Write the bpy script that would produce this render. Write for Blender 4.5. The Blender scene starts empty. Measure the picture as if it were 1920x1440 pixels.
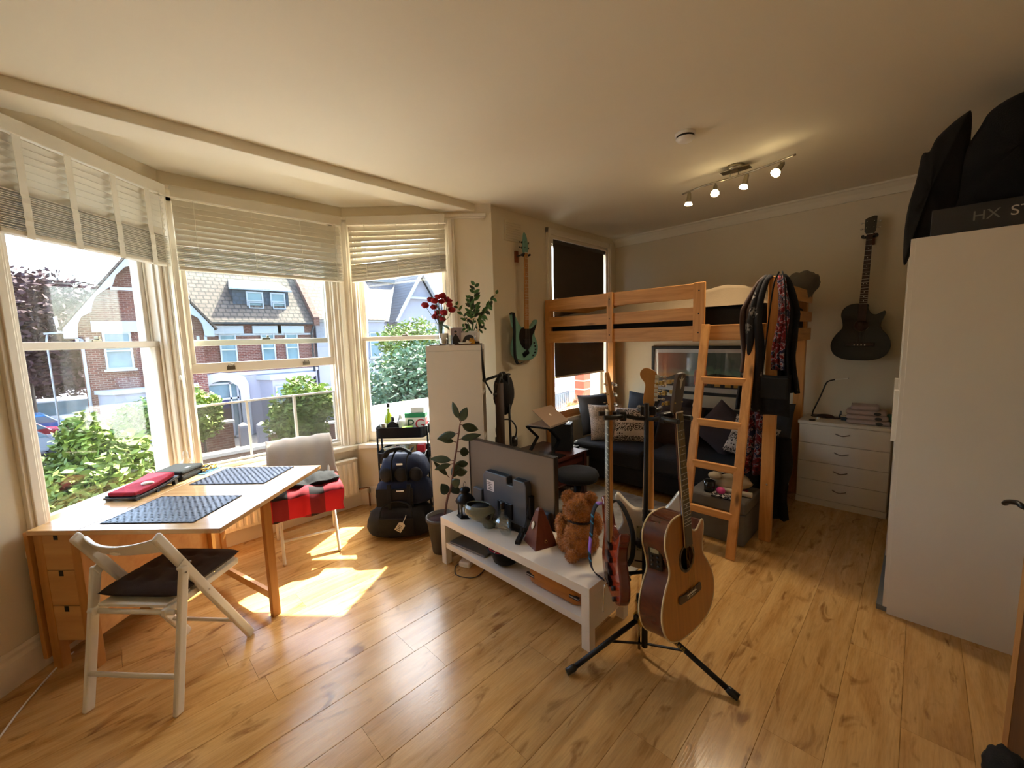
import bpy, math, random
from mathutils import Matrix, Vector, noise
PI = math.pi
SPOT_W = 9.5
SC = bpy.context.scene
# ---------------------------------------------------------------- camera
CAMD = bpy.data.cameras.new('camera')
CAM = bpy.data.objects.new('camera', CAMD)
SC.collection.objects.link(CAM)
def _cam():
    yaw, pit, rol = [math.radians(a) for a in (44.962, 6.434, -1.612)]
    f = Vector((math.cos(pit)*math.cos(yaw), math.cos(pit)*math.sin(yaw), -math.sin(pit)))
    r = Vector((math.sin(yaw), -math.cos(yaw), 0)); u = r.cross(f)
    r2 = r*math.cos(rol)+u*math.sin(rol); u2 = -r*math.sin(rol)+u*math.cos(rol)
    m = Matrix((r2, u2, -f)).transposed().to_4x4()
    m.translation = (0, 0, 1.6)
    CAM.matrix_world = m
_cam()
CAMD.sensor_width = 36; CAMD.lens = 768.7/1920*36; CAMD.clip_start = .02; CAMD.clip_end = 300
SC.camera = CAM
# ---------------------------------------------------------------- sky, sun, exposure
W = bpy.data.worlds.new('sky'); SC.world = W; W.use_nodes = True
_nt = W.node_tree
_sky = _nt.nodes.new('ShaderNodeTexSky'); _sky.sky_type = 'NISHITA'
_sky.sun_disc = False; _sky.sun_elevation = math.radians(53); _sky.sun_rotation = math.radians(57)
_sky.air_density = 1.0; _sky.dust_density = 3.0; _sky.ozone_density = 1.0
_bg = _nt.nodes['Background']; _nt.links.new(_sky.outputs[0], _bg.inputs[0]); _bg.inputs[1].default_value = 0.62
SUND = bpy.data.lights.new('sun', 'SUN'); SUN = bpy.data.objects.new('sun', SUND); SC.collection.objects.link(SUN)
SUND.energy = 13.0; SUND.color = (1, .93, .8); SUND.angle = math.radians(.6)
SUN.rotation_euler = Vector((-.505, -.325, -.8)).to_track_quat('-Z', 'Y').to_euler()
SUN.location = (20, 14, 30)
vs = SC.view_settings
vs.view_transform = 'Standard'; vs.look = 'None'; vs.gamma = 1; vs.exposure = 1.88; vs.use_curve_mapping = False
SC.cycles.max_bounces = 12; SC.cycles.diffuse_bounces = 8; SC.cycles.transparent_max_bounces = 24
SC.cycles.sample_clamp_indirect = 10; SC.cycles.use_denoising = True
# ---------------------------------------------------------------- materials
MATS = {}
def lin(h):
    h = h.lstrip('#'); c = [int(h[i:i+2], 16)/255 for i in (0, 2, 4)]
    return tuple((x/12.92 if x <= .04045 else ((x+.055)/1.055)**2.4) for x in c)
def _coords(nt, scale=(1, 1, 1), rnd=True):
    n = nt.nodes; tc = n.new('ShaderNodeTexCoord'); mp = n.new('ShaderNodeMapping')
    mp.inputs['Scale'].default_value = scale
    nt.links.new(tc.outputs['Object'], mp.inputs['Vector'])
    if rnd:
        oi = n.new('ShaderNodeObjectInfo'); ml = n.new('ShaderNodeMath'); ml.operation = 'MULTIPLY'; ml.inputs[1].default_value = 37
        cb = n.new('ShaderNodeCombineXYZ')
        nt.links.new(oi.outputs['Random'], ml.inputs[0])
        for i in range(3): nt.links.new(ml.outputs[0], cb.inputs[i])
        nt.links.new(cb.outputs[0], mp.inputs['Location'])
    return mp.outputs[0]
def ramp(nt, fac, stops):
    r = nt.nodes.new('ShaderNodeValToRGB'); e = r.color_ramp.elements
    while len(e) < len(stops): e.new(.5)
    for i, (p, c) in enumerate(stops):
        e[i].position = p; e[i].color = (*c[:3], 1)
    nt.links.new(fac, r.inputs[0]); return r.outputs[0]
def base(name):
    m = bpy.data.materials.new(name); m.use_nodes = True; MATS[name] = m
    return m, m.node_tree, m.node_tree.nodes['Principled BSDF']
def bump(nt, b, fac, strength, dist=.01):
    bp = nt.nodes.new('ShaderNodeBump'); bp.inputs['Strength'].default_value = strength; bp.inputs['Distance'].default_value = dist
    nt.links.new(fac, bp.inputs['Height']); nt.links.new(bp.outputs[0], b.inputs['Normal'])
def noise_tex(nt, vec, scale, detail=4, rough=.55, dist=0):
    t = nt.nodes.new('ShaderNodeTexNoise'); t.inputs['Scale'].default_value = scale; t.inputs['Detail'].default_value = detail
    t.inputs['Roughness'].default_value = rough; t.inputs['Distortion'].default_value = dist
    nt.links.new(vec, t.inputs['Vector']); return t.outputs['Fac']
def mat(name, col, rough=.5, metal=0, var=0, scale=6, bmp=0, bscale=60, spec=.5, coat=0, sheen=0, alpha=1, emit=0, col2=None, stretch=(1, 1, 1)):
    if name in MATS: return MATS[name]
    m, nt, b = base(name); c = lin(col) if isinstance(col, str) else col
    b.inputs['Roughness'].default_value = rough; b.inputs['Metallic'].default_value = metal
    b.inputs['Specular IOR Level'].default_value = spec
    if coat: b.inputs['Coat Weight'].default_value = coat; b.inputs['Coat Roughness'].default_value = .05
    if sheen: b.inputs['Sheen Weight'].default_value = sheen; b.inputs['Sheen Roughness'].default_value = .6
    c2 = (lin(col2) if isinstance(col2, str) else col2) if col2 else tuple(x*(1-var) for x in c)
    vec = _coords(nt, stretch)
    f = noise_tex(nt, vec, scale)
    nt.links.new(ramp(nt, f, [(.35, c2), (.65, c)]), b.inputs['Base Color'])
    if bmp: bump(nt, b, noise_tex(nt, vec, bscale, 3), bmp)
    if emit:
        b.inputs['Emission Color'].default_value = (*c, 1); b.inputs['Emission Strength'].default_value = emit
    if alpha < 1: b.inputs['Alpha'].default_value = alpha
    return m
def wood(name, light, dark, scale=3.0, stretch=(1, 12, 12), rough=.4, knots=0, coat=0):
    m, nt, b = base(name); l, d = lin(light), lin(dark)
    vec = _coords(nt, stretch); f = noise_tex(nt, vec, scale, 6, .6, .6)
    mid = tuple((a+c)/2 for a, c in zip(l, d))
    out = ramp(nt, f, [(.28, d), (.45, mid), (.62, l)])
    if knots:
        v2 = _coords(nt, tuple(math.sqrt(s) if s > 1 else s*1.0 for s in stretch))
        vo = nt.nodes.new('ShaderNodeTexVoronoi'); vo.inputs['Scale'].default_value = knots; nt.links.new(v2, vo.inputs['Vector'])
        k = ramp(nt, vo.outputs['Distance'], [(.05, (0, 0, 0)), (.13, (1, 1, 1))])
        mx = nt.nodes.new('ShaderNodeMix'); mx.data_type = 'RGBA'
        nt.links.new(k, mx.inputs['Factor']); mx.inputs['A'].default_value = (*[x*.35 for x in d], 1); nt.links.new(out, mx.inputs['B'])
        out = mx.outputs['Result']
    nt.links.new(out, b.inputs['Base Color']); b.inputs['Roughness'].default_value = rough
    if coat: b.inputs['Coat Weight'].default_value = coat; b.inputs['Coat Roughness'].default_value = .06
    return m
def glass(name, tint=(.9, .93, .92), haze=.006, refl=.045):
    m = bpy.data.materials.new(name); m.use_nodes = True; MATS[name] = m; nt = m.node_tree; n = nt.nodes
    n.remove(n['Principled BSDF'])
    tr = n.new('ShaderNodeBsdfTransparent'); tr.inputs[0].default_value = (*tint, 1)
    gl = n.new('ShaderNodeBsdfGlossy'); gl.inputs['Roughness'].default_value = .02
    df = n.new('ShaderNodeBsdfDiffuse'); df.inputs[0].default_value = (.8, .85, .9, 1)
    vec = _coords(nt, (1, 1, .7)); f = noise_tex(nt, vec, 3.0, 5, .6)
    hz = ramp(nt, f, [(.35, (haze*.4,)*3), (.7, (haze*2,)*3)])
    m1 = n.new('ShaderNodeMixShader'); m1.inputs[0].default_value = refl; nt.links.new(tr.outputs[0], m1.inputs[1]); nt.links.new(gl.outputs[0], m1.inputs[2])
    m2 = n.new('ShaderNodeMixShader'); nt.links.new(hz, m2.inputs[0]); nt.links.new(m1.outputs[0], m2.inputs[1]); nt.links.new(df.outputs[0], m2.inputs[2])
    nt.links.new(m2.outputs[0], n['Material Output'].inputs[0]); return m
def tex_mat(name, build, rough=.6, **kw):
    """build(nt, vec) -> colour socket"""
    m, nt, b = base(name); b.inputs['Roughness'].default_value = rough
    nt.links.new(build(nt, _coords(nt, kw.get('scale', (1, 1, 1)), kw.get('rnd', False))), b.inputs['Base Color']); return m
def vmath(nt, op, a, bb=None):
    n = nt.nodes.new('ShaderNodeMath'); n.operation = op
    for i, x in enumerate((a, bb)):
        if x is None: continue
        if hasattr(x, 'is_linked'): nt.links.new(x, n.inputs[i])
        else: n.inputs[i].default_value = x
    return n.outputs[0]
def sepxyz(nt, vec):
    s = nt.nodes.new('ShaderNodeSeparateXYZ'); nt.links.new(vec, s.inputs[0]); return s.outputs
def mixc(nt, fac, a, b):
    mx = nt.nodes.new('ShaderNodeMix'); mx.data_type = 'RGBA'
    if hasattr(fac, 'is_linked'): nt.links.new(fac, mx.inputs['Factor'])
    else: mx.inputs['Factor'].default_value = fac
    for k, v in (('A', a), ('B', b)):
        if hasattr(v, 'is_linked'): nt.links.new(v, mx.inputs[k])
        else: mx.inputs[k].default_value = (*v[:3], 1)
    return mx.outputs['Result']
# ---------------------------------------------------------------- mesh builder
COL = SC.collection
def rotz(a): return Matrix.Rotation(a, 4, 'Z')
def TR(loc=(0, 0, 0), rz=0, rx=0, ry=0): return Matrix.Translation(loc) @ Matrix.Rotation(rz, 4, 'Z') @ Matrix.Rotation(rx, 4, 'X') @ Matrix.Rotation(ry, 4, 'Y')
class MB:
    def __init__(s, T=None): s.v = []; s.f = []; s.s = []; s.T = T or Matrix()
    def add(s, vs_, fs, smooth=False):
        o = len(s.v); s.v += [tuple(s.T @ Vector(p)) for p in vs_]
        s.f += [tuple(i+o for i in f) for f in fs]; s.s += [smooth]*len(fs); return s
    def box(s, c, d, rz=0, rx=0, ry=0):
        h = [x/2 for x in d]; m = TR(c, rz, rx, ry)
        vs_ = [m @ Vector((sx*h[0], sy*h[1], sz*h[2])) for sz in (-1, 1) for sy in (-1, 1) for sx in (-1, 1)]
        return s.add(vs_, [(0, 2, 3, 1), (4, 5, 7, 6), (0, 1, 5, 4), (2, 6, 7, 3), (0, 4, 6, 2), (1, 3, 7, 5)])
    def bb(s, x0, x1, y0, y1, z0, z1): return s.box(((x0+x1)/2, (y0+y1)/2, (z0+z1)/2), (abs(x1-x0), abs(y1-y0), abs(z1-z0)))
    def bar(s, p0, p1, w, h, up=(0, 0, 1)):
        p0, p1 = Vector(p0), Vector(p1); d = p1-p0; L = d.length; d.normalize(); u = Vector(up)
        if abs(d.dot(u)) > .98: u = Vector((1, 0, 0))
        a = d.cross(u).normalized(); b = a.cross(d)
        vs_ = [p+a*sa*w/2+b*sb*h/2 for p in (p0, p1) for sb in (-1, 1) for sa in (-1, 1)]
        return s.add(vs_, [(0, 1, 3, 2), (4, 6, 7, 5), (0, 4, 5, 1), (2, 3, 7, 6), (0, 2, 6, 4), (1, 5, 7, 3)])
    def tube(s, pts, r, n=8, closed=False, cap=True, flat=1.0):
        pts = [Vector(p) for p in pts]; N = len(pts); rs = r if isinstance(r, (list, tuple)) else [r]*N
        vs_ = []; fs = []; prev = None
        for i, p in enumerate(pts):
            a = pts[(i-1) % N] if (closed or i) else p; b = pts[(i+1) % N] if (closed or i < N-1) else p
            d = (b-a)
            d = d.normalized() if d.length > 1e-9 else Vector((0, 0, 1))
            if prev is None:
                u = Vector((0, 0, 1)) if abs(d.z) < .9 else Vector((1, 0, 0))
                u = (u-d*u.dot(d)).normalized()
            else:
                u = prev-d*prev.dot(d); u = u.normalized() if u.length > 1e-6 else prev
            prev = u; w = d.cross(u)
            vs_ += [p+(u*math.cos(2*PI*k/n)*flat+w*math.sin(2*PI*k/n))*rs[i] for k in range(n)]
        for i in range(N if closed else N-1):
            j = (i+1) % N
            for k in range(n): fs.append((i*n+k, i*n+(k+1) % n, j*n+(k+1) % n, j*n+k))
        s.add(vs_, fs, True)
        if cap and not closed:
            o = len(s.v)-N*n
            s.f += [tuple(o+k for k in range(n))[::-1], tuple(o+(N-1)*n+k for k in range(n))]; s.s += [False, False]
        return s
    def lathe(s, prof, c=(0, 0, 0), n=24, smooth=True, a0=0, cap=True):
        c = Vector(c); vs_ = []; fs = []; N = len(prof)
        for r, z in prof: vs_ += [c+Vector((r*math.cos(a0+2*PI*k/n), r*math.sin(a0+2*PI*k/n), z)) for k in range(n)]
        for i in range(N-1):
            for k in range(n): fs.append((i*n+k, i*n+(k+1) % n, (i+1)*n+(k+1) % n, (i+1)*n+k))
        s.add(vs_, fs, smooth)
        if cap:
            o = len(s.v)-N*n
            if prof[0][0] > 1e-4: s.f.append(tuple(o+k for k in range(n))[::-1]); s.s.append(False)
            if prof[-1][0] > 1e-4: s.f.append(tuple(o+(N-1)*n+k for k in range(n))); s.s.append(False)
        return s
    def prism(s, out, h0, h1, plane='xy', smooth=False):
        """outline extruded; plane 'xy'->z, 'xz'->y, 'yz'->x"""
        n = len(out); mp = {'xy': lambda a, b, h: (a, b, h), 'xz': lambda a, b, h: (a, h, b), 'yz': lambda a, b, h: (h, a, b)}[plane]
        vs_ = [mp(a, b, h0) for a, b in out]+[mp(a, b, h1) for a, b in out]
        s.add(vs_, [tuple(range(n))[::-1], tuple(range(n, 2*n))])
        o = len(s.v)-2*n
        for i in range(n): s.f.append((o+i, o+(i+1) % n, o+n+(i+1) % n, o+n+i)); s.s.append(smooth)
        return s
    def frame(s, x0, x1, z0, z1, w, y0, y1):
        """rectangular picture-frame in xz"""
        s.bb(x0, x1, y0, y1, z0, z0+w); s.bb(x0, x1, y0, y1, z1-w, z1)
        s.bb(x0, x0+w, y0, y1, z0+w, z1-w); s.bb(x1-w, x1, y0, y1, z0+w, z1-w); return s
    def grid(s, fn, nu, nv, smooth=True, closeu=False):
        vs_ = [fn(i/nu if not closeu else i/nu, j/nv) for j in range(nv+1) for i in range(nu+(0 if closeu else 1))]
        W_ = nu+(0 if closeu else 1); fs = []
        for j in range(nv):
            for i in range(nu): fs.append((j*W_+i, j*W_+(i+1) % W_, (j+1)*W_+(i+1) % W_, (j+1)*W_+i))
        return s.add(vs_, fs, smooth)
    def ell(s, c, r, nu=16, nv=10, fn=None):
        c = Vector(c); r = (r,)*3 if isinstance(r, (int, float)) else r
        def g(u, v):
            a = 2*PI*u; t = PI*(v-.5); d = Vector((math.cos(t)*math.cos(a), math.cos(t)*math.sin(a), math.sin(t)))
            k = fn(d) if fn else 1
            return c+Vector((d.x*r[0], d.y*r[1], d.z*r[2]))*k
        return s.grid(g, nu, nv, True, True)
    def pillow(s, w, h, t, T, nu=14, seed=0, wr=.004):
        old = s.T; s.T = old @ T
        for sg in (1, -1):
            def g(u, v):
                a, b = u*2-1, v*2-1
                k = ((1-a**4)*(1-b**4))**.55 if abs(a) < 1 and abs(b) < 1 else 0
                pin = 1-.07*(a*a)*(1-.0)*(b*b < .7)*0
                px = a*w/2*(1-.06*(1-b*b)*abs(a)); pz = b*h/2*(1-.06*(1-a*a)*abs(b))
                n_ = noise.noise(Vector((a*2+seed, b*2, sg)))*wr*2
                return (px, sg*(t/2*k+n_*k), pz)
            s.grid(g, nu, nu) if sg < 0 else s.grid(lambda u, v: g(1-u, v), nu, nu)
        s.T = old; return s
    def build(s, name, m, parent=None, smooth=None, bevel=0, seg=2, sub=0, kind=None, label=None):
        me = bpy.data.meshes.new(name); me.from_pydata(s.v, [], s.f); me.update()
        me.polygons.foreach_set('use_smooth', [(x if smooth is None else smooth) for x in s.s])
        me.materials.append(MATS[m] if isinstance(m, str) else m)
        o = bpy.data.objects.new(name, me); COL.objects.link(o)
        if parent: o.parent = parent
        if bevel:
            b = o.modifiers.new('bevel', 'BEVEL'); b.width = bevel; b.segments = seg; b.limit_method = 'ANGLE'
        if sub:
            b = o.modifiers.new('sub', 'SUBSURF'); b.levels = sub; b.render_levels = sub
        if kind: o['kind'] = kind
        if label: o['label'] = label
        return o
def tag(o, label, cat, group=None, kind=None):
    o['label'] = label; o['category'] = cat
    if group: o['group'] = group
    if kind: o['kind'] = kind
    return o
def thing(name, label, cat, loc=(0, 0, 0), rz=0, group=None, rot=None):
    o = bpy.data.objects.new(name, None); COL.objects.link(o); o.location = loc
    o.rotation_euler = rot if rot else (0, 0, rz); o.empty_display_size = .1
    return tag(o, label, cat, group)
def struct(o, label=None, cat=None):
    o['kind'] = 'structure'
    if label: o['label'] = label
    if cat: o['category'] = cat
    return o
def sempty(name, loc=(0, 0, 0), rz=0, label=None, cat=None):
    o = bpy.data.objects.new(name, None); COL.objects.link(o); o.location = loc; o.rotation_euler = (0, 0, rz); o.empty_display_size = .1
    return struct(o, label, cat)
def copy_tree(o, parent=None):
    c = o.copy(); COL.objects.link(c); c.parent = parent
    for ch in [x for x in o.children]: copy_tree(ch, c)
    return c
def smoothpath(pts, k=6, closed=False):
    P = [Vector(p) for p in pts]; N = len(P); out = []
    rng = range(N if closed else N-1)
    for i in rng:
        p0 = P[(i-1) % N] if (closed or i > 0) else P[i]; p1 = P[i]; p2 = P[(i+1) % N]; p3 = P[(i+2) % N] if (closed or i < N-2) else p2
        for j in range(k):
            t = j/k
            out.append(.5*((2*p1)+(p2-p0)*t+(2*p0-5*p1+4*p2-p3)*t*t+(3*p1-p0-3*p2+p3)*t**3))
    if not closed: out.append(P[-1])
    return out
def sp2(pts, k=6, closed=True): return [(p.x, p.y) for p in smoothpath([(a, b, 0) for a, b in pts], k, closed)]
def text(name, s, size, m, parent, T, depth=.0006, align='CENTER'):
    c = bpy.data.curves.new(name, 'FONT'); c.body = s; c.size = size; c.extrude = depth; c.align_x = align; c.align_y = 'CENTER'
    to = bpy.data.objects.new(name, c); COL.objects.link(to)
    dg = bpy.context.evaluated_depsgraph_get(); me = bpy.data.meshes.new_from_object(to.evaluated_get(dg))
    COL.objects.unlink(to); bpy.data.objects.remove(to)
    me.transform(T); me.materials.clear(); me.materials.append(MATS[m])
    o = bpy.data.objects.new(name, me); COL.objects.link(o); o.parent = parent; return o
# ---------------------------------------------------------------- material library
mat('wall_paint', '#dccfb4', .85, var=.03, scale=2, bmp=.04, bscale=120)
mat('ceiling_paint', '#e7dec8', .9, var=.03, scale=1.2)
mat('white_gloss', '#e2d8c4', .35, var=.03, scale=4)
mat('sash_white', '#e6dccb', .4, var=.04, scale=5)
mat('blind_white', '#d6cdb8', .55, var=.04, scale=5)
mat('tape_white', '#e0dac9', .8, var=.04)
mat('black_matte', '#141414', .6, var=.2, scale=10)
mat('black_plastic', '#101011', .35, var=.1)
mat('black_fabric', '#0e0e10', .95, var=.3, scale=20, bmp=.3, bscale=200)
mat('dark_metal', '#17181a', .4, metal=.6, var=.1)
mat('chrome', '#c8c8c8', .15, metal=1)
mat('brushed_steel', '#9a917e', .35, metal=1, var=.1, stretch=(1, 20, 20))
mat('brass', '#b89a5a', .3, metal=1)
mat('white_lacquer', '#dfd7c9', .4, var=.02)
mat('white_chair', '#ded8cb', .45, var=.05, scale=8)
mat('clear_white', '#ece8e0', .4)
mat('dark_grey', '#2b2c2e', .6, var=.1)
mat('mid_grey', '#6d6f70', .5, var=.08)
glass('pane_glass')
glass('clear_glass', (.93, .96, .95), .01, .12)
glass('frame_glass', (.95, .95, .95), .004, .03)
glass('screen_mesh', (.62, .62, .6), .05, .0)
wood('pine', '#d89a54', '#b87a38', 2.0, (1, 14, 14), .45, knots=1.7)
wood('pine_z', '#d89a54', '#b87a38', 2.0, (14, 14, 1), .45, knots=1.7)
wood('birch', '#cc9a5c', '#b98245', 1.6, (1, 9, 9), .4)
wood('birch_z', '#c08542', '#a86e30', 1.6, (9, 9, 1), .4)
wood('birch_top', '#d3aa74', '#b98b55', 1.6, (1, 9, 9), .22, coat=.35)
wood('pine_y', '#d89a54', '#b87a38', 2.0, (14, 1, 14), .45, knots=1.7)
# ================================================================ STRUCTURE
XB, YW, ZC = 4.92, 2.92, 2.83          # back wall, window wall, ceiling
XR, YR = -1.5, -.62                    # wall behind the camera, wardrobe wall
BP = [(-.52, 2.92), (.41, 3.85), (1.70, 3.85), (2.63, 2.92)]   # bay plan
def floor_mat():
    m, nt, b = base('floor_planks'); n = nt.nodes
    vec = _coords(nt, (1.1, 7, 7)); f = noise_tex(nt, vec, 1.7, 6, .62, .7)
    vec2 = _coords(nt, (2.2, 5, 5)); f2 = noise_tex(nt, vec2, 2.1, 3, .5, 1.6)
    vec3 = _coords(nt, (5, 55, 10)); f3 = noise_tex(nt, vec3, 3, 3, .6)
    c = ramp(nt, f, [(.25, lin('#a97a43')), (.43, lin('#c3965a')), (.62, lin('#d2a86c'))])
    k = ramp(nt, f2, [(.58, (0, 0, 0)), (.74, (.85, .85, .85))])
    c = mixc(nt, k, c, lin('#84582c'))
    g = ramp(nt, f3, [(.3, (.82, .82, .82)), (.6, (1, 1, 1))])
    mu = n.new('ShaderNodeMix'); mu.data_type = 'RGBA'; mu.blend_type = 'MULTIPLY'; mu.inputs['Factor'].default_value = 1
    nt.links.new(c, mu.inputs['A']); nt.links.new(g, mu.inputs['B'])
    oi = n.new('ShaderNodeObjectInfo'); tone = ramp(nt, oi.outputs['Random'], [(0, (.86, .84, .82)), (1, (1.0, 1.0, 1.0))])
    mu2 = n.new('ShaderNodeMix'); mu2.data_type = 'RGBA'; mu2.blend_type = 'MULTIPLY'; mu2.inputs['Factor'].default_value = 1
    nt.links.new(mu.outputs['Result'], mu2.inputs['A']); nt.links.new(tone, mu2.inputs['B'])
    nt.links.new(mu2.outputs['Result'], b.inputs['Base Color'])
    b.inputs['Roughness'].default_value = .21; b.inputs['Specular IOR Level'].default_value = .55
    bump(nt, b, f3, .12, .004)
floor_mat()
mat('subfloor', '#4a3320', .9)
fl = MB().bb(XR-.3, XB+.3, YR-.3, 2.9, -.14, -.0125)
fl.prism([(-.6, 2.9), (.36, 3.97), (1.75, 3.97), (2.7, 2.9)], -.14, -.0125)
floor = struct(fl.build('floor', 'subfloor'))
PLK = MB()   # unit-length plank, chamfered top edges
def _plank():
    w = .1992/2; c = .0012; L = .5-.0004
    vs_ = []
    for x in (-L, L): vs_ += [(x, -w, -.012), (x, w, -.012), (x, w, -c), (x, w-c, 0), (x, -w+c, 0), (x, -w, -c)]
    PLK.add(vs_, [(0, 1, 2, 3, 4, 5), (11, 10, 9, 8, 7, 6)]+[((i+1) % 6, i, 6+i, 6+(i+1) % 6) for i in range(6)])
_plank()
p0 = PLK.build('floor_plank', 'floor_planks', floor); plk_me = p0.data
random.seed(4); first = True; row = 0; y = -.533
while y < 3.93:
    x0, x1 = XR-.05, XB+.02
    if y-.1 > 2.9:
        e = y-.1-2.9; x0, x1 = -.56+e, 2.67-e
        if y-.1 > 3.87: break
    off = {13: .415, 14: 0.39, 12: 1.0}.get(row, (row*.437) % 1.25)
    xs = off-1.25*4
    while xs < x1:
        a, b_ = max(xs, x0), min(xs+1.25, x1)
        if b_-a > .06:
            o = p0 if first else p0.copy()
            if not first: COL.objects.link(o)
            first = False
            o.location = ((a+b_)/2, y, 0); o.scale = (b_-a, 1, 1)
        xs += 1.25
    y += .2; row += 1
# ceiling, beam, cove
ceil = struct(MB().bb(XR-.2, XB+.2, YR-.2, YW, ZC, ZC+.15).prism([(-.6, YW), (.30, 4.1), (1.81, 4.1), (2.75, YW)], ZC, ZC+.15).build('ceiling', 'ceiling_paint'))
struct(MB().bb(-.57, 2.66, 2.985, 3.205, 2.765, ZC+.005).build('trim_1', 'ceiling_paint', bevel=.006))
cv = MB()
pr = [(0, 0), (-.02, 0), (-.03, .02), (-.045, .05), (-.075, .08), (-.09, .085), (-.09, .1), (0, .1)]
cv.prism([(XB+.001+a, ZC-.1+b) for a, b in pr], YR, YW, 'xz')
struct(cv.build('trim_2', 'ceiling_paint'))
# plain walls
def wallbox(name, *a): return struct(MB().bb(*a).build(name, 'wall_paint'))
wallbox('wall_back', XB, XB+.2, YR-.2, YW+.2, -.13, ZC+.13)
wallbox('wall_right', XR-.2, XB, YR-.2, YR, -.13, ZC+.13)
wallbox('wall_rear', XR-.2, XR, YR, YW+.2, -.13, ZC+.13)
wallbox('wall_front_left', XR, -.52, YW, YW+.26, -.13, ZC+.13)
# window wall to the right of the bay, with the small window opening
SWX0, SWX1, SWZ0, SWZ1 = 3.56, 4.72, .66, 2.70
w = MB(); w.bb(2.63, SWX0, YW, YW+.26, -.13, ZC+.13); w.bb(SWX1, XB, YW, YW+.26, -.13, ZC+.13)
w.bb(SWX0, SWX1, YW, YW+.26, -.13, SWZ0); w.bb(SWX0, SWX1, YW, YW+.26, SWZ1, ZC+.13)
struct(w.build('wall_front_right', 'wall_paint'))
# canted and centre bay walls with openings; local frame: x along wall, y outwards
OPEN = [('left', BP[0], BP[1], .335, 1.265), ('centre', BP[1], BP[2], .03, 1.19), ('right', BP[2], BP[3], .05, .955)]
WZ0, WZ1 = .62, 2.66
WT = .2
bayframes = []
for nm, a, b_, s0, s1 in OPEN:
    A, B_ = Vector((*a, 0)), Vector((*b_, 0)); d = B_-A; L = d.length; ang = math.atan2(d.y, d.x)
    T = TR(A, ang)
    # local +x along wall, local +y is left of travel = outwards
    m = MB(T); m.bb(-.06, s0, 0, WT, -.13, ZC+.13); m.bb(s1, L+.06, 0, WT, -.13, ZC+.13)
    m.bb(s0, s1, 0, WT, -.13, WZ0); m.bb(s0, s1, 0, WT, WZ1, ZC+.13)
    struct(m.build('wall_bay_'+nm, 'wall_paint'))
    bayframes.append((A, ang, L, s0, s1))
    # picture rail and skirting
    r = MB(T); r.bb(-.01, L+.01, -.022, .001, 2.715, 2.742); r.bb(-.005, L+.005, -.012, .001, 2.70, 2.715)
    struct(r.build('trim_%d' % (3+len(bayframes)), 'white_gloss', bevel=.004))
    k = MB(T); sk = [(0, 0), (-.018, 0), (-.018, .13), (-.012, .15), (-.012, .165), (-.005, .18), (0, .18)]
    k.prism([(p, q) for p, q in sk], -.012, L+.012, 'yz')
    struct(k.build('baseboard_bay_'+nm, 'white_gloss'))
def skirt(name, x0, x1, y0, y1):
    m = MB(); m.bb(x0, x1, y0, y1, 0, .15); 
    cx, cy = (x0+x1)/2, (y0+y1)/2; m.box((cx, cy, .165), (abs(x1-x0)*.96 if abs(x1-x0) < .1 else abs(x1-x0), abs(y1-y0)*.6 if abs(y1-y0) < .1 else abs(y1-y0), .03))
    struct(m.build(name, 'white_gloss', bevel=.003))
skirt('baseboard_front', 2.64, XB, YW-.02, YW)
skirt('baseboard_back', XB-.02, XB, .8, YW-.02)
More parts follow.
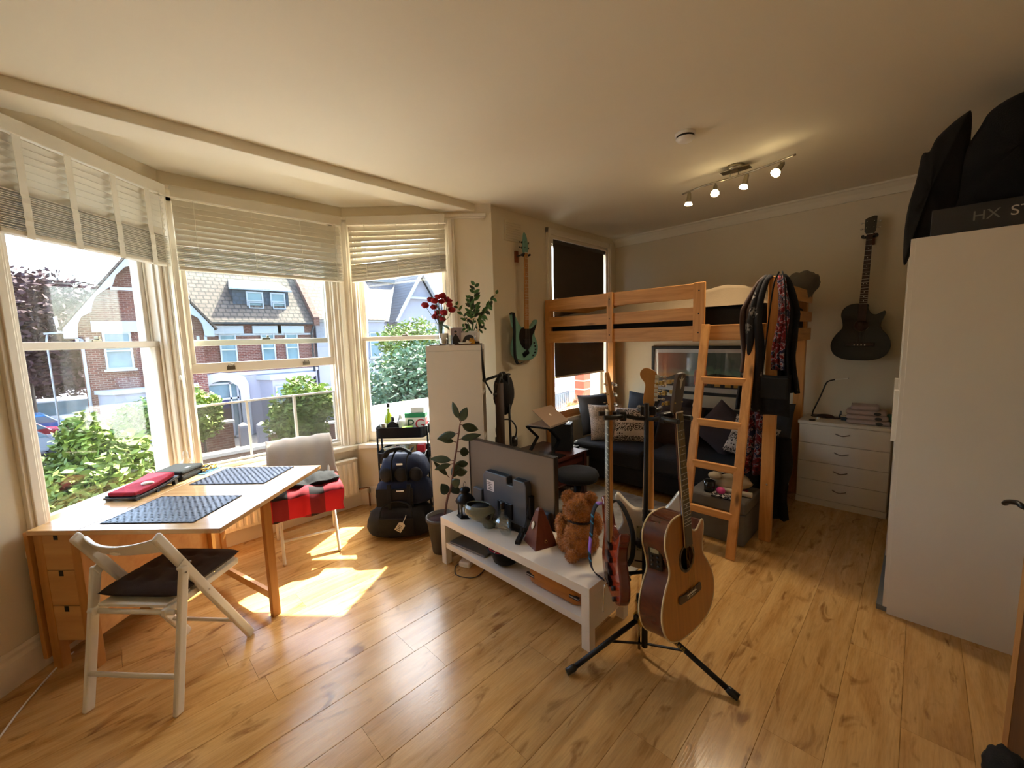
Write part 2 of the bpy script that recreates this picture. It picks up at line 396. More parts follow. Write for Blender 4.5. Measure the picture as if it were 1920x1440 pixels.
# ---------------------------------------------------------------- sash windows
def sash_window(name, T0, ang, s0, s1, raised=0, label=''):
    """local frame x along wall, y outwards, z up"""
    e = sempty(name, T0, ang, label, 'window'); z0, z1 = WZ0, WZ1; w = s1-s0
    c = MB()                                   # casing (architrave) on the room face
    for (a, b_) in ((s0-.075, s0), (s1, s1+.075)):
        c.bb(a, b_, -.022, .002, z0-.06, z1+.035); c.bb(a+.018, b_-.018, -.032, -.02, z0-.06, z1+.035)
    c.bb(s0-.075, s1+.075, -.022, .002, z1, z1+.04)
    c.build('casing', 'white_gloss', e, bevel=.004)
    MB().bb(s0-.10, s1+.10, -.06, .19, z0-.045, z0-.001).build('sill', 'white_gloss', e, bevel=.008)
    j = MB()
    for (a, b_) in ((s0, s0+.032), (s1-.032, s1)): j.bb(a, b_, 0, .2, z0, z1)
    j.bb(s0, s1, 0, .2, z1-.03, z1); j.bb(s0+.03, s1-.03, 0.06, .23, z0, z0+.03)
    for (a, b_) in ((s0+.032, s0+.046), (s1-.046, s1-.032)): j.bb(a, b_, .03, .045, z0, z1); j.bb(a, b_, .092, .1, z0, z1)
    j.build('jamb', 'sash_white', e, bevel=.003)
    zm = 1.625; x0, x1 = s0+.033, s1-.033
    def sash(nm, za, zb, ya, yb, bot, top):
        m = MB(); m.bb(x0, x1, ya, yb, za, za+bot); m.bb(x0, x1, ya, yb, zb-top, zb)
        m.bb(x0, x0+.045, ya, yb, za+bot, zb-top); m.bb(x1-.045, x1, ya, yb, za+bot, zb-top)
        sh = m.build(nm, 'sash_white', e, bevel=.004)
        MB().bb(x0+.044, x1-.044, (ya+yb)/2-.002, (ya+yb)/2+.002, za+bot-.002, zb-top+.002).build('pane', 'pane_glass', sh)
        return sh
    up = sash('upper_sash', zm-.022, z1-.03, .102, .142, .045, .05)
    lo = sash('lower_sash', z0+.03+raised, zm+.022+raised, .05, .09, .075, .04)
    lt = MB(); xm = (x0+x1)/2; lt.bb(xm-.03, xm+.03, .06 if not raised else .1, .085 if not raised else .135, zm+.02, zm+.035); lt.box((xm+.012, .07 if not raised else .115, zm+.045), (.014, .03, .02))
    lt.build('latch', 'brushed_steel', up if raised else lo, bevel=.003)
    if raised:
        for q in (.24, .76):
            xx = x0+(x1-x0)*q; h = MB(); h.bb(xx-.028, xx+.028, .043, .05, z0+.045+raised, z0+.075+raised); h.tube([(xx-.018, .045, z0+.08+raised), (xx-.015, .03, z0+.088+raised), (xx+.015, .03, z0+.088+raised), (xx+.018, .045, z0+.08+raised)], .004)
            h.build('sash_lift', 'brushed_steel', lo)
    return e
LBL = ['white sash window behind the folding table', 'white sash window with its lower sash pushed up over a mesh screen', 'white sash window beside the black trolley']
for i, (A, ang, L, s0, s1) in enumerate(bayframes):
    sash_window('window_%d' % (i+1), A, ang, s0, s1, .745 if i == 1 else 0, LBL[i])
# insect screen in the open centre window
A, ang, L, s0, s1 = bayframes[1]
sc = thing('window_screen', 'low sliding mesh screen with white metal frames in the open sash window', 'screen', A, ang)
x0, x1 = s0+.034, s1-.034; zs0, zs1 = WZ0+.03, 1.145
xs = [x0, x0+(x1-x0)*.335, x0+(x1-x0)*.67, x1]
mat('alu_white', '#d8d8d4', .4, metal=.2)
for i in range(3):
    yy = .115+.012*(i % 2); m = MB().frame(xs[i]-(.012 if i else 0), xs[i+1], zs0, zs1, .016, yy, yy+.014)
    pnl = m.build('panel_frame', 'alu_white', sc); MB().bb(xs[i]+.003, xs[i+1]-.015, yy+.006, yy+.008, zs0+.014, zs1-.014).build('mesh', 'screen_mesh', pnl)
MB().bb(x0, x1, .105, .15, zs0-.012, zs0).build('track', 'alu_white', sc)
# ---------------------------------------------------------------- venetian blinds
def blind(name, T0, ang, xa, xb, zv, zst, zb, nopen, nst, tilt, tapes, lab, skew=0, wide=.034, yoff=-.075):
    t = thing(name, lab, 'blind', T0, ang, 'venetian blinds in the bay')
    MB().bb(xa-.01, xb+.01, yoff-.035, yoff-.022, zv, zv+.075).build('valance', 'blind_white', t, bevel=.004)
    MB().bb(xa, xb, yoff-.02, yoff+.03, zv+.02, zv+.07).build('head_rail', 'blind_white', t)
    L = xb-xa; xm = (xa+xb)/2
    base_m = MB().box((0, 0, 0), (L, .05, .003)); s0_ = None
    def slat(z, rx, ry):
        nonlocal s0_
        if s0_ is None: o = s0_ = base_m.build('slat', 'blind_white', t)
        else: o = s0_.copy(); COL.objects.link(o)
        o.location = (xm, yoff, z); o.rotation_euler = (rx, ry, 0)
    for i in range(nopen):
        f = (i+.5)/nopen; z = zv-.008-(zv-.008-zst)*f
        slat(z, tilt, -math.atan(skew*f*f))
    dz = (zst-zb-.02)/nst
    for i in range(nst):
        slat(zb+.022+dz*i, .06*math.sin(i*1.7), -math.atan(skew))
    br = MB(); br.box((0, 0, 0), (L, .05, .02)); o = br.build('bottom_rail', 'blind_white', t, bevel=.004)
    o.location = (xm, yoff, zb+.01); o.rotation_euler = (0, -math.atan(skew), 0)
    for q in tapes:
        x = xa+L*q; zk = skew*(x-xm)
        if wide > .01:
            m = MB(); m.bb(x-wide/2, x+wide/2, yoff-.029, yoff-.0275, zst-.01, zv+.002)
            pts = [(-.028-.006*abs(math.sin(k*1.3)), zst-.01-(zst-zb)*k/10) for k in range(11)]
            for k in range(10):
                a, b_ = pts[k], pts[k+1]; m.add([(x-wide/2, yoff+a[0], a[1]), (x+wide/2, yoff+a[0], a[1]), (x+wide/2, yoff+b_[0], b_[1]), (x-wide/2, yoff+b_[0], b_[1])], [(0, 1, 2, 3)])
            m.build('ladder_tape', 'tape_white', t)
        else:
            m = MB(); m.tube([(x, yoff-.028, zv+.01), (x, yoff-.03, zst+zk), (x+.004, yoff-.034, (zst+zb)/2+zk), (x-.002, yoff-.028, zb+.005+zk)], .0022, 5)
            m.build('ladder_cord', 'tape_white', t)
    c = MB(); xc = xb-.05; c.tube([(xc, yoff-.036, zv+.01), (xc+.003, yoff-.037, zb-.35), (xc, yoff-.036, zb-.75)], .0018, 5)
    c.lathe([(.001, .0), (.007, .004), (.005, .03), (.001, .036)], (xc, yoff-.036, zb-.785), 8)
    c.build('pull_cord', 'tape_white', t)
    return t
A, ang, L, s0, s1 = bayframes[0]; blind('venetian_blind', A, ang, .27, 1.225, 2.625, 2.365, 2.155, 7, 18, math.radians(-50), (.12, .36, .62, .86), 'white venetian blind with wide tapes half raised behind the dining table', wide=.036)
A, ang, L, s0, s1 = bayframes[1]; blind('venetian_blind', A, ang, .055, 1.225, 2.635, 2.32, 2.145, 8, 13, math.radians(66), (.1, .41, .71, .95), 'white venetian blind half raised above the mesh screen', wide=.004)
A, ang, L, s0, s1 = bayframes[2]; blind('venetian_blind', A, ang, .085, .95, 2.645, 2.335, 2.18, 7, 15, math.radians(60), (.17, .5, .84), 'white venetian blind hanging lopsided beside the tall white shelf unit', skew=.085, wide=.004)
# ---------------------------------------------------------------- small window beside the loft bed
e = sempty('window_4', (SWX0, YW, 0), 0, 'white sash window behind the loft bed with a dark roller blind', 'window')
ww = SWX1-SWX0; c = MB()
for a, b_ in ((-.07, 0), (ww, ww+.07)): c.bb(a, b_, -.022, .002, SWZ0-.05, SWZ1+.06); c.bb(a+.018, b_-.018, -.032, -.02, SWZ0-.05, SWZ1+.06)
c.bb(-.07, ww+.07, -.022, .002, SWZ1, SWZ1+.06); c.build('casing', 'white_gloss', e, bevel=.004)
MB().bb(-.1, ww+.1, -.07, .2, SWZ0-.05, SWZ0-.001).build('sill', 'white_gloss', e, bevel=.008)
j = MB()
for a, b_ in ((0, .035), (ww-.035, ww)): j.bb(a, b_, 0, .22, SWZ0, SWZ1)
j.bb(0, ww, 0, .22, SWZ1-.035, SWZ1); j.bb(0, ww, .06, .22, SWZ0, SWZ0+.03); j.build('jamb', 'sash_white', e, bevel=.003)
for nm, za, zb, ya in (('lower_sash', SWZ0+.03, 1.66, .06), ('upper_sash', 1.62, SWZ1-.035, .105)):
    m = MB().frame(.036, ww-.036, za, zb, .05, ya, ya+.04); sh = m.build(nm, 'sash_white', e, bevel=.004)
    MB().bb(.08, ww-.08, ya+.018, ya+.022, za+.045, zb-.045).build('pane', 'pane_glass', sh)
rb = thing('roller_blind', 'dark brown roller blind pulled most of the way down behind the loft bed', 'blind', (SWX0, YW, 0))
mat('blackout', '#4c4238', .9, var=.1, scale=3)
m = MB(); n_ = 24
m.grid(lambda u, v: (.075+u*(ww-.15), .012+.006*math.sin(u*9+v*2)*(1-v), 1.14+v*(2.63-1.14)), n_, 8)
m.grid(lambda u, v: (.075+(1-u)*(ww-.15), .014+.006*math.sin((1-u)*9+v*2)*(1-v), 1.14+v*(2.63-1.14)), n_, 8)
m.build('fabric', 'blackout', rb)
MB().bb(.075, ww-.075, .006, .022, 1.125, 1.145).build('hem_bar', 'blind_white', rb)
MB().tube([(.05, .018, 2.64), (ww-.05, .018, 2.64)], .022, 14).build('roller_tube', 'blackout', rb)
for q in (.045, ww-.045): MB().box((q, .018, 2.64), (.012, .05, .06)).build('bracket', 'white_gloss', rb)
# wall vent
v = thing('wall_vent', 'small cream louvred vent plate high on the wall above the pale green bass', 'vent', (2.98, YW, 2.63))
MB().bb(-.11, .13, -.012, .001, -.09, .1).build('vent_plate', 'wall_paint', v, bevel=.003)
for i in range(7): MB().box((.01, -.016, -.065+.024*i), (.2, .012, .005), rx=.6).build('louvre', 'wall_paint', v)
# ================================================================ TABLE CORNER
tb = thing('gateleg_table', 'birch drop-leaf table with end drawers and one leaf raised by the bay window', 'table', (-.333, 3.009, 0), math.radians(-46.9))
MB().bb(0, .256, 0, .97, .716, .74).build('fixed_top', 'birch_top', tb, bevel=.002)
MB().bb(.259, .96, 0, .97, .716, .74).build('raised_leaf', 'birch_top', tb, bevel=.002)
MB().bb(-.03, -.008, .01, .95, .06, .725).build('hanging_leaf', 'birch_z', tb, bevel=.002)
for px in (.03, .215):
    for py in (.04, .92): MB().bb(px-.022, px+.022, py-.022, py+.022, 0, .715).build('leg', 'birch_z', tb, bevel=.002)
MB().bb(.02, .05, .063, .897, .15, .715).build('side_panel', 'birch', tb)
MB().bb(.205, .228, .063, .897, .15, .715).build('side_panel', 'birch', tb)
MB().bb(.05, .2, .06, .90, .13, .15).build('bottom_panel', 'birch', tb)
for i in range(3):
    z0 = .155+i*.187
    for yy, sg in ((.028, -1), (.932, 1)):
        d = MB(); d.bb(.053, .192, yy-.009, yy+.009, z0, z0+.183); dr = d.build('drawer_front', 'birch', tb, bevel=.0015)
        MB().bb(.112, .133, yy+sg*.0085, yy+sg*.0105, z0+.155, z0+.183).build('finger_notch', 'black_matte', dr)
# gate leg
g0, g1 = Vector((.235, .80, 0)), Vector((.905, .42, 0))
MB().box((g1.x, g1.y, .357), (.034, .045, .714), rz=math.radians(-29)).build('gate_leg', 'birch_z', tb, bevel=.002)
MB().bar((g0.x, g0.y, .69), (g1.x, g1.y, .69), .022, .04).build('gate_rail', 'birch', tb)
MB().bar((g0.x, g0.y, .12), (g1.x, g1.y, .12), .022, .045).build('gate_rail', 'birch', tb)
MB().box((g0.x+.012, g0.y, .40), (.03, .03, .62)).build('gate_post', 'birch_z', tb)
def T2W(x, y, z=0):   # table-local to world
    return tb.matrix_basis @ Vector((x, y, z))
tb_rz = math.radians(-46.9)
def weave(nt, vec):
    x, y_, z = sepxyz(nt, vec)
    a = vmath(nt, 'SINE', vmath(nt, 'MULTIPLY', x, 260)); b = vmath(nt, 'SINE', vmath(nt, 'MULTIPLY', y_, 190))
    f = vmath(nt, 'MULTIPLY', a, b)
    return ramp(nt, vmath(nt, 'ADD', vmath(nt, 'MULTIPLY', f, .5), .5), [(.2, lin('#1c222b')), (.8, lin('#4a5563'))])
wm = tex_mat('weave', weave, .42)
def placemat(cx, cy, w, d, rz, lab):
    o = thing('placemat', lab, 'placemat', T2W(cx, cy, .7401), tb_rz+rz, 'woven placemats on the table')
    nx, ny = 26, 18; m = MB()                                   # real over-under weave
    for j in range(ny):
        y = -d/2+(j+.5)*d/ny
        m.grid(lambda u, v: (-w/2+u*w, y+(v-.5)*d/ny*.92, .0035+.0014*math.sin(u*nx*PI+(j % 2)*PI)), nx*2, 1)
    m.build('weft_strips', 'weave', o)
    h = MB().frame(-w/2-.004, w/2+.004, -d/2-.004, d/2+.004, .008, .0, .0035).build('hem', 'black_fabric', o)
    h.data.transform(Matrix(((1, 0, 0, 0), (0, 0, 1, 0), (0, 1, 0, 0), (0, 0, 0, 1))))
    MB().bb(-w/2, w/2, -d/2, d/2, .0002, .0016).build('backing', 'black_fabric', o)
placemat(.54, .24, .47, .34, 0, 'dark blue-grey woven placemat beside the red cushioned lap tray end of the table')
placemat(.545, .775, .47, .33, 0, 'dark blue-grey woven placemat by the cables end of the table')
# lap tray with red cushion, mouse, case, cables
mat('red_fabric', '#a5132c', .9, var=.15, scale=15, bmp=.2, bscale=300)
lt = thing('laptop_stand', 'low black plastic tray with a red pad on the window side of the table', 'tray', T2W(.115, .50, .74), tb_rz)
m = MB(); n_ = 16
top = [(-.15+.30*i/n_, .022+.03*(i/n_)**2) for i in range(n_+1)]
m.prism([(a, b) for a, b in top]+[(a, b-.014) for a, b in reversed(top)], -.1, .1, 'xz')
m2 = MB(TR((0, 0, 0), PI/2)); m2.prism([(a, b) for a, b in top]+[(a, b-.014) for a, b in reversed(top)], -.095, .095, 'xz'); m2.build('tray', 'black_plastic', lt, bevel=.002)
for a in (-.13, 0, .13):
    for b in (-.08, .08): MB().bb(b-.012, b+.012, a-.01, a+.01, 0, .03).build('foot', 'black_plastic', lt)
rp = MB(TR((0, 0, 0), PI/2)); rp.prism([(a*.9, b+.001) for a, b in top]+[(a*.9, b+.026) for a, b in reversed(top)], -.082, .082, 'xz')
rp.build('red_pad', 'red_fabric', lt, bevel=.006)
ms = MB(); ms.ell((0, 0, .012), (.032, .02, .013), 16, 8)
o = ms.build('computer_mouse', 'clear_white'); o.location = T2W(.155, .49, .785); o.rotation_euler = (0, 0, tb_rz+.5); tag(o, 'small white computer mouse lying on the red pad', 'mouse')
cs = thing('carry_case', 'black zipped hard case lying on the table by the window', 'case', T2W(.11, .765, .74), tb_rz+.06)
MB().bb(-.095, .095, -.1, .1, .0, .034).build('case_base', 'black_fabric', cs, bevel=.014, seg=3)
MB().bb(-.095, .095, -.1, .1, .036, .068).build('case_lid', 'black_fabric', cs, bevel=.016, seg=3)
MB().bb(-.09, .09, -.095, .095, .03, .04).build('zip', 'black_plastic', cs)
mat('logo_grey', '#6a6a6a', .5); MB().bb(.05, .07, -.02, .02, .0678, .0686).build('logo_plate', 'logo_grey', cs)
cb = thing('cable_pile', 'pile of coiled yellow, red and blue cables with a white plug on the table', 'cables', T2W(.175, .885, .74), tb_rz)
random.seed(8)
for nm, col, k in (('yellow_cable', '#c79a2e', 4), ('red_cable', '#8c3a2e', 3), ('blue_cable', '#2f4f86', 3), ('black_cable', '#1a1a1a', 3)):
    mat(nm, col, .5); P = []
    for i in range(k*10):
        a = i*.62; r = .045+.02*math.sin(i*1.9+k)
        P.append((math.cos(a)*r*1.0+(.01 if k == 4 else -.02), math.sin(a)*r*1.1+(.02 if k == 4 else 0), .006+.022*abs(math.sin(i*.7+k))))
    MB().tube(smoothpath(P, 3), .0032, 6).build('cable', nm, cb, label=nm.replace('_', ' '))
MB().box((-.06, -.02, .016), (.04, .05, .032), rz=.4).build('plug', 'clear_white', cb, bevel=.006)
bd = MB().box((.0, .0, .002), (.15, .16, .003)); mat('mat_blue', '#28506b', .6); bd.build('leaflet', 'mat_blue', cb)
# glass bottle-shaped ornament behind the case
gb = MB().lathe([(.0, 0), (.035, .0), (.042, .02), (.04, .06), (.018, .085), (.014, .10), (.02, .115), (.012, .14), (.005, .143)], n=20)
o = gb.build('glass_decanter', 'clear_glass'); o.location = T2W(.045, .905, .74); tag(o, 'small clear glass decanter between the cable pile and the window', 'decanter')
# ---------------------------------------------------------------- folding chairs
def chair(label, loc, rz):
    t = thing('folding_chair', label, 'chair', loc, rz, 'white folding chairs')
    for s in (1, -1):
        y1, y2 = s*.213, s*.187
        m = MB(); m.bar((.0, y1, 0), (.111, y1, .625), .022, .044, (1, 0, 0)); m.build('rear_leg', 'white_chair', t, bevel=.009, seg=3)
        p0, p1 = Vector((.494, y2, 0)), Vector((.025, y2, .808))
        m = MB(); m.bar(p0, p1, .022, .046, (1, 0, 0)); m.build('back_post', 'white_chair', t, bevel=.01, seg=3)
        m = MB(); m.bar((.035, y2-s*.024, .448), (.475, y2-s*.024, .448), .02, .034); m.build('seat_rail', 'white_chair', t, bevel=.006)
        m = MB(); m.box((.12, s*.201, .615), (.05, .006, .05), ry=-.5); br = m.build('hinge_plate', 'white_chair', t, bevel=.002)
        b = MB()
        for q in ((.105, .60), (.135, .635), (.245, .43)): b.lathe([(.0045, -.002), (.0045, .003), (.003, .004)], (0, 0, 0), 8); b.v[-24:] = [(q[0]+v_[0], s*.213+v_[2]*s+(s*.012 if q[0] < .2 else -s*.014), q[1]+v_[1]) for v_ in b.v[-24:]]
        b.build('rivets', 'chrome', t, kind='stuff')
    m = MB(); n_ = 20; fr = lambda y: .068-.055*(1-(y/.187)**2)
    out = []
    for zz, off in ((.70, .04), (.792, -.012)):
        pass
    vs_ = []
    for i in range(n_+1):
        y = -.18+.36*i/n_; x = fr(y)+.03
        dz = .022*(1-(y/.18)**2)
        for (xx, zz) in ((x+.022, .705+dz*.2), (x, .705+dz*.2), (x-.045, .79-dz), (x-.025, .79-dz)): vs_.append((xx, y, zz))
    fs = []
    for i in range(n_):
        for k in range(4): a = i*4+k; b = i*4+(k+1) % 4; fs.append((a, b, b+4, a+4))
    fs += [(3, 2, 1, 0), tuple(n_*4+k for k in range(4))]
    m.add(vs_, fs, True); bk = m.build('backrest', 'white_chair', t)
    bm_ = bk.modifiers.new('b', 'BEVEL'); bm_.width = .006; bm_.segments = 2; bm_.limit_method = 'ANGLE'
    mat('hole_light', '#f4efe6', .6)
    MB(TR((.0175, 0, .732), 0, 0, math.radians(-27.9))).prism([(.024*math.cos(a), .01*math.sin(a)) for a in [2*PI*i/16 for i in range(16)]], -.0015, .0015, 'yz').build('grip_hole', 'hole_light', bk)
    for i in range(6): MB().bb(.055+.071*i, .055+.071*i+.058, -.162, .162, .462, .476).build('seat_slat', 'white_chair', t, bevel=.003)
    for (x, z, yy, r) in ((.052, .445, .203, .011), (.02, .165, .203, .0105), (.41, .145, .178, .0095)):
        MB().tube([(x, -yy, z), (x, yy, z)], r, 10).build('stretcher', 'white_chair', t)
    return t
ch1 = chair('white folding chair with a dark brown cushion pulled up to the table', (-.049, 2.373, 0), math.radians(40.8))
ch2 = chair('white folding chair draped with clothes in front of the radiator', (1.103, 3.62, 0), math.radians(256))
mat('brown_fabric', '#33251f', .95, var=.2, scale=25, bmp=.25, bscale=250)
def cushion():
    m = MB(); w = .385; tuf = [(a, b) for a in (-.105, 0, .105) for b in (-.105, 0, .105)]
    def top(u, v, sg):
        x, y = (u-.5)*w, (v-.5)*w; a, b = abs(u-.5)*2, abs(v-.5)*2
        k = max(0, (1-a**6)*(1-b**6))**.5; h = .03*k
        for p, q in tuf: h -= .013*math.exp(-((x-p)**2+(y-q)**2)/.0006)
        h -= .005*sum(math.exp(-((x-p)/.012)**2) for p in (-.105, 0, .105))*k*.5
        return (x, y, sg*h+.03)
    m.grid(lambda u, v: top(u, v, 1), 36, 36); m.grid(lambda u, v: top(1-u, v, -1), 36, 36)
    return m
o = cushion().build('seat_cushion', 'brown_fabric'); tag(o, 'dark brown tufted seat cushion on the folding chair at the table', 'cushion')
o.location = ch1.matrix_basis @ Vector((.275, 0, .474)); o.rotation_euler = (0, 0, math.radians(40.8))
tie = MB().box((.06, .15, -.03), (.012, .03, .07)); tie.build('tie_tape', 'black_fabric', o)
# cloth over the back of chair two
mat('grey_cloth', '#b3a89a', .95, var=.08, scale=9, bmp=.15, bscale=200)
C2 = Matrix.Translation((1.103, 3.62, 0)) @ rotz(math.radians(256))
def drape(name, m_, path, width, lab, cat, amp=.012, seed=0, thick=.004, nu=26, wfn=None):
    P = smoothpath([(p[0], 0, p[1]) for p in path], 6); n_ = len(P)-1; m = MB()
    def g(u, v):
        f = v*n_; i = min(int(f), n_-1); p = P[i].lerp(P[i+1], f-i); ww = width*(wfn(v) if wfn else 1)
        y = (u-.5)*ww; nn = noise.noise(Vector((u*5+seed, v*1.6, seed)))*amp+noise.noise(Vector((u*12+seed, v*3, 2)))*amp*.4
        d = (P[min(i+1, n_)]-P[max(i-1, 0)]); d = d.normalized() if d.length else Vector((0, 0, 1)); nrm = Vector((d.z, 0, -d.x))
        q = p+nrm*nn*-1; return (q.x, y+noise.noise(Vector((v*4, u*2, seed+5)))*amp, q.z)
    m.grid(g, nu, n_)
    o = m.build(name, m_); o.matrix_basis = C2
    so = o.modifiers.new('s', 'SOLIDIFY'); so.thickness = thick; so.offset = 0
    if cat: tag(o, lab, cat)
    return o
drape('draped_sheet', 'grey_cloth', [(-.085, .30), (-.085, .55), (-.055, .78), (-.02, .826), (.04, .823), (.1, .77), (.155, .64), (.19, .535)], .46, 'pale grey cloth draped over the back of the folding chair by the radiator', 'cloth', .012, 3, wfn=lambda v: 1.12-.1*math.sin(v*PI))
def plaid(nt, vec):
    x, y_, z = sepxyz(nt, vec)
    s1 = vmath(nt, 'GREATER_THAN', vmath(nt, 'SINE', vmath(nt, 'MULTIPLY', y_, 26)), .25)
    s2 = vmath(nt, 'GREATER_THAN', vmath(nt, 'SINE', vmath(nt, 'ADD', vmath(nt, 'MULTIPLY', vmath(nt, 'SUBTRACT', z, x), 24), .6)), .3)
    t = vmath(nt, 'ADD', vmath(nt, 'MULTIPLY', s1, .5), vmath(nt, 'MULTIPLY', s2, .5))
    return ramp(nt, t, [(.2, lin('#b3142a')), (.55, lin('#5e0c17')), (.9, lin('#120a0c'))])
tex_mat('red_plaid', plaid, .95)
drape('flannel_shirt', 'red_plaid', [(.12, .505), (.25, .52), (.38, .525), (.47, .515), (.505, .47), (.508, .40), (.50, .335)], .49, 'red and black checked flannel shirt hanging over the front of the chair seat', 'shirt', .02, 7, .012)
drape('black_trousers', 'black_fabric', [(.20, .545), (.28, .575), (.36, .565), (.42, .545)], .44, 'crumpled black trousers on top of the red checked shirt', 'trousers', .03, 11, .03, wfn=lambda v: .9+.1*v)
# ---------------------------------------------------------------- radiator
rd = thing('radiator', 'white ribbed panel radiator under the open bay window', 'radiator', (1.02, 3.78, 0))
MB().bb(-.62, .62, -.02, -.012, .14, .49).build('panel', 'white_gloss', rd, bevel=.003)
for i in range(25):
    x = -.6+i*.05
    MB().prism([(x-.018, -.0195), (x-.01, -.031), (x+.01, -.031), (x+.018, -.0195)], .165, .465, 'xy').build('rib', 'white_gloss', rd)
MB().bb(-.625, .625, -.03, .035, .488, .5).build('top_grille', 'white_gloss', rd, bevel=.002)
MB().bb(-.62, .62, .01, .02, .14, .488).build('back_panel', 'white_gloss', rd)
mat('copper', '#8a6242', .35, metal=.8)
m = MB().tube([(.62, -.02, .19), (.69, -.03, .19), (.71, -.035, .185), (.712, -.035, .16), (.712, -.035, 0)], .008, 8); m.build('pipe', 'copper', rd)
MB().lathe([(.008, 0), (.014, .004), (.016, .03), (.012, .05), (.008, .055)], (.712, -.035, .13), 10).build('valve', 'brushed_steel', rd)
for q in (-.4, .4): MB().bb(q-.02, q+.02, .018, .05, .2, .45).build('bracket', 'white_gloss', rd)
# ---------------------------------------------------------------- trolley and what it carries
TRO = TR((1.81+.1, 3.24+.09, 0), math.radians(-45))
tr = thing('trolley', 'black three-tier metal trolley between the bags and the bay window', 'trolley', (1.91, 3.33, 0), math.radians(-45))
def rrect(w, d, r, n=5):
    o = []
    for cx, cy, a0 in ((w/2-r, d/2-r, 0), (-w/2+r, d/2-r, PI/2), (-w/2+r, -d/2+r, PI), (w/2-r, -d/2+r, 1.5*PI)):
        o += [(cx+r*math.cos(a0+PI/2*i/n), cy+r*math.sin(a0+PI/2*i/n)) for i in range(n+1)]
    return o
def tray(z0, z1, w=.44, d=.30):
    m = MB(); o1, o2 = rrect(w, d, .05), rrect(w-.006, d-.006, .048); n = len(o1)
    vs_ = [(a, b, z0) for a, b in o1]+[(a, b, z1) for a, b in o1]+[(a, b, z1) for a, b in o2]+[(a, b, z0+.004) for a, b in o2]
    fs = [tuple(range(n))[::-1], tuple(range(3*n, 4*n))]
    for k in range(3):
        for i in range(n): fs.append((k*n+i, k*n+(i+1) % n, (k+1)*n+(i+1) % n, (k+1)*n+i))
    m.add(vs_, fs); return m.build('tray', 'dark_metal', tr)
for z0, z1 in ((.745, .84), (.515, .61), (.15, .245)): tray(z0, z1)
for sx in (-1, 1):
    for sy in (-.06, .06): MB().tube([(sx*.228, sy, .07), (sx*.228, sy, .83)], .009, 8).build('upright', 'dark_metal', tr)
    MB().tube([(sx*.228, -.12, .07), (sx*.228, .12, .07)], .01, 8).build('foot_bar', 'dark_metal', tr)
    for sy in (-.11, .11): MB(TR((sx*.228, sy, .032), 0, 0, PI/2)).lathe([(.0, -.011), (.032, -.011), (.032, .011), (0, .011)], n=16).build('wheel', 'black_plastic', tr)
def tpos(x, y, z): return TRO @ Vector((x, y, z))
mat('absinthe', '#9db31f', .1, spec=.6); mat('label_cream', '#cfc9b0', .7)
bt = thing('green_bottle', 'slim glass bottle of yellow-green liqueur with black cap on the trolley', 'bottle', tpos(-.14, .03, .75), 0)
MB().lathe([(.0, 0), (.038, 0), (.04, .01), (.04, .14), (.03, .17), (.014, .195), (.013, .235), (0, .235)], n=20).build('liquor', 'absinthe', bt)
MB().lathe([(.0145, .19), (.0145, .262), (0, .262)], n=16).build('neck', 'clear_glass', bt)
MB().lathe([(.016, .245), (.016, .285), (.0, .285)], n=16).build('cap', 'black_plastic', bt)
bt = thing('dark_flask', 'flat black bottle with a pale diagonal label on the trolley top', 'bottle', tpos(-.075, -.07, .75), math.radians(-45))
MB().prism([(-.055, 0), (.055, 0), (.06, .06), (.05, .11), (.018, .135), (-.018, .135), (-.05, .11), (-.06, .06)], -.022, .022, 'xz').build('flask_body', 'black_plastic', bt, bevel=.008)
MB().lathe([(.015, .13), (.015, .175), (0, .175)], n=12).build('flask_cap', 'black_matte', bt)
MB().prism([(-.055, .005), (.03, .005), (-.05, .055)], -.0235, -.0225, 'xz').build('label_patch', 'label_cream', bt)
o = MB().lathe([(.03, 0), (.03, .11), (.026, .112), (0, .112)], n=18).build('metal_tin', 'brushed_steel'); o.location = tpos(-.175, -.04, .75); tag(o, 'small metal tin with lid at the corner of the trolley top', 'tin')
mat('plastic_bag', '#dcdcd8', .4)
m = MB(); m.ell((0, 0, .07), (.045, .04, .075), 18, 12, lambda d: 1+.25*noise.noise(d*3)); m.ell((.0, 0, .15), (.02, .012, .045), 10, 8, lambda d: 1+.3*noise.noise(d*4))
o = m.build('plastic_bag', 'plastic_bag'); o.location = tpos(-.015, -.045, .75); tag(o, 'crumpled white plastic bag on the trolley top', 'bag')
mat('lime', '#8fbf2a', .5); o = MB().bb(-.045, .045, -.03, .03, 0, .085).build('lime_box', 'lime', bevel=.003); o.location = tpos(.06, -.085, .75); o.rotation_euler = (0, 0, math.radians(-45)); tag(o, 'small lime green cardboard box on the trolley top', 'box')
mat('pg_white', '#dcd9cf', .6); mat('pg_green', '#1c7a4a', .6); mat('pg_red', '#c2262c', .6); mat('pg_dkgreen', '#1a4a2c', .6)
pg = thing('tea_box', 'white tea box with green top band and large green and red letters', 'box', tpos(.11, .04, .75), math.radians(-45))
MB().bb(-.095, .095, -.055, .055, 0, .15).build('carton', 'pg_white', pg, bevel=.002)
MB().bb(-.0955, .0955, -.0555, .0555, .15, .192).build('green_band', 'pg_green', pg, bevel=.002)
MB().bb(.0945, .0962, -.05, .05, .02, .145).build('red_side_panel', 'pg_red', pg)
text('letter_p', 'P', .13, 'pg_dkgreen', pg, TR((-.04, -.0562, .085), 0, PI/2))
text('letter_g', 'G', .13, 'pg_red', pg, TR((.045, -.0562, .085), 0, PI/2))
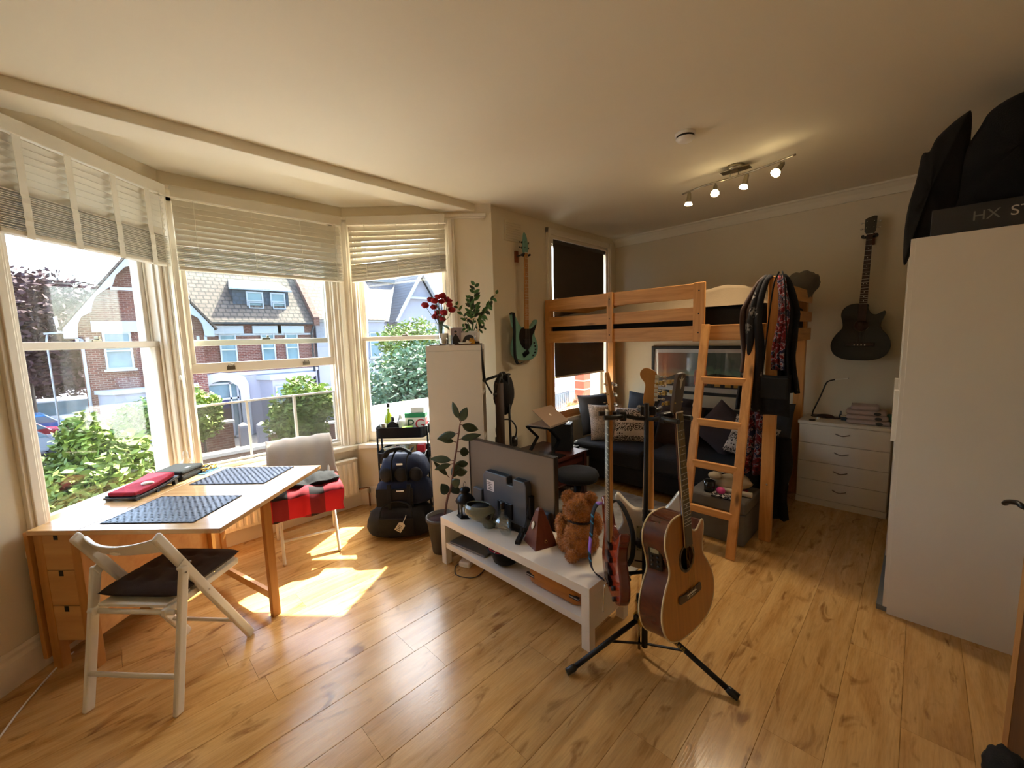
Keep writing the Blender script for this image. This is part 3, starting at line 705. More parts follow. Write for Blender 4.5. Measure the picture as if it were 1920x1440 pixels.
o = MB().bb(-.06, .06, -.05, .05, 0, .05).build('white_carton', 'pg_white', bevel=.002); o.location = tpos(.13, .05, .943); o.rotation_euler = (0, 0, math.radians(-42)); tag(o, 'plain white carton on top of the tea box', 'box')
# middle tray: packets and coffee boxes
mat('kraft', '#a3814f', .8); mat('coffee_red', '#b3161d', .6); mat('ring_dark', '#1b1414', .5)
for nm, x, c, lab in (('kraft_box', .10, 'kraft', 'brown cardboard box with a dark ring mark in the middle tray'), ('red_box', .17, 'coffee_red', 'red cardboard box with a ringed dot in the middle tray')):
    t = thing(nm, lab, 'box', tpos(x, -.07, .52), math.radians(-45)); MB().bb(-.032, .032, -.04, .04, 0, .15).build('carton', c, t, bevel=.002)
    MB(TR((0, -.0405, .045), 0, PI/2)).lathe([(.01, 0), (.021, 0), (.021, .001), (.01, .001)], n=18, cap=False).build('ring_mark', 'clear_white', t); MB(TR((0, -.0405, .045), 0, PI/2)).lathe([(.0, 0.0005), (.011, 0.0005), (.011, .0012), (0, .0012)], n=16).build('dot_mark', 'ring_dark', t)
random.seed(3)
for i, (c, lab, x) in enumerate((('#c9a63a', 'yellow crinkled snack packet in the middle tray', -.09), ('#c3788a', 'pink crinkled snack packet in the middle tray', -.03), ('#9fb46a', 'pale green crinkled snack packet in the middle tray', .03))):
    mat('packet%d' % i, c, .3, var=.35, scale=14, col2='#e3ded0')
    m = MB(); m.pillow(.12, .13, .05, Matrix.Translation((0, 0, .07)), 12, i, .012); o = m.build('snack_packet', 'packet%d' % i); o.location = tpos(x, -.04, .525); o.rotation_euler = (.2, .25*(i-1), math.radians(-45)+.2*i); tag(o, lab, 'packet')
# ---------------------------------------------------------------- stack of bags
mat('navy_fabric', '#141d36', .9, var=.25, scale=18, bmp=.3, bscale=220)
mat('olive_black', '#17130f', .85, var=.3, scale=14, bmp=.3, bscale=180)
def bagmesh(w, d, h, seed, sag=.12, p=3.2, top=.75):
    m = MB(); nu, nv = 40, 18
    def g(u, v):
        a = 2*PI*u; t = PI*(v-.5); c, s_ = math.cos(a), math.sin(a); ct, st = math.cos(t), math.sin(t)
        sp = lambda x, e: math.copysign(abs(x)**e, x); e = 2/p
        x, y, z = sp(c, e)*sp(ct, e)*w/2, sp(s_, e)*sp(ct, e)*d/2, (sp(st, e)+1)/2*h
        k = 1-(1-top)*max(0, z/h-.3)/.7; x *= k; y *= k
        nn = noise.noise(Vector((x*7+seed, y*7, z*9)))*.025+noise.noise(Vector((x*16, y*16+seed, z*16)))*.01
        z -= sag*h*max(0, z/h-.6)*(1-abs(2*x/w)**2)*1.5
        f = min(1, z/.03) if z < .03 else 1
        return (x*(1+nn*2), y*(1+nn*2.5), max(0, z+nn*f))
    return m.grid(g, nu, nv, True, True)
BG = math.radians(-45)
b1 = thing('duffel_bag', 'large black duffel bag with a white luggage tag on the floor under two bags', 'bag', (1.655, 3.0, 0), BG)
bagmesh(.57, .34, .29, 2).build('bag_body', 'olive_black', b1)
for s in (-1, 1):
    MB().tube(smoothpath([(-.13, s*.16, .2), (-.11, s*.14, .28), (-.02, s*.10, .31), (.1, s*.13, .29), (.13, s*.165, .2)], 6), .013, 8, flat=.5).build('handle', 'black_fabric', b1)
MB().tube(smoothpath([(-.25, -.03, .2), (-.1, -.0, .255), (.1, 0, .255), (.25, .03, .2)], 5), .006, 6).build('zip', 'black_plastic', b1)
MB().bb(-.14, .14, -.182, -.172, .06, .2).build('front_pocket', 'olive_black', b1, bevel=.008)
tg = MB(TR((.06, -.196, .17), 0, .15, .6)); tg.prism([(-.028, -.085), (.028, -.085), (.028, -.012), (.014, 0), (-.014, 0), (-.028, -.012)], -.001, .001, 'xz')
tgo = tg.build('luggage_tag', 'pg_white', b1); MB().tube(smoothpath([(.06, -.196, .17), (.075, -.19, .2), (.085, -.18, .23)], 4), .003, 6).build('tag_loop', 'tape_white', tgo)
mat('ink', '#50463f', .7)
tk = MB(TR((.06, -.1975, .17), 0, .15, .6))
for i in range(4): tk.bb(-.018, .014-.006*(i % 2), -.0004, .0004, -.075+i*.014, -.07+i*.014)
tk.build('tag_print', 'ink', tgo, kind='stuff')
b2 = thing('navy_bag', 'navy and black holdall in the middle of the bag stack', 'bag', (1.715, 3.02, .245), BG)
bagmesh(.50, .30, .25, 9, .05).build('bag_body', 'navy_fabric', b2)
MB().bb(-.20, .1, -.158, -.148, .02, .17).build('front_panel', 'black_fabric', b2, bevel=.008)
for s in (-.09, .07): MB().bb(s-.016, s+.016, -.165, -.15, .0, .21).build('strap', 'black_fabric', b2, bevel=.003)
MB().bb(-.03, .03, -.168, -.163, .15, .16).build('name_plate', 'clear_white', b2, bevel=.002)
b3 = thing('tool_bag', 'navy tool bag with black front pockets on top of the bag stack', 'bag', (1.735, 3.04, .445), BG)
bagmesh(.43, .27, .22, 5, .08).build('bag_body', 'navy_fabric', b3)
for i, x in enumerate((-.125, 0, .12)):
    m = MB(); m.ell((x, -.13, .07), (.055, .02, .06), 14, 10); m.build('pocket', 'olive_black', b3)
for s in (-.06, .06): MB().tube(smoothpath([(s-.01, -.14, .02), (s-.01, -.145, .17), (s+.01, -.10, .25), (s+.02, 0, .26)], 5), .016, 8, flat=.35).build('strap', 'black_fabric', b3)
MB().bb(-.03, .02, -.150, -.146, .155, .17).build('name_plate', 'clear_white', b3, bevel=.002)
MB().tube(smoothpath([(-.15, -.05, .2), (-.1, -.09, .26), (0, -.08, .275), (.08, -.1, .24)], 5), .03, 8, flat=.5).build('shoulder_strap', 'black_fabric', b3)
wc = MB().tube(smoothpath([tpos(.02, -.155, .63), tpos(.05, -.19, .585), tpos(.12, -.21, .545), tpos(.2, -.2, .56), tpos(.235, -.17, .64)], 6), .0035, 6)
o = wc.build('white_cable', 'clear_white'); tag(o, 'thin white cable looping from the middle tray over the tool bag', 'cable')
mat('key_silver', '#b8b8b8', .3, metal=.9)
m = MB(); random.seed(2)
for i in range(9): m.box((random.uniform(-.05, .05), random.uniform(-.02, .02), random.uniform(.0, .04)), (.03, .006, .018), rz=random.random()*3, rx=random.random()*3)
o = m.build('plug_bundle', 'key_silver'); o['kind'] = 'stuff'; o.location = tpos(.0, -.16, .62); tag(o, 'tangle of small white plugs and adaptors at the edge of the middle tray', 'adaptors')
# ================================================================ SHELF UNIT, BENCH, TV
R45 = math.radians(-45)
CF = Vector((1.935, 2.565, 0)); CAB = Matrix.Translation(CF) @ rotz(R45)
cu = thing('shelf_unit', 'tall narrow white shelf unit standing side-on behind the rubber plant', 'shelf', CF, R45)
hw, dp, hh = .2125, .44, 1.555
MB().bb(-hw, hw, 0, dp, hh-.042, hh).build('top_board', 'white_lacquer', cu, bevel=.001)
MB().bb(-hw, hw, 0, .042, .04, hh-.0435).build('side_panel', 'white_lacquer', cu, bevel=.001)
MB().bb(-hw, hw, dp-.042, dp, .04, hh-.0435).build('side_panel', 'white_lacquer', cu, bevel=.001)
MB().bb(-hw, hw, 0, dp, 0, .04).build('bottom_board', 'white_lacquer', cu)
MB().bb(-hw, -hw+.006, .042, dp-.042, .04, hh-.04).build('back_panel', 'white_lacquer', cu)
for k in (1, 2, 3): MB().bb(-hw+.006, hw, .042, dp-.042, .02+k*.375, .038+k*.375).build('shelf', 'white_lacquer', cu)
def cp(x, y, z=hh): return CAB @ Vector((x, y, z))
# --- on top of the unit
wood('walnut_board', '#6a3f22', '#4a2a16', 3, (1, 9, 9), .5)
o = MB().bb(-.19, .205, .03, .3, 0, .008).build('wooden_tray', 'walnut_board', bevel=.002); o.location = cp(0, 0); o.rotation_euler = (0, 0, R45); tag(o, 'thin brown wooden board under the vase on the shelf unit', 'board')
mat('leaf', '#3f6b2c', .45, var=.35, scale=8); mat('leaf_dark', '#26361d', .35, var=.3, scale=6); mat('stem_green', '#54702f', .5); mat('carnation', '#a80d18', .8, var=.35, scale=60)
mat('water', '#b8c4b8', .1)
ZT = hh+.008
def flower_head(m, c, r, seed):
    m.ell(c, (r, r, r*.75), 18, 10, lambda d: 1+.32*noise.noise(d*3.5+Vector((seed, 0, 0)))+.2*noise.noise(d*8+Vector((seed, 0, 0))))
v = thing('flower_vase', 'clear glass vase of red carnations on top of the shelf unit', 'vase', cp(-.115, .15, ZT), R45)
MB().lathe([(.0, .0), (.045, 0), (.052, .02), (.05, .05), (.03, .09), (.028, .11), (.042, .17), (.046, .19)], n=24, cap=False).build('vase_glass', 'clear_glass', v)
random.seed(12)
heads = [(-.115, .315), (-.075, .36), (-.05, .30), (-.03, .345), (0, .375), (.02, .34), (.03, .385), (.055, .36), (.075, .345), (.095, .275), (-.02, .255), (-.01, .215), (.04, .25), (.02, .20), (.085, .31), (-.045, .225)]
for i, (x, z) in enumerate(heads):
    yy = random.uniform(-.05, .05); st = MB().tube(smoothpath([(x*.1, yy*.2, .02), (x*.2, yy*.2, .16), (x*.7, yy*.7, z-.06), (x, yy, z)], 4), .0022, 5).build('flower_stem', 'stem_green', v)
    m = MB(); flower_head(m, (x, yy, z), .026 if i % 3 else .03, i); m.build('flower_head', 'carnation', v)
for a, b_, c in ((.0, .01, .45), (.12, -.02, .51), (.03, .03, .43)): MB().tube([(.0, 0, .1), (a*.5, b_, .28), (a if a != .12 else .06, b_, c)], [.002, .002, .001], 5).build('bare_twig', 'leaf_dark', v)
def leafmesh(m, T, L, Wd, curl=.15, n=6, fold=.12):
    old = m.T; m.T = old @ T
    def g(u, vv):
        x = vv*L; wv = Wd*.5*math.sin(PI*min(1, vv**.85))**.8 if 0 < vv < 1 else 0
        y = (u*2-1)*wv; return (x, y, -curl*L*vv*vv+abs(u*2-1)*wv*fold*2)
    m.grid(g, 4, n); m.T = old
m = MB()
for k, a in enumerate((2.6, 3.6, .3, 5.5)): leafmesh(m, TR((0, 0, .15), a, 0, -.6 if k < 2 else -.2), .11, .05, .6)
m.build('foliage', 'leaf', v, kind='stuff')
o = MB().lathe([(.0, 0), (.034, 0), (.036, .004), (.036, .085), (.032, .085), (.031, .006), (0, .006)], n=24).build('silver_cup', 'chrome'); o.location = cp(-.075, .05, ZT); tag(o, 'polished silver cup in front of the carnation vase', 'cup')
o = MB().lathe([(.0, 0), (.02, 0), (.024, .07), (.022, .07), (.018, .005), (0, .005)], n=20).build('shot_glass', 'clear_glass'); o.location = cp(-.03, .045, ZT); tag(o, 'small clear glass beside the silver cup', 'glass')
for i, x in enumerate((-.045, -.0)):
    o = MB().lathe([(0, 0), (.012, 0), (.013, .006), (0, .007)], n=14).build('tea_light', 'clear_white'); o.location = cp(x, .018, hh); tag(o, 'tiny white tea light on the edge of the shelf unit', 'candle', 'tea lights on the shelf unit')
mat('photo_paper', '#c9bdb3', .4); mat('photo_mauve', '#9c8a8d', .4); mat('photo_dark', '#1d1718', .5); mat('photo_face', '#b08a72', .5)
def photo(name, lab, loc, w, h, rz, tilt, kind):
    t = thing(name, lab, 'photograph', loc, group=None, rot=(tilt, 0, rz))
    MB().bb(-w/2, w/2, -.0012, .0012, 0, h).build('card', 'photo_paper' if kind != 1 else 'photo_mauve', t)
    m = MB()
    if kind == 1:
        m.prism(sp2([(-.025, .0), (-.028, .045), (-.012, .07), (-.01, .085), (.004, .085), (.006, .07), (.02, .05), (.03, 0)], 3), -.002, -.0013, 'xz'); m.build('figure_print', 'photo_dark', t)
        m = MB(); m.prism([(-.003+.009*math.cos(a), .09+.011*math.sin(a)) for a in [2*PI*i/12 for i in range(12)]], -.0022, -.0014, 'xz'); m.build('face_print', 'photo_face', t); m = MB(); m.prism([(-.003+.011*math.cos(a), .098+.008*math.sin(a)) for a in [2*PI*i/12 for i in range(12)]], -.0024, -.0014, 'xz'); m.build('hair_print', 'photo_dark', t)
    elif kind == 2:
        m.bb(-w/2+.006, w/2-.006, -.002, -.0013, .02, h-.006); m.build('picture_print', 'photo_mauve', t); MB().prism([(.02+.013*math.cos(a), .085+.016*math.sin(a)) for a in [2*PI*i/12 for i in range(12)]], -.0025, -.0018, 'xz').build('face_print', 'photo_dark', t)
    else:
        m.prism(sp2([(-.05, .0), (-.04, .05), (-.01, .07), (.03, .06), (.05, .0)], 3), -.002, -.0013, 'xz'); m.build('figure_print', 'photo_dark', t); MB().prism(sp2([(-.03, .0), (-.02, .03), (.0, .02), (.02, .0)], 3), -.003, -.0021, 'xz').build('pale_print', 'clear_white', t)
photo('portrait_photo', 'photo card of a dark-haired person in black leaning in front of the white pot', cp(.015, .09, ZT), .085, .125, R45+.1, -.15, 1)
photo('white_photo', 'white-bordered photo card standing behind the portrait card', cp(.03, .13, ZT), .1, .135, R45, -.12, 2)
photo('wide_photo', 'wide photo card leaning in front of the plant pot', cp(.118, .085, ZT), .13, .09, R45-.1, -.15, 3)
mat('toy_yellow', '#c98a1e', .5, var=.3, scale=40); m = MB(); m.bb(-.022, .022, -.012, .012, 0, .028); m.bb(-.016, -.006, -.01, .01, .028, .044); m.bb(.006, .016, -.01, .01, .028, .044); m.prism([(-.02, .028), (.02, .028), (.0, .038)], -.008, .008, 'xz')
o = m.build('castle_figurine', 'toy_yellow', bevel=.002); o.location = cp(.145, .04, ZT); o.rotation_euler = (0, 0, R45); tag(o, 'little ochre castle-shaped figurine on the shelf unit', 'figurine')
mat('ash_white', '#cfc8bd', .4); o = MB().lathe([(.0, 0), (.04, 0), (.055, .012), (.052, .013), (.035, .004), (0, .004)], n=24).build('small_dish', 'ash_white'); o.location = cp(.09, .035, ZT); tag(o, 'small white dish in front of the wide photo card', 'dish')
# ZZ plant
z = thing('leafy_houseplant', 'leafy green houseplant in a white pot on the shelf unit', 'plant', cp(.14, .17, ZT), R45)
mat('pot_white', '#d8d4ca', .35); MB().lathe([(0, 0), (.05, 0), (.062, .1), (.058, .1), (.05, .085), (0, .085)], n=24).build('pot', 'pot_white', z)
mat('ribbon', '#d9c39a', .7); MB().tube(smoothpath([(-.055, -.03, .09), (-.06, -.05, .15), (-.03, -.05, .2), (.0, -.04, .19), (.03, -.05, .2), (.05, -.045, .14), (.045, -.04, .09)], 5), .012, 6, flat=.25).build('ribbon_bow', 'ribbon', z)
random.seed(5)
for (dx, dy, hz, nl, L, lo) in ((.03, .02, .47, 15, .06, .4), (-.015, 0, .36, 11, .05, .4), (-.125, .0, .31, 8, .045, .35), (.20, -.02, .385, 12, .05, .3), (.15, -.03, .295, 10, .055, .45), (.045, -.04, .30, 8, .05, .4), (.09, .03, .13, 5, .04, .4), (-.06, -.04, .13, 6, .04, .35)):
    P = smoothpath([(0, 0, .08), (dx*.35, dy, .08+(hz-.08)*.45), (dx, dy*2, hz)], 8); s_ = MB().tube(P, [.005-.0035*i/len(P) for i in range(len(P))], 6).build('stalk', 'stem_green', z)
    for i in range(nl):
        f = lo+(1-lo)*i/(nl-1); p = P[min(len(P)-1, int(f*(len(P)-1)))]; d = (P[-1]-P[len(P)//2]).normalized()
        az = math.atan2(d.y, d.x); side = 1 if i % 2 else -1
        ld = (d*.75+Vector((1, 0, 0))*side*(.8 if abs(d.x) < .6 else .25)+Vector((0, 0, 1))*(0 if abs(d.x) < .6 else side*.8)+Vector((0, random.uniform(-.3, .3), 0))).normalized(); nn = Vector((random.uniform(-.4, .4), -1, random.uniform(-.1, .6))); nn = (nn-ld*nn.dot(ld)).normalized(); yv = nn.cross(ld)
        m = MB(); leafmesh(m, Matrix(((ld.x, yv.x, nn.x, p.x), (ld.y, yv.y, nn.y, p.y), (ld.z, yv.z, nn.z, p.z), (0, 0, 0, 1))), L*(.8+.5*math.sin(PI*f)), L*.5, .15)
        m.build('leaf', 'leaf' if i % 3 else 'leaf_dark', s_)
# ---------------------------------------------------------------- rubber plant
rpz = thing('rubber_plant', 'tall rubber plant with big dark oval leaves in a grey pot by the bench', 'plant', (1.71, 2.505, 0))
mat('pot_grey', '#4d463f', .6); mat('soil', '#3a1a18', .95, var=.4, scale=40); mat('rubber_leaf', '#39462f', .28, var=.2, scale=5); mat('rubber_under', '#6b7a66', .4); mat('stem_brown', '#6b4338', .6)
MB().lathe([(0, 0), (.075, 0), (.11, .25), (.118, .25), (.118, .275), (.108, .275), (.1, .24), (0, .24)], n=28).build('pot', 'pot_grey', rpz)
MB().lathe([(0, .241), (.099, .241), (.099, .25), (0, .252)], n=24).build('soil', 'soil', rpz)
# leaf list: anchor on the stem, direction in the plane facing the room, length and width
RPX = Vector((.707, -.707, 0)); RPF = Vector((.707, .707, 0))
def rq(a, z, d=0): return RPX*a+RPF*d+Vector((0, 0, z))
SP = smoothpath([rq(.02, .23), rq(.05, .40), rq(.085, .50), rq(.117, .69), rq(.14, .80), rq(.16, .91), rq(.172, .98)], 6)
MB().tube(SP, [.009-.004*i/len(SP) for i in range(len(SP))], 8).build('stem', 'stem_brown', rpz)
random.seed(31)
for (a, z, da, dz, wd, dd) in ((.172, 1.0, -.05, .125, .05, .01), (.172, .98, .045, .105, .068, -.01), (.168, .975, .12, -.05, .068, .03), (.16, .91, -.15, -.035, .068, .0), (.14, .84, -.115, .035, .045, -.02), (.155, .86, .15, .035, .055, -.03), (.14, .77, .07, -.015, .07, .03), (.115, .70, -.165, .02, .06, .01), (.11, .68, -.12, -.03, .045, -.03), (.075, .57, -.10, .115, .04, .0), (.12, .67, .08, -.005, .055, .03), (.10, .60, .09, .005, .07, .03), (.09, .55, .055, .12, .07, .05), (.08, .50, .06, .05, .075, -.03), (.06, .43, -.03, .09, .075, -.04), (.085, .52, .04, -.09, .07, .04)):
    d = (RPX*da+Vector((0, 0, dz))+RPF*dd); L = d.length; d.normalize(); nrm = -RPF+RPX*random.uniform(-.35, .35)+Vector((0, 0, random.uniform(.1, .7)))
    nrm = (nrm-d*nrm.dot(d)).normalized(); yv = nrm.cross(d); p = rq(a, z, 0); q_ = p+d*.02
    T = Matrix(((d.x, yv.x, nrm.x, q_.x), (d.y, yv.y, nrm.y, q_.y), (d.z, yv.z, nrm.z, q_.z), (0, 0, 0, 1)))
    MB().tube([p, q_+d*.005], .003, 5).build('petiole', 'stem_brown', rpz)
    m = MB(); leafmesh(m, T, L, wd, .12, 8, .06); lf = m.build('leaf', 'rubber_leaf', rpz); so = lf.modifiers.new('s', 'SOLIDIFY'); so.thickness = .0015
# ---------------------------------------------------------------- white bench
BX, BY0, BY1, BD, BH = 1.605, 1.10, 2.365, .385, .345
bn = thing('low_bench', 'long low white bench with one shelf under the television', 'bench', (BX, BY0, 0), 0)
LB = BY1-BY0
MB().bb(0, BD, 0, LB, BH-.05, BH).build('top_board', 'white_lacquer', bn, bevel=.0015)
MB().bb(.004, BD-.004, .05, LB-.05, .125, .165).build('shelf', 'white_lacquer', bn, bevel=.0015)
for y in (0, LB-.05):
    MB().bb(.0, BD, y, y+.05, .105, BH-.05).build('end_panel', 'white_lacquer', bn, bevel=.0015)
    for x in (0, BD-.05): MB().bb(x, x+.05, y, y+.05, 0, .105).build('leg', 'white_lacquer', bn, bevel=.0015)
# television seen from behind
mat('tv_back', '#65584b', .45, var=.05); mat('tv_edge', '#1b1514', .3); mat('tv_box', '#4c5056', .5, var=.05); mat('sticker', '#cfc4c0', .5); mat('vent_dark', '#17181a', .6)
tvx = 1.885
tv = thing('television', 'flat television seen from behind on the white bench', 'television', (tvx, 1.945, BH), math.radians(-90))
# local: x = -world y ... rz -90 => local x -> world -y, local y -> world +x
tw, tz0, tz1 = .405, .055, .52
MB().bb(-tw, tw, .0, .03, tz0, tz1).build('screen_panel', 'tv_back', tv, bevel=.004)
MB().frame(-tw-.004, tw+.004, tz0-.004, tz1+.004, .008, -.004, .034).build('bezel', 'tv_edge', tv)
MB().bb(-tw+.01, tw-.01, .031, .033, tz0+.01, tz1-.01).build('screen', 'black_plastic', tv)
hs = MB().prism([(-.20, .03), (.215, .03), (.215, .31), (.20, .335), (.045+.05, .335), (.095, .285), (.04, .285), (.04, .335), (-.17, .335), (-.20, .30)], -.055, .0, 'xz').build('rear_housing', 'tv_box', tv, bevel=.006)
for x0, x1 in ((-.165, .03), (.11, .19)):
    for k in range(7): MB().bb(x0, x1, -.05+k*.006, -.047+k*.006, .3345, .3365).build('vent_slot', 'vent_dark', hs)
MB().bb(-.16, -.085, -.0565, -.0545, .20, .275).build('rating_sticker', 'sticker', hs); st = MB()
for k in range(5): st.bb(-.153, -.10-.008*(k % 3), -.0572, -.0564, .21+k*.012, .214+k*.012)
st.build('sticker_print', 'ink', hs, kind='stuff')
MB().bb(.205, .235, -.04, .0, .1, .24).build('socket_recess', 'vent_dark', tv)
MB().bb(-.05, .09, -.064, -.05, .05, .16).build('stand_neck', 'black_plastic', tv, bevel=.004)
MB().bb(-.03, .03, -.06, .01, -.0, .09).build('stand_post', 'black_plastic', tv)
MB().prism(rrect(.44, .17, .03), 0, .012).build('stand_foot', 'black_plastic', tv)
for x in (-.3, .33): MB().bb(x-.05, x+.05, -.03, .0, tz0, .17).build('speaker_bulge', 'tv_box', tv, bevel=.008)
MB().tube(smoothpath([(.22, -.03, .2), (.23, -.07, .12), (.2, -.09, .03), (.05, -.13, .006), (-.05, -.17, .005), (-.09, -.12, .005), (-.02, -.09, .005), (.12, -.10, .005)], 6), .0025, 6).build('power_cable', 'black_plastic', tv)
# lantern
ln = thing('lantern', 'black metal candle lantern at the end of the white bench', 'lantern', (1.735, 2.235, BH), .3)
MB().lathe([(.0, 0), (.062, 0), (.066, .006), (.062, .014), (.05, .018), (0, .018)], n=6, smooth=False).build('base', 'dark_metal', ln)
for k in range(6):
    a = PI/3*k; MB().bar((.05*math.cos(a), .05*math.sin(a), .015), (.05*math.cos(a), .05*math.sin(a), .115), .008, .008).build('post', 'dark_metal', ln)
    b_ = a+PI/3; MB().add([(.048*math.cos(a), .048*math.sin(a), .018), (.048*math.cos(b_), .048*math.sin(b_), .018), (.048*math.cos(b_), .048*math.sin(b_), .112), (.048*math.cos(a), .048*math.sin(a), .112)], [(0, 1, 2, 3)]).build('pane', 'clear_glass', ln)
MB().lathe([(.068, .11), (.07, .116), (.06, .135), (.045, .155), (.028, .165), (.026, .175), (.036, .182), (.038, .195), (.028, .208), (.008, .215), (0, .216)], n=24).build('cap', 'dark_metal', ln)
MB().tube(smoothpath([(-.012, 0, .212), (-.016, 0, .235), (0, 0, .252), (.016, 0, .235), (.012, 0, .212)], 5), .0016, 6).build('handle', 'dark_metal', ln)
MB().lathe([(0, .018), (.022, .018), (.022, .06), (0, .06)], n=16).build('candle', 'clear_white', ln)
# skulls
def skull(m, s, openTop):
    def g(u, v):
        a = 2*PI*u; t = v
        # stacked cross-sections from jaw (0) to crown (1); front = -y
        zz = t*.112; prof = [(0, .026, .03, -.04), (.2, .032, .038, -.036), (.32, .04, .056, -.016), (.45, .05, .074, .004), (.65, .057, .084, .012), (.85, .053, .08, .016), (1, .042, .066, .02)] if openTop else [(0, .028, .036, -.03), (.2, .034, .042, -.025), (.35, .042, .055, -.01), (.5, .05, .064, .0), (.7, .052, .066, .004), (.88, .04, .05, .004), (1, .012, .012, .0)]
        for i in range(len(prof)-1):
            if prof[i][0] <= t <= prof[i+1][0]:
                f = (t-prof[i][0])/(prof[i+1][0]-prof[i][0]); f = f*f*(3-2*f); rx, ry, oy = [prof[i][k]*(1-f)+prof[i+1][k]*f for k in (1, 2, 3)]; break
        p = Vector((rx*math.cos(a), oy+ry*math.sin(a), zz))
        for ex in (-.023, .023):
            d = ((p.x-ex)**2+(p.z-.061)**2)/.00022
            if p.y < 0: p.y += .028*math.exp(-d)
        if p.y < 0: p.y += .018*math.exp(-(p.x**2/.00006+(p.z-.042)**2/.00012)); p.y -= .006*math.exp(-((p.z-.086)**2/.00008))
        if p.y < 0 and p.z < .03: p.y += .003*math.sin(p.x*420)*math.exp(-((p.z-.02)**2/.00006))
        return p*s
    m.grid(g, 48, 30, True, True)
mat('skull_ceramic', '#6a6d5c', .15, var=.25, scale=10, coat=.5)
sk = thing('skull_planter', 'glossy grey-green ceramic skull with an open cranium on the bench', 'ornament', (1.712, 2.03, BH), math.radians(24))
m = MB(); skull(m, 1.32, True); o = m.build('skull', 'skull_ceramic', sk); so = o.modifiers.new('s', 'SOLIDIFY'); so.thickness = .006
MB().lathe([(0, .08), (.055, .08), (.06, .135), (0, .135)], (0, .013, 0), 18).build('dark_hollow', 'black_matte', sk)
for ex in (-.023, .023): MB().ell((ex*1.32, -.062, .081), (.019, .015, .018), 12, 8).build('eye_socket', 'vent_dark', sk)
MB().ell((0, -.066, .0555), (.009, .015, .015), 10, 8).build('nose_hole', 'vent_dark', sk)
gs = thing('skull_bottle', 'clear glass skull-shaped bottle with a black stopper on the bench', 'bottle', (1.74, 1.855, BH), math.radians(-10))
m = MB(); skull(m, 1.0, False); m.build('glass_skull', 'clear_glass', gs)
m = MB(); skull(m, .94, False); m.build('inner_glass', 'clear_glass', gs).location = (0, .0, .003)
MB().lathe([(.02, .118), (.014, .133), (.014, .165)], n=14, cap=False).build('bottle_neck', 'clear_glass', gs)
MB().lathe([(.016, .16), (.016, .2), (.013, .205), (0, .205)], n=14).build('stopper', 'black_plastic', gs)
# metronome
mt = thing('metronome', 'brown wooden pyramid metronome on the white bench', 'metronome', (1.795, 1.585, BH), math.radians(-20))
wood('mahogany', '#6b3420', '#4d2114', 3, (9, 9, 1), .35); b_ = .078; t_ = .018
MB().add([(-b_, -b_, 0), (b_, -b_, 0), (b_, b_, 0), (-b_, b_, 0), (-t_, -t_, .215), (t_, -t_, .215), (t_, t_, .215), (-t_, t_, .215)], [(3, 2, 1, 0), (4, 5, 6, 7), (0, 1, 5, 4), (1, 2, 6, 5), (2, 3, 7, 6), (3, 0, 4, 7)]).build('case', 'mahogany', mt, bevel=.003)
MB().lathe([(.02, .215), (.016, .222), (.006, .228), (0, .228)], n=4, smooth=False, a0=PI/4).build('finial', 'mahogany', mt)
mat('badge_gold', '#d9cdb4', .35); MB(TR((-.0485, 0, .125), -PI/2, -.27)).prism([(.0, .026), (.014, .012), (.014, -.012), (0, -.026), (-.014, -.012), (-.014, .012)], -.002, .002, 'xz').build('badge', 'badge_gold', mt)
MB(TR((.0, -.0705, .04), 0, PI/2-.27)).lathe([(.006, 0), (.009, 0), (.009, .002), (.006, .002)], n=16, cap=False).build('winding_hole', 'brass', mt)
# black clip stand
m = MB(); m.box((0, 0, .018), (.035, .12, .02), rx=.15); m.box((.0, .05, .035), (.02, .03, .05), rx=-.3); m.box((.012, -.02, .032), (.01, .06, .012), rx=.3)
o = m.build('phone_holder', 'black_plastic', bevel=.004); o.location = (1.735, 1.70, BH); o.rotation_euler = (0, 0, -1.1); tag(o, 'small black clip-on phone holder lying beside the metronome', 'holder')
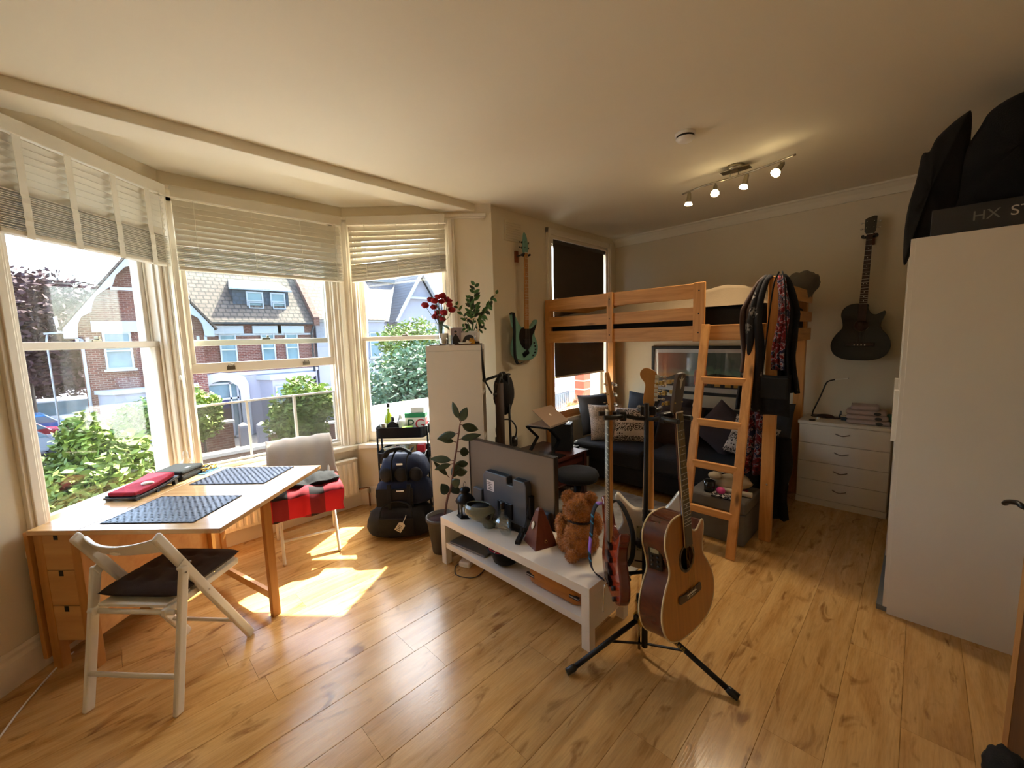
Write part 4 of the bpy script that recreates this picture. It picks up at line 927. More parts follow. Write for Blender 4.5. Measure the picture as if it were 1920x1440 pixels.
# teddy bear from behind, in fur
mat('bear_fur', '#c07a26', .95, var=.35, scale=30, sheen=.4); mat('bear_collar', '#2a1712', .8)
def bear():
    t = thing('teddy_bear', 'brown furry teddy bear sitting with its back turned on the bench', 'teddy bear', (1.84, 1.325, BH), math.radians(-45))
    def fur(nm, c, r, n, mseed, lab=None):
        rnd = random.Random(mseed); m = MB(); bump_ = lambda d: 1+.05*noise.noise(d*4+Vector((mseed, 0, 0)))
        m.ell(c, r, 28, 18, bump_); vs_ = []; fs = []
        for i in range(n):                                     # tufts
            z_ = rnd.uniform(-1, 1); a = rnd.uniform(0, 2*PI); q = math.sqrt(1-z_*z_); d = Vector((q*math.cos(a), q*math.sin(a), z_))
            p = Vector((c[0]+d.x*r[0], c[1]+d.y*r[1], c[2]+d.z*r[2])); nn = Vector((d.x/r[0], d.y/r[1], d.z/r[2])).normalized()
            tdir = (nn+Vector((rnd.uniform(-.6, .6), rnd.uniform(-.6, .6), rnd.uniform(-.9, .2)))).normalized(); sd = nn.cross(tdir)
            sd = sd.normalized() if sd.length > 1e-4 else Vector((1, 0, 0)); L = rnd.uniform(.007, .015); o = len(vs_)
            vs_ += [p-sd*.0016, p+sd*.0016, p+tdir*L]; fs.append((o, o+1, o+2))
        m.add(vs_, fs, True); return m.build(nm, 'bear_fur', t)
    fur('torso', (0, 0, .115), (.10, .09, .12), 7000, 1)
    fur('head', (-.005, .01, .275), (.082, .078, .082), 6000, 2)
    fur('ear', (.062, -.0, .335), (.034, .022, .036), 1500, 3); fur('ear', (-.06, 0.02, .34), (.034, .022, .036), 1500, 4)
    fur('leg', (-.075, .075, .045), (.045, .08, .045), 1800, 5); fur('leg', (.075, .075, .045), (.045, .08, .045), 1500, 6)
    fur('arm', (-.1, .03, .17), (.033, .045, .065), 1500, 7); fur('arm', (.1, .03, .17), (.033, .045, .065), 1500, 8)
    fur('tail', (-.055, -.085, .045), (.036, .03, .036), 900, 9); fur('snout', (0, .085, .26), (.035, .03, .03), 600, 10)
    MB().tube([(.066*math.cos(a), .004+.062*math.sin(a), .213+.004*math.sin(2*a)) for a in [2*PI*i/24 for i in range(24)]], .007, 6, closed=True).build('ribbon_collar', 'bear_collar', t)
bear()
# shelf of the bench
mat('laptop_silver', '#77797b', .35, metal=.7)
o = MB().bb(-.12, .12, -.17, .17, 0, .016).build('closed_laptop', 'laptop_silver', bevel=.006); o.location = (1.755, 2.13, .165); o.rotation_euler = (0, 0, .1); tag(o, 'closed silver-grey laptop lying on the shelf of the bench', 'laptop')
def tartan(nt, vec):
    x, y_, z = sepxyz(nt, vec); 
    def st(c, f, th): return vmath(nt, 'GREATER_THAN', vmath(nt, 'SINE', vmath(nt, 'MULTIPLY', c, f)), th)
    a = vmath(nt, 'ADD', vmath(nt, 'MULTIPLY', st(x, 190, .2), .3), vmath(nt, 'MULTIPLY', st(y_, 190, .2), .3))
    w1 = vmath(nt, 'MAXIMUM', st(x, 95, .97), st(y_, 95, .97))
    return mixc(nt, w1, ramp(nt, a, [(0, lin('#b81e2b')), (.6, lin('#3b1420'))]), lin('#c9c4bd'))
tex_mat('tartan', tartan, .85)
ht = thing('bowler_hat', 'upturned black felt hat with red tartan lining on the bench shelf', 'hat', (1.715, 1.815, .165), .3)
MB().lathe([(.0, 0), (.05, .002), (.078, .02), (.088, .06), (.092, .095), (.118, .103), (.122, .112), (.112, .113), (.088, .104), (.084, .06), (.07, .02), (.0, .008)], n=32).build('felt', 'black_fabric', ht)
MB().lathe([(.0, .126), (.05, .124), (.09, .118), (.112, .1125)], n=32, cap=False).build('lining', 'tartan', ht)
# orange wooden case
wood('orange_wood', '#b5701f', '#8a4a12', 2.4, (9, 1, 9), .35, coat=.3)
wc = thing('wooden_case', 'rounded orange-brown wooden box with dark and silver stripes on the bench shelf', 'box', (1.745, 1.385, .165), 0)
MB().prism(rrect(.19, .40, .07, 8), .002, .115).build('box_body', 'orange_wood', wc, bevel=.02, seg=3)
mat('silver_band', '#a9a5a0', .4, metal=.5)
for sg, dz in ((1, 0), (-1, 0)):
    MB().box((-.0905, sg*.155, .06), (.012, .06, .006)).build('stripe', 'black_matte', wc); MB().box((-.0905, sg*.155, .054), (.0125, .06, .006)).build('stripe', 'silver_band', wc); MB().box((-.0905, sg*.155, .048), (.012, .06, .005)).build('stripe', 'black_matte', wc)
pa = thing('power_adapter', 'white plug adapter with a dark cable on the floor under the bench', 'adapter', (1.69, 2.20, 0), .4)
MB().bb(-.03, .03, -.045, .045, 0, .04).build('plug_body', 'clear_white', pa, bevel=.012, seg=3)
MB().tube(smoothpath([(0, .05, .01), (-.05, .06, .006), (-.13, .0, .005), (-.12, -.12, .005), (-.02, -.15, .005), (.05, -.12, .005)], 6), .003, 6).build('cable', 'dark_grey', pa)
# ================================================================ GUITAR STAND AND GUITARS
SX, SY = 1.80, .903
gst = thing('guitar_stand', 'black tripod guitar stand with a yellow hub holding three guitars', 'guitar stand', (SX, SY, 0))
mat('hub_yellow', '#b98a1c', .45); mat('gold_text', '#c9a227', .4)
MB().tube([(0, 0, .03), (0, 0, .62)], .0155, 14).build('lower_pole', 'black_matte', gst)
MB().tube([(0, 0, .5), (0, 0, 1.275)], .0115, 14).build('upper_pole', 'black_matte', gst)
MB().lathe([(.02, .56), (.026, .57), (.026, .63), (.02, .645)], n=16).build('height_clamp', 'black_plastic', gst, bevel=.002)
MB(TR((-.03, .012, .585), 0, PI/2, -1.0)).lathe([(.01, -.012), (.022, -.012), (.024, .0), (.022, .012), (.01, .012)], n=8).build('clamp_knob', 'black_plastic', gst)
MB().lathe([(.02, .16), (.052, .165), (.056, .175), (.056, .2), (.048, .208), (.02, .21)], n=6, smooth=False).build('hub', 'hub_yellow', gst, bevel=.004)
MB().tube([(-.022, .018, .02), (-.024, .02, .31)], .007, 8).build('folding_arm', 'chrome', gst); MB().tube([(-.024, .02, .27), (-.026, .021, .315)], .011, 8).build('arm_tip', 'black_plastic', gst)
FEET = [(-.376, .194), (.013, -.421), (.36, .22)]
for i, (fx, fy) in enumerate(FEET):
    d = Vector((fx, fy, 0)).normalized(); a = d*.045+Vector((0, 0, .185)); b_ = Vector((fx, fy, .016))
    lg = MB().tube([a, b_], .0125, 12).build('leg', 'black_matte', gst)
    MB().tube([a.lerp(b_, .9), a.lerp(b_, .93), b_+d*.01], [.0145, .0175, .0165], 12).build('rubber_foot', 'black_plastic', lg)
    MB().bar((0, 0, .045), a.lerp(b_, .42), .012, .006).build('stretcher', 'black_matte', gst)
    MB().ell(d*.05+Vector((0, 0, .2)), (.014, .014, .018), 10, 8).build('leg_joint', 'black_plastic', gst)
d = Vector((FEET[1][0], FEET[1][1], 0)).normalized(); a = d*.045+Vector((0, 0, .185)); b_ = Vector((FEET[1][0], FEET[1][1], .016))
mid = a.lerp(b_, .3); xd = (b_-a).normalized(); zn = Vector((-.9, 0, .45)); zn = (zn-xd*zn.dot(xd)).normalized(); yd = zn.cross(xd)
Tm = Matrix((( *[xd.x, yd.x, zn.x], mid.x+zn.x*.013), (*[xd.y, yd.y, zn.y], mid.y+zn.y*.013), (*[xd.z, yd.z, zn.z], mid.z+zn.z*.013), (0, 0, 0, 1)))
text('leg_lettering', 'HERCULES', .02, 'gold_text', gst, Tm)
ANG = {'ac': 263, 'red': 136, 'white': 22}; RT = {'ac': .15, 'red': .17, 'white': .15}
for k, th in ANG.items():
    t = math.radians(th); d = Vector((math.cos(t), math.sin(t), 0)); s_ = Vector((-d.y, d.x, 0)); r = RT[k]
    MB().tube([Vector((0, 0, 1.20)), d*.05+Vector((0, 0, 1.205)), d*(r-.05)+Vector((0, 0, 1.222))], .010, 8).build('yoke_arm', 'black_matte', gst)
    y = MB(); c = d*r+Vector((0, 0, 1.222))
    y.tube(smoothpath([c+s_*.052+d*.045, c+s_*.05, c+s_*.03-d*.045, c-s_*.03-d*.045, c-s_*.05, c-s_*.052+d*.045], 4), .0115, 8); y.build('yoke', 'black_plastic', gst)
    MB().box(c-d*.05, (.03, .075, .045), rz=t).build('yoke_block', 'black_plastic', gst, bevel=.006)
    MB().tube([Vector((0, 0, .43)), d*.09+Vector((0, 0, .425))], .009, 8).build('body_rest_arm', 'black_matte', gst)
    q = d*.10+Vector((0, 0, .43)); MB().tube([q-s_*.06, q+s_*.06], .012, 8).build('body_rest', 'black_plastic', gst)
# ---- shared guitar pieces
mat('rosewood', '#57483c', .5, var=.2, scale=8, stretch=(1, 1, .2)); mat('maple', '#b97f3d', .35, var=.12, scale=3, stretch=(8, 8, 1)); mat('pau_ferro', '#5c5346', .5, var=.15, scale=5); mat('fret_wire', '#d8d3c8', .3, metal=.8); mat('pearl', '#d9d4c6', .3); mat('gold_hw', '#b99a55', .3, metal=.9); mat('nut_bone', '#e4ddcb', .4)
STRAT = [(0, 0), (.09, .01), (.15, .055), (.165, .12), (.145, .18), (.118, .23), (.128, .29), (.15, .335), (.155, .362), (.138, .368), (.105, .335), (.07, .305), (.036, .302), (-.036, .302), (-.068, .312), (-.10, .35), (-.135, .405), (-.158, .418), (-.172, .40), (-.158, .33), (-.13, .26), (-.145, .20), (-.167, .13), (-.155, .055), (-.09, .01)]
def scale2(pts, s): return [(a*s, b*s) for a, b in pts]
def strings(t, n, w0, w1, z0, z1, y0, y1, m='fret_wire', r=.0006):
    s_ = MB()
    for i in range(n):
        f = i/(n-1)-.5; s_.tube([(f*w0, y0, z0), (f*w1, y1, z1)], r, 4)
    s_.build('strings', m, t, kind='stuff')
def neck(t, L, w0, w1, mneck, mboard, nfr, scaleL, y=-.004, dots=True):
    """nut at z=0, fretboard down to z=-L"""
    m = MB(); vs_ = []; n = 10
    for z, w in ((0.0, w0), (-L, w1)):
        for k in range(n+1):
            a = PI*k/n; vs_.append((math.cos(a)*w/2, y+.0+math.sin(a)*.021, z))
    m.add(vs_, [(k, k+1, n+2+k, n+1+k) for k in range(n)]+[(n, 0, n+1, 2*n+1), tuple(range(n+1)), tuple(range(2*n+1, n, -1))], True); nk = m.build('neck', mneck, t)
    m = MB(); m.add([(-w0/2, y, 0), (w0/2, y, 0), (w1/2, y, -L), (-w1/2, y, -L), (-w0/2+.001, y-.006, 0), (w0/2-.001, y-.006, 0), (w1/2-.001, y-.006, -L), (-w1/2+.001, y-.006, -L)], [(0, 1, 2, 3), (7, 6, 5, 4), (0, 4, 5, 1), (1, 5, 6, 2), (2, 6, 7, 3), (3, 7, 4, 0)]); fb = m.build('fretboard', mboard, t)
    m = MB(); dm = MB(); pz = 0
    for i in range(1, nfr+1):
        z = scaleL*(1-2**(-i/12)); w = w0+(w1-w0)*z/L
        if z > L: break
        m.box((0, y-.0065, -z), (w*.97, .002, .0024))
        if i in (3, 5, 7, 9, 15, 17, 19, 21): dm.lathe([(.003, 0)], n=8) if 0 else dm.box((0, y-.0064, -(pz+z)/2), (.006, .001, .006))
        if i == 12: dm.box((-.01, y-.0064, -(pz+z)/2), (.006, .001, .006)); dm.box((.01, y-.0064, -(pz+z)/2), (.006, .001, .006))
        pz = z
    m.build('frets', 'fret_wire', fb, kind='stuff')
    if dots: dm.build('fret_markers', 'pearl', fb, kind='stuff')
    MB().box((0, y-.005, .002), (w0, .008, .005)).build('nut', 'nut_bone', t)
def tuner(t, x, z, side, m='chrome', y=.004, back=True, r=.008):
    a = MB(); a.lathe([(.003, 0), (.003, .012)], n=8); a.v = [(x+v[0], y-v[2]-.008, z+v[1]) for v in a.v]; p = a.build('tuner_post', m, t)
    b = MB(); b.tube([(x, y+.02, z), (x+side*.028, y+.02, z)], .003, 6); b.ell((x+side*.036, y+.02, z), (.010, .004, .0075), 10, 8); b.box((x+side*.002, y+.019, z), (.018, .014, .018)); b.build('tuner_key', m, p)
def guitar_thing(name, lab, pos, th, tilt=0, roll=0):
    t = thing(name, lab, 'guitar', pos); t.rotation_mode = 'XYZ'
    t.matrix_basis = Matrix.Translation(pos) @ rotz(math.radians(th+90)) @ Matrix.Rotation(tilt, 4, 'X') @ Matrix.Rotation(roll, 4, 'Y'); return t
HEAD6 = [(-.021, 0), (.021, 0), (.03, .018), (.026, .05), (.02, .085), (.022, .11), (.04, .135), (.045, .16), (.03, .182), (.005, .185), (-.03, .165), (-.043, .12), (-.038, .06), (-.028, .02)]
# white guitar, back to the camera
def pos3(k, z=1.245):
    t = math.radians(ANG[k]); return Vector((SX+RT[k]*math.cos(t), SY+RT[k]*math.sin(t), z))
mat('pearl_white', '#ddd4c4', .25, coat=.6, var=.05); mat('cream_plate', '#a9a587', .5); mat('tort', '#9a6a1e', .3)
gw = guitar_thing('white_guitar', 'pearl white electric guitar hanging with its back to the camera', pos3('white'), ANG['white'], .02)
sc_ = 1.05; D = .86
MB(Matrix.Translation((0, 0, -D))).prism(sp2(scale2(STRAT, sc_), 4), -.002, .044, 'xz').build('body', 'pearl_white', gw, bevel=.009, seg=4)
neck(gw, .555, .043, .057, 'maple', 'pau_ferro', 22, .66, y=-.012)
MB().prism(sp2(HEAD6, 3), -.004, .012, 'xz').build('headstock', 'maple', gw, bevel=.002)
for i in range(6): tuner(gw, -.03-.001*i, .03+.0225*i, -1, y=-.006)
MB(Matrix.Translation((0, .0445, -D))).bb(-.062, .052, 0, .002, .10, .235).build('back_plate', 'cream_plate', gw)
for a in (-.055, .045):
    for b_ in (.108, .168, .228): MB(Matrix.Translation((a, .047, -D+b_))).ell((0, 0, 0), (.003, .0012, .003), 8, 6).build('screw', 'dark_grey', gw)
MB(Matrix.Translation((0, .0445, -D))).bb(-.025, .025, 0, .003, .262, .325).build('neck_plate', 'chrome', gw, bevel=.001)
MB(Matrix.Translation((0, -.004, -D))).prism(sp2(scale2([(.03, .07), (.12, .09), (.12, .15), (.10, .22), (.11, .3), (.05, .29), (-.05, .3), (-.1, .33), (-.1, .24), (-.06, .2)], sc_), 3), -.001, .002, 'xz').build('pickguard', 'tort', gw)
strings(gw, 6, .034, .052, 0, -.66, -.021, -.021)
# brown back of a jazz body behind? strap button
MB(Matrix.Translation((0, .02, -D-.004))).ell((0, 0, 0), (.006, .006, .006), 8, 6).build('strap_button', 'chrome', gw)
# red guitar
def burst(nt, vec):
    x, y_, z = sepxyz(nt, vec); f = noise_tex(nt, vec, 2.5, 3); g = vmath(nt, 'GREATER_THAN', y_, -.0028)
    return mixc(nt, vmath(nt, 'MULTIPLY', g, .85), ramp(nt, f, [(.3, lin('#7d1f10')), (.6, lin('#a8330f'))]), lin('#4a0f0c'))
bm = tex_mat('red_burst', burst, .2); bm.node_tree.nodes['Principled BSDF'].inputs['Coat Weight'].default_value = .6
gr = guitar_thing('red_guitar', 'dark red electric guitar with a tremolo arm and patterned strap on the stand', pos3('red'), ANG['red'], .0)
D = .93; sc_ = 1.07
MB(Matrix.Translation((0, 0, -D))).prism(sp2(scale2(STRAT, sc_), 4), -.003, .046, 'xz').build('body', 'red_burst', gr, bevel=.012, seg=4)
neck(gr, .64, .044, .058, 'maple', 'pau_ferro', 24, .70, y=-.012)
HEADR = [(-.021, 0), (.021, 0), (.028, .02), (.034, .06), (.03, .12), (.012, .175), (-.012, .18), (-.03, .15), (-.032, .06), (-.026, .02)]
MB(Matrix.Rotation(.12, 4, 'X')).prism(sp2(HEADR, 3), -.004, .012, 'xz').build('headstock', 'maple', gr, bevel=.002)
for i in range(3): tuner(gr, .026-.003*i, .035+.045*i, 1, y=-.008); tuner(gr, -.026+.003*i, .035+.045*i, -1, y=-.008)
mat('pickup', '#1a1a1c', .4); mat('pickguard_black', '#141416', .3)
for z_ in (.27, .205, .14): MB(Matrix.Translation((0, -.012, -D))).box((0, 0, z_), (.085, .018, .026)).build('pickup', 'pickup', gr, bevel=.003)
MB(Matrix.Translation((0, -.012, -D))).box((0, 0, .085), (.085, .022, .03)).build('bridge', 'dark_metal', gr, bevel=.003)
MB(Matrix.Translation((0, -.012, -D))).tube(smoothpath([(.03, -.005, .085), (.045, -.03, .08), (.05, -.035, .03), (.052, -.04, -.05)], 6), .003, 8).build('tremolo_arm', 'chrome', gr)
for q in ((.085, .09), (.10, .045)): MB(TR((q[0], -.003, -D+q[1]), 0, PI/2)).lathe([(.012, 0), (.011, .017), (0, .017)], n=14).build('control_knob', 'black_plastic', gr)
strings(gr, 6, .034, .052, 0, -.84, -.022, -.024)
def strapcol(nt, vec):
    x, y_, z = sepxyz(nt, vec); a = vmath(nt, 'SINE', vmath(nt, 'MULTIPLY', z, 60)); b = vmath(nt, 'SINE', vmath(nt, 'MULTIPLY', z, 23))
    c = ramp(nt, vmath(nt, 'ADD', vmath(nt, 'MULTIPLY', a, .5), .5), [(.55, lin('#16161c')), (.7, lin('#2e8aa8')), (.9, lin('#101014'))]); k = ramp(nt, b, [(.55, (0, 0, 0)), (.62, (1, 1, 1))]); return mixc(nt, k, c, lin('#8a5ab0'))
tex_mat('strap_pattern', strapcol, .8)
def ribbon(name, m_, pts, w, parent, side, k=8):
    P = smoothpath(pts, k); m = MB(); S = Vector(side).normalized()
    m.grid(lambda u, v: P[min(len(P)-1, int(round(v*(len(P)-1))))]+S*(u-.5)*w, 1, len(P)-1)
    o = m.build(name, m_, parent); so = o.modifiers.new('s', 'SOLIDIFY'); so.thickness = .003; return o
st = thing('guitar_strap', 'black guitar strap with blue and purple pattern hanging off the dark red guitar', 'strap', pos3('red')); st.matrix_basis = gr.matrix_basis.copy()
ribbon('front_band', 'strap_pattern', [(-.168, .02, -.53), (-.15, -.03, -.52), (-.15, -.055, -.57), (-.155, -.06, -.66), (-.165, -.065, -.73), (-.165, -.07, -.81), (-.13, -.06, -.875), (-.06, -.02, -.885)], .036, st, (1, .2, 0))
ribbon('back_band', 'black_fabric', [(-.168, .04, -.53), (-.06, .05, -.47), (.06, .06, -.49), (.12, .07, -.56), (.125, .065, -.66), (.10, .05, -.72)], .022, st, (.3, 1, 0))
# acoustic guitar
wood('spruce_top', '#b87b34', '#a2682a', 1.2, (30, 30, 1), .3, coat=.4); wood('mahogany_side', '#5a2618', '#3c150e', 2.5, (4, 4, 9), .2, coat=.6); mat('binding', '#d8c397', .35)
AC = [(0, 0), (.10, .008), (.17, .045), (.2, .11), (.195, .175), (.165, .235), (.13, .285), (.128, .33), (.143, .375), (.15, .41), (.142, .428), (.12, .415), (.088, .398), (.056, .41), (.036, .45), (.03, .487), (-.03, .495), (-.09, .487), (-.132, .452), (-.146, .40), (-.133, .34), (-.13, .285), (-.165, .235), (-.195, .175), (-.2, .11), (-.17, .045), (-.10, .008)]
ga = guitar_thing('acoustic_guitar', 'acoustic guitar with amber spruce top and dark red-brown sides on the stand', pos3('ac', 1.25), ANG['ac'], math.radians(-5.5), 0)
D = 1.0; s_ = 1.1; oa = sp2(scale2(AC, s_), 5); TA = Matrix.Translation((0, 0, -D)); DEP = .115
m = MB(TA); n = len(oa); m.add([(a, 0.002, b) for a, b in oa]+[(a, DEP-.002, b) for a, b in oa], [(i, n+i, n+(i+1) % n, (i+1) % n) for i in range(n)], True); m.build('sides', 'mahogany_side', ga)
hole = (0, .325*s_-.015); hr = .052
def topmesh():
    m = MB(TA); k = 48; ring = [(hole[0]+hr*math.cos(2*PI*i/k), hole[1]+hr*math.sin(2*PI*i/k)) for i in range(k)]
    # connect outline (resampled by angle from the hole centre) to the hole ring
    import bisect
    def outer(a):
        best = None
        dx, dy = math.cos(a), math.sin(a); bt = 0
        for i in range(n):
            x1, y1 = oa[i][0]-hole[0], oa[i][1]-hole[1]; x2, y2 = oa[(i+1) % n][0]-hole[0], oa[(i+1) % n][1]-hole[1]
            den = dx*(y2-y1)-dy*(x2-x1)
            if abs(den) < 1e-9: continue
            t = (x1*(y2-y1)-y1*(x2-x1))/den; u = (x1*dy-y1*dx)/den
            if t > 0 and 0 <= u <= 1: bt = max(bt, t)
        return (hole[0]+dx*bt, hole[1]+dy*bt)
    K = 160; R = [(hole[0]+hr*math.cos(2*PI*i/K), hole[1]+hr*math.sin(2*PI*i/K)) for i in range(K)]; O = [outer(2*PI*i/K) for i in range(K)]
    m.add([(a, 0, b) for a, b in R]+[(a, 0, b) for a, b in O], [(i, (i+1) % K, K+(i+1) % K, K+i) for i in range(K)])
    return m
tp = topmesh().build('soundboard', 'spruce_top', ga)
m = MB(TA); m.add([(a, DEP, b) for a, b in oa], [tuple(range(n))]); m.build('back', 'mahogany_side', ga)
for y_ in (.002, DEP-.002): MB(TA).tube([(a, y_, b) for a, b in oa], .0042, 6, closed=True).build('binding', 'binding', ga)
MB(TA @ TR((hole[0], .04, hole[1]), 0, PI/2)).lathe([(0, 0), (hr+.03, 0), (hr+.03, .001), (0, .001)], n=32).build('inside', 'black_matte', ga)
mat('rosette', '#6a5c4a', .5, var=.4, scale=60, col2='#2a241e'); MB(TA @ TR((hole[0], -.0003, hole[1]), 0, PI/2)).lathe([(hr, 0), (hr+.013, 0), (hr+.013, .0012), (hr, .0012), (hr, 0)], n=48, cap=False).build('rosette', 'rosette', ga)
neck(ga, .60, .046, .058, 'mahogany_side', 'pau_ferro', 20, .735, y=-.012)
for sx in (-1, 1): MB().tube([(sx*.0225, -.0125, 0), (sx*.0285, -.0125, -.6)], .002, 5).build('neck_binding', 'binding', ga)
MB(TA).prism([(-.03, .47*1.1-.01), (.03, .47*1.1-.01), (.035, .43*1.1), (-.035, .43*1.1)], .0, .09, 'xz').build('heel', 'mahogany_side', ga, bevel=.01)
MB(Matrix.Rotation(.22, 4, 'X')).prism(sp2([(-.023, 0), (.023, 0), (.034, .025), (.036, .12), (.03, .17), (.012, .178), (-.012, .178), (-.03, .17), (-.036, .12), (-.034, .025)], 3), -.004, .012, 'xz').build('headstock', 'rosewood', ga, bevel=.002)
mat('inlay', '#cfc8b4', .3); MB(Matrix.Rotation(.22, 4, 'X')).prism([(0, .17), (.006, .15), (.02, .157), (.009, .142), (.004, .115), (0, .105), (-.004, .115), (-.009, .142), (-.02, .157), (-.006, .15)], -.0055, -.004, 'xz').build('inlay', 'inlay', ga)
for i in range(3): tuner(ga, .028, .045+.045*i, 1, 'gold_hw', y=.002+.01*i); tuner(ga, -.028, .045+.045*i, -1, 'gold_hw', y=.002+.01*i)
bz = .165*s_; MB(TA).prism([(-.095, bz-.012), (-.085, bz-.02), (-.03, bz-.024), (.03, bz-.024), (.085, bz-.02), (.095, bz-.012), (.09, bz+.016), (.05, bz+.012), (-.05, bz+.012), (-.09, bz+.016)], -.009, .0, 'xz').build('bridge', 'rosewood', ga, bevel=.003)
MB(TA).box((0, -.011, bz+.004), (.075, .006, .003)).build('saddle', 'nut_bone', ga)
for i in range(6): MB(TA).ell((-.03+.012*i, -.01, bz-.008), (.003, .004, .003), 8, 6).build('bridge_pin', 'nut_bone', ga)
strings(ga, 6, .036, .056, 0, -D+bz, -.0215, -.0145, 'gold_hw')
# preamp on the bass side
pe = MB(TA @ TR((-.1525, .058, .345*s_), -PI/2+.06, 0)); pe.bb(-.032, .032, -.004, .004, -.055, .055); pr_ = pe.build('preamp_panel', 'black_plastic', ga, bevel=.003)
mat('lcd', '#8c8a70', .3); q = MB(TA @ TR((-.1525, .058, .345*s_), -PI/2+.06, 0)); q.bb(-.02, .02, -.0055, -.004, .02, .04); q.build('display', 'lcd', pr_)
for a in (-.014, .014):
    for b_ in (-.035, -.015, .004): MB(TA @ TR((-.1525, .058, .345*s_), -PI/2+.06, 0) @ TR((a, -.004, b_), 0, PI/2)).lathe([(.006, 0), (.005, .005), (0, .005)], n=10).build('knob', 'dark_grey', pr_)
# ---------------------------------------------------------------- pale green bass on the window wall
mat('surf_green', '#6f9c8a', .35, var=.05); 
hx, hz = 3.06, 2.405
wood('mahogany_block', '#8a4a26', '#6a3218', 3, (9, 9, 1), .45)
hg = thing('guitar_hanger', 'wall hanger with a red-brown wood block and black yoke holding the pale green bass', 'hanger', (hx, YW, hz))
MB().bb(-.055, -.01, -.018, .001, -.06, .05).build('block', 'mahogany_block', hg, bevel=.003)
MB().tube([(-.03, -.018, .0), (-.03, -.06, .0), (0, -.085, .0)], .008, 8).build('arm', 'black_plastic', hg)
MB().tube(smoothpath([(-.042, -.125, .005), (-.042, -.09, 0), (-.02, -.075, 0), (.02, -.075, 0), (.042, -.09, 0), (.042, -.125, .005)], 4), .011, 8).build('yoke', 'black_plastic', hg)
gb_ = guitar_thing('green_bass', 'pale green electric bass with black pickguard hanging by the loft bed', (hx, YW-.10, hz+.02), 270, math.radians(1.2))
D = 1.06; s_ = 1.12
MB(Matrix.Translation((0, 0, -D))).prism(sp2(scale2(STRAT, s_), 4), -.002, .044, 'xz').build('body', 'surf_green', gb_, bevel=.008, seg=3)
neck(gb_, .74, .042, .062, 'maple', 'maple', 22, .9, y=-.01)
MB().prism(sp2([(-.021, 0), (.021, 0), (.035, .02), (.036, .08), (.02, .15), (-.005, .19), (-.02, .185), (-.03, .12), (-.034, .03)], 3), -.004, .012, 'xz').build('headstock', 'surf_green', gb_, bevel=.002)
for i in range(2): tuner(gb_, .026, .05+.05*i, 1, 'black_plastic', y=-.006); tuner(gb_, -.026, .05+.05*i, -1, 'black_plastic', y=-.006)
MB(Matrix.Translation((0, -.0045, -D))).prism(sp2(scale2([(-.045, .12), (.02, .10), (.075, .15), (.08, .22), (.115, .27), (.135, .33), (.06, .285), (-.04, .30), (-.085, .26), (-.09, .19)], s_), 3), -.001, .003, 'xz').build('pickguard', 'pickguard_black', gb_)
MB(Matrix.Translation((0, -.012, -D))).box((0, 0, .19), (.09, .016, .05)).build('pickup', 'pickup', gb_, bevel=.004)
MB(Matrix.Translation((0, -.008, -D))).box((-.01, 0, .075), (.085, .012, .05), ry=-.5).build('bridge', 'dark_metal', gb_, bevel=.002)
for q in ((.11, .16), (.125, .13), (.13, .10), (.12, .07), (.095, .045)): MB(TR((q[0]*1.05, -.003, -D+q[1]*1.1), 0, PI/2)).lathe([(.009, 0), (.008, .012), (0, .012)], n=12).build('control_knob', 'black_plastic', gb_)
strings(gb_, 4, .03, .055, 0, -D+.08, -.019, -.02)
bs = thing('black_strap', 'wide black strap hanging beside the pale green bass body', 'strap', (hx, YW-.10, hz+.02)); bs.matrix_basis = gb_.matrix_basis.copy()
ribbon('band', 'black_fabric', [(-.19, .03, -.60), (-.195, -.01, -.585), (-.20, -.025, -.62), (-.2, -.03, -.75), (-.20, -.03, -.9), (-.19, -.03, -1.02), (-.13, -.01, -1.085), (-.02, .02, -1.075)], .085, bs, (1, .5, 0))
# ---------------------------------------------------------------- black acoustic bass on the back wall
mat('black_top', '#16150f', .3, var=.3, scale=4); mat('black_gloss', '#0b0b0b', .2, coat=.5); wood('fret_brown', '#3e2216', '#2b150d', 2, (9, 9, 1), .5); mat('bridge_brown', '#2d1a12', .5)
gk = guitar_thing('black_acoustic_bass', 'black acoustic bass guitar hanging on the wall above the drawers', (XB-.125, .37, 2.40), 180, math.radians(-.5), .02)
hg2 = thing('wall_hook', 'black guitar wall hook above the chest of drawers', 'hanger', (XB, .37, 2.385))
MB().bb(-.02, .001, -.03, .03, -.06, .04).build('block', 'walnut_board', hg2, bevel=.004)
MB().tube([(-.02, 0, 0), (-.085, 0, 0)], .008, 8).build('arm', 'black_plastic', hg2)
MB().tube(smoothpath([(-.14, -.045, .005), (-.105, -.045, 0), (-.088, -.02, 0), (-.088, .02, 0), (-.105, .045, 0), (-.14, .045, .005)], 4), .012, 8).build('yoke', 'black_plastic', hg2)
D = 1.09; s_ = 1.02; oa = sp2(scale2(AC, s_), 5); n = len(oa); TA = Matrix.Translation((0, 0, -D))
MB(TA).prism(oa, .0, .085, 'xz', True).build('body', 'black_gloss', gk, bevel=.003)
m = MB(TA); m.add([(a*.985, -.0006, b*.985+.003) for a, b in oa], [tuple(range(n))]); m.build('soundboard', 'black_top', gk)
MB(TA @ TR((0, -.0008, .31), 0, PI/2)).lathe([(0, 0), (.048, 0), (.048, .0006), (0, .0006)], n=32).build('soundhole', 'fret_brown', gk)
MB(TA @ TR((0, -.001, .31), 0, PI/2)).lathe([(.048, 0), (.053, 0), (.053, .0012), (.048, .0012), (.048, 0)], n=40, cap=False).build('rosette', 'rosette', gk)
neck(gk, .74, .042, .06, 'black_gloss', 'fret_brown', 20, .86, y=-.012)
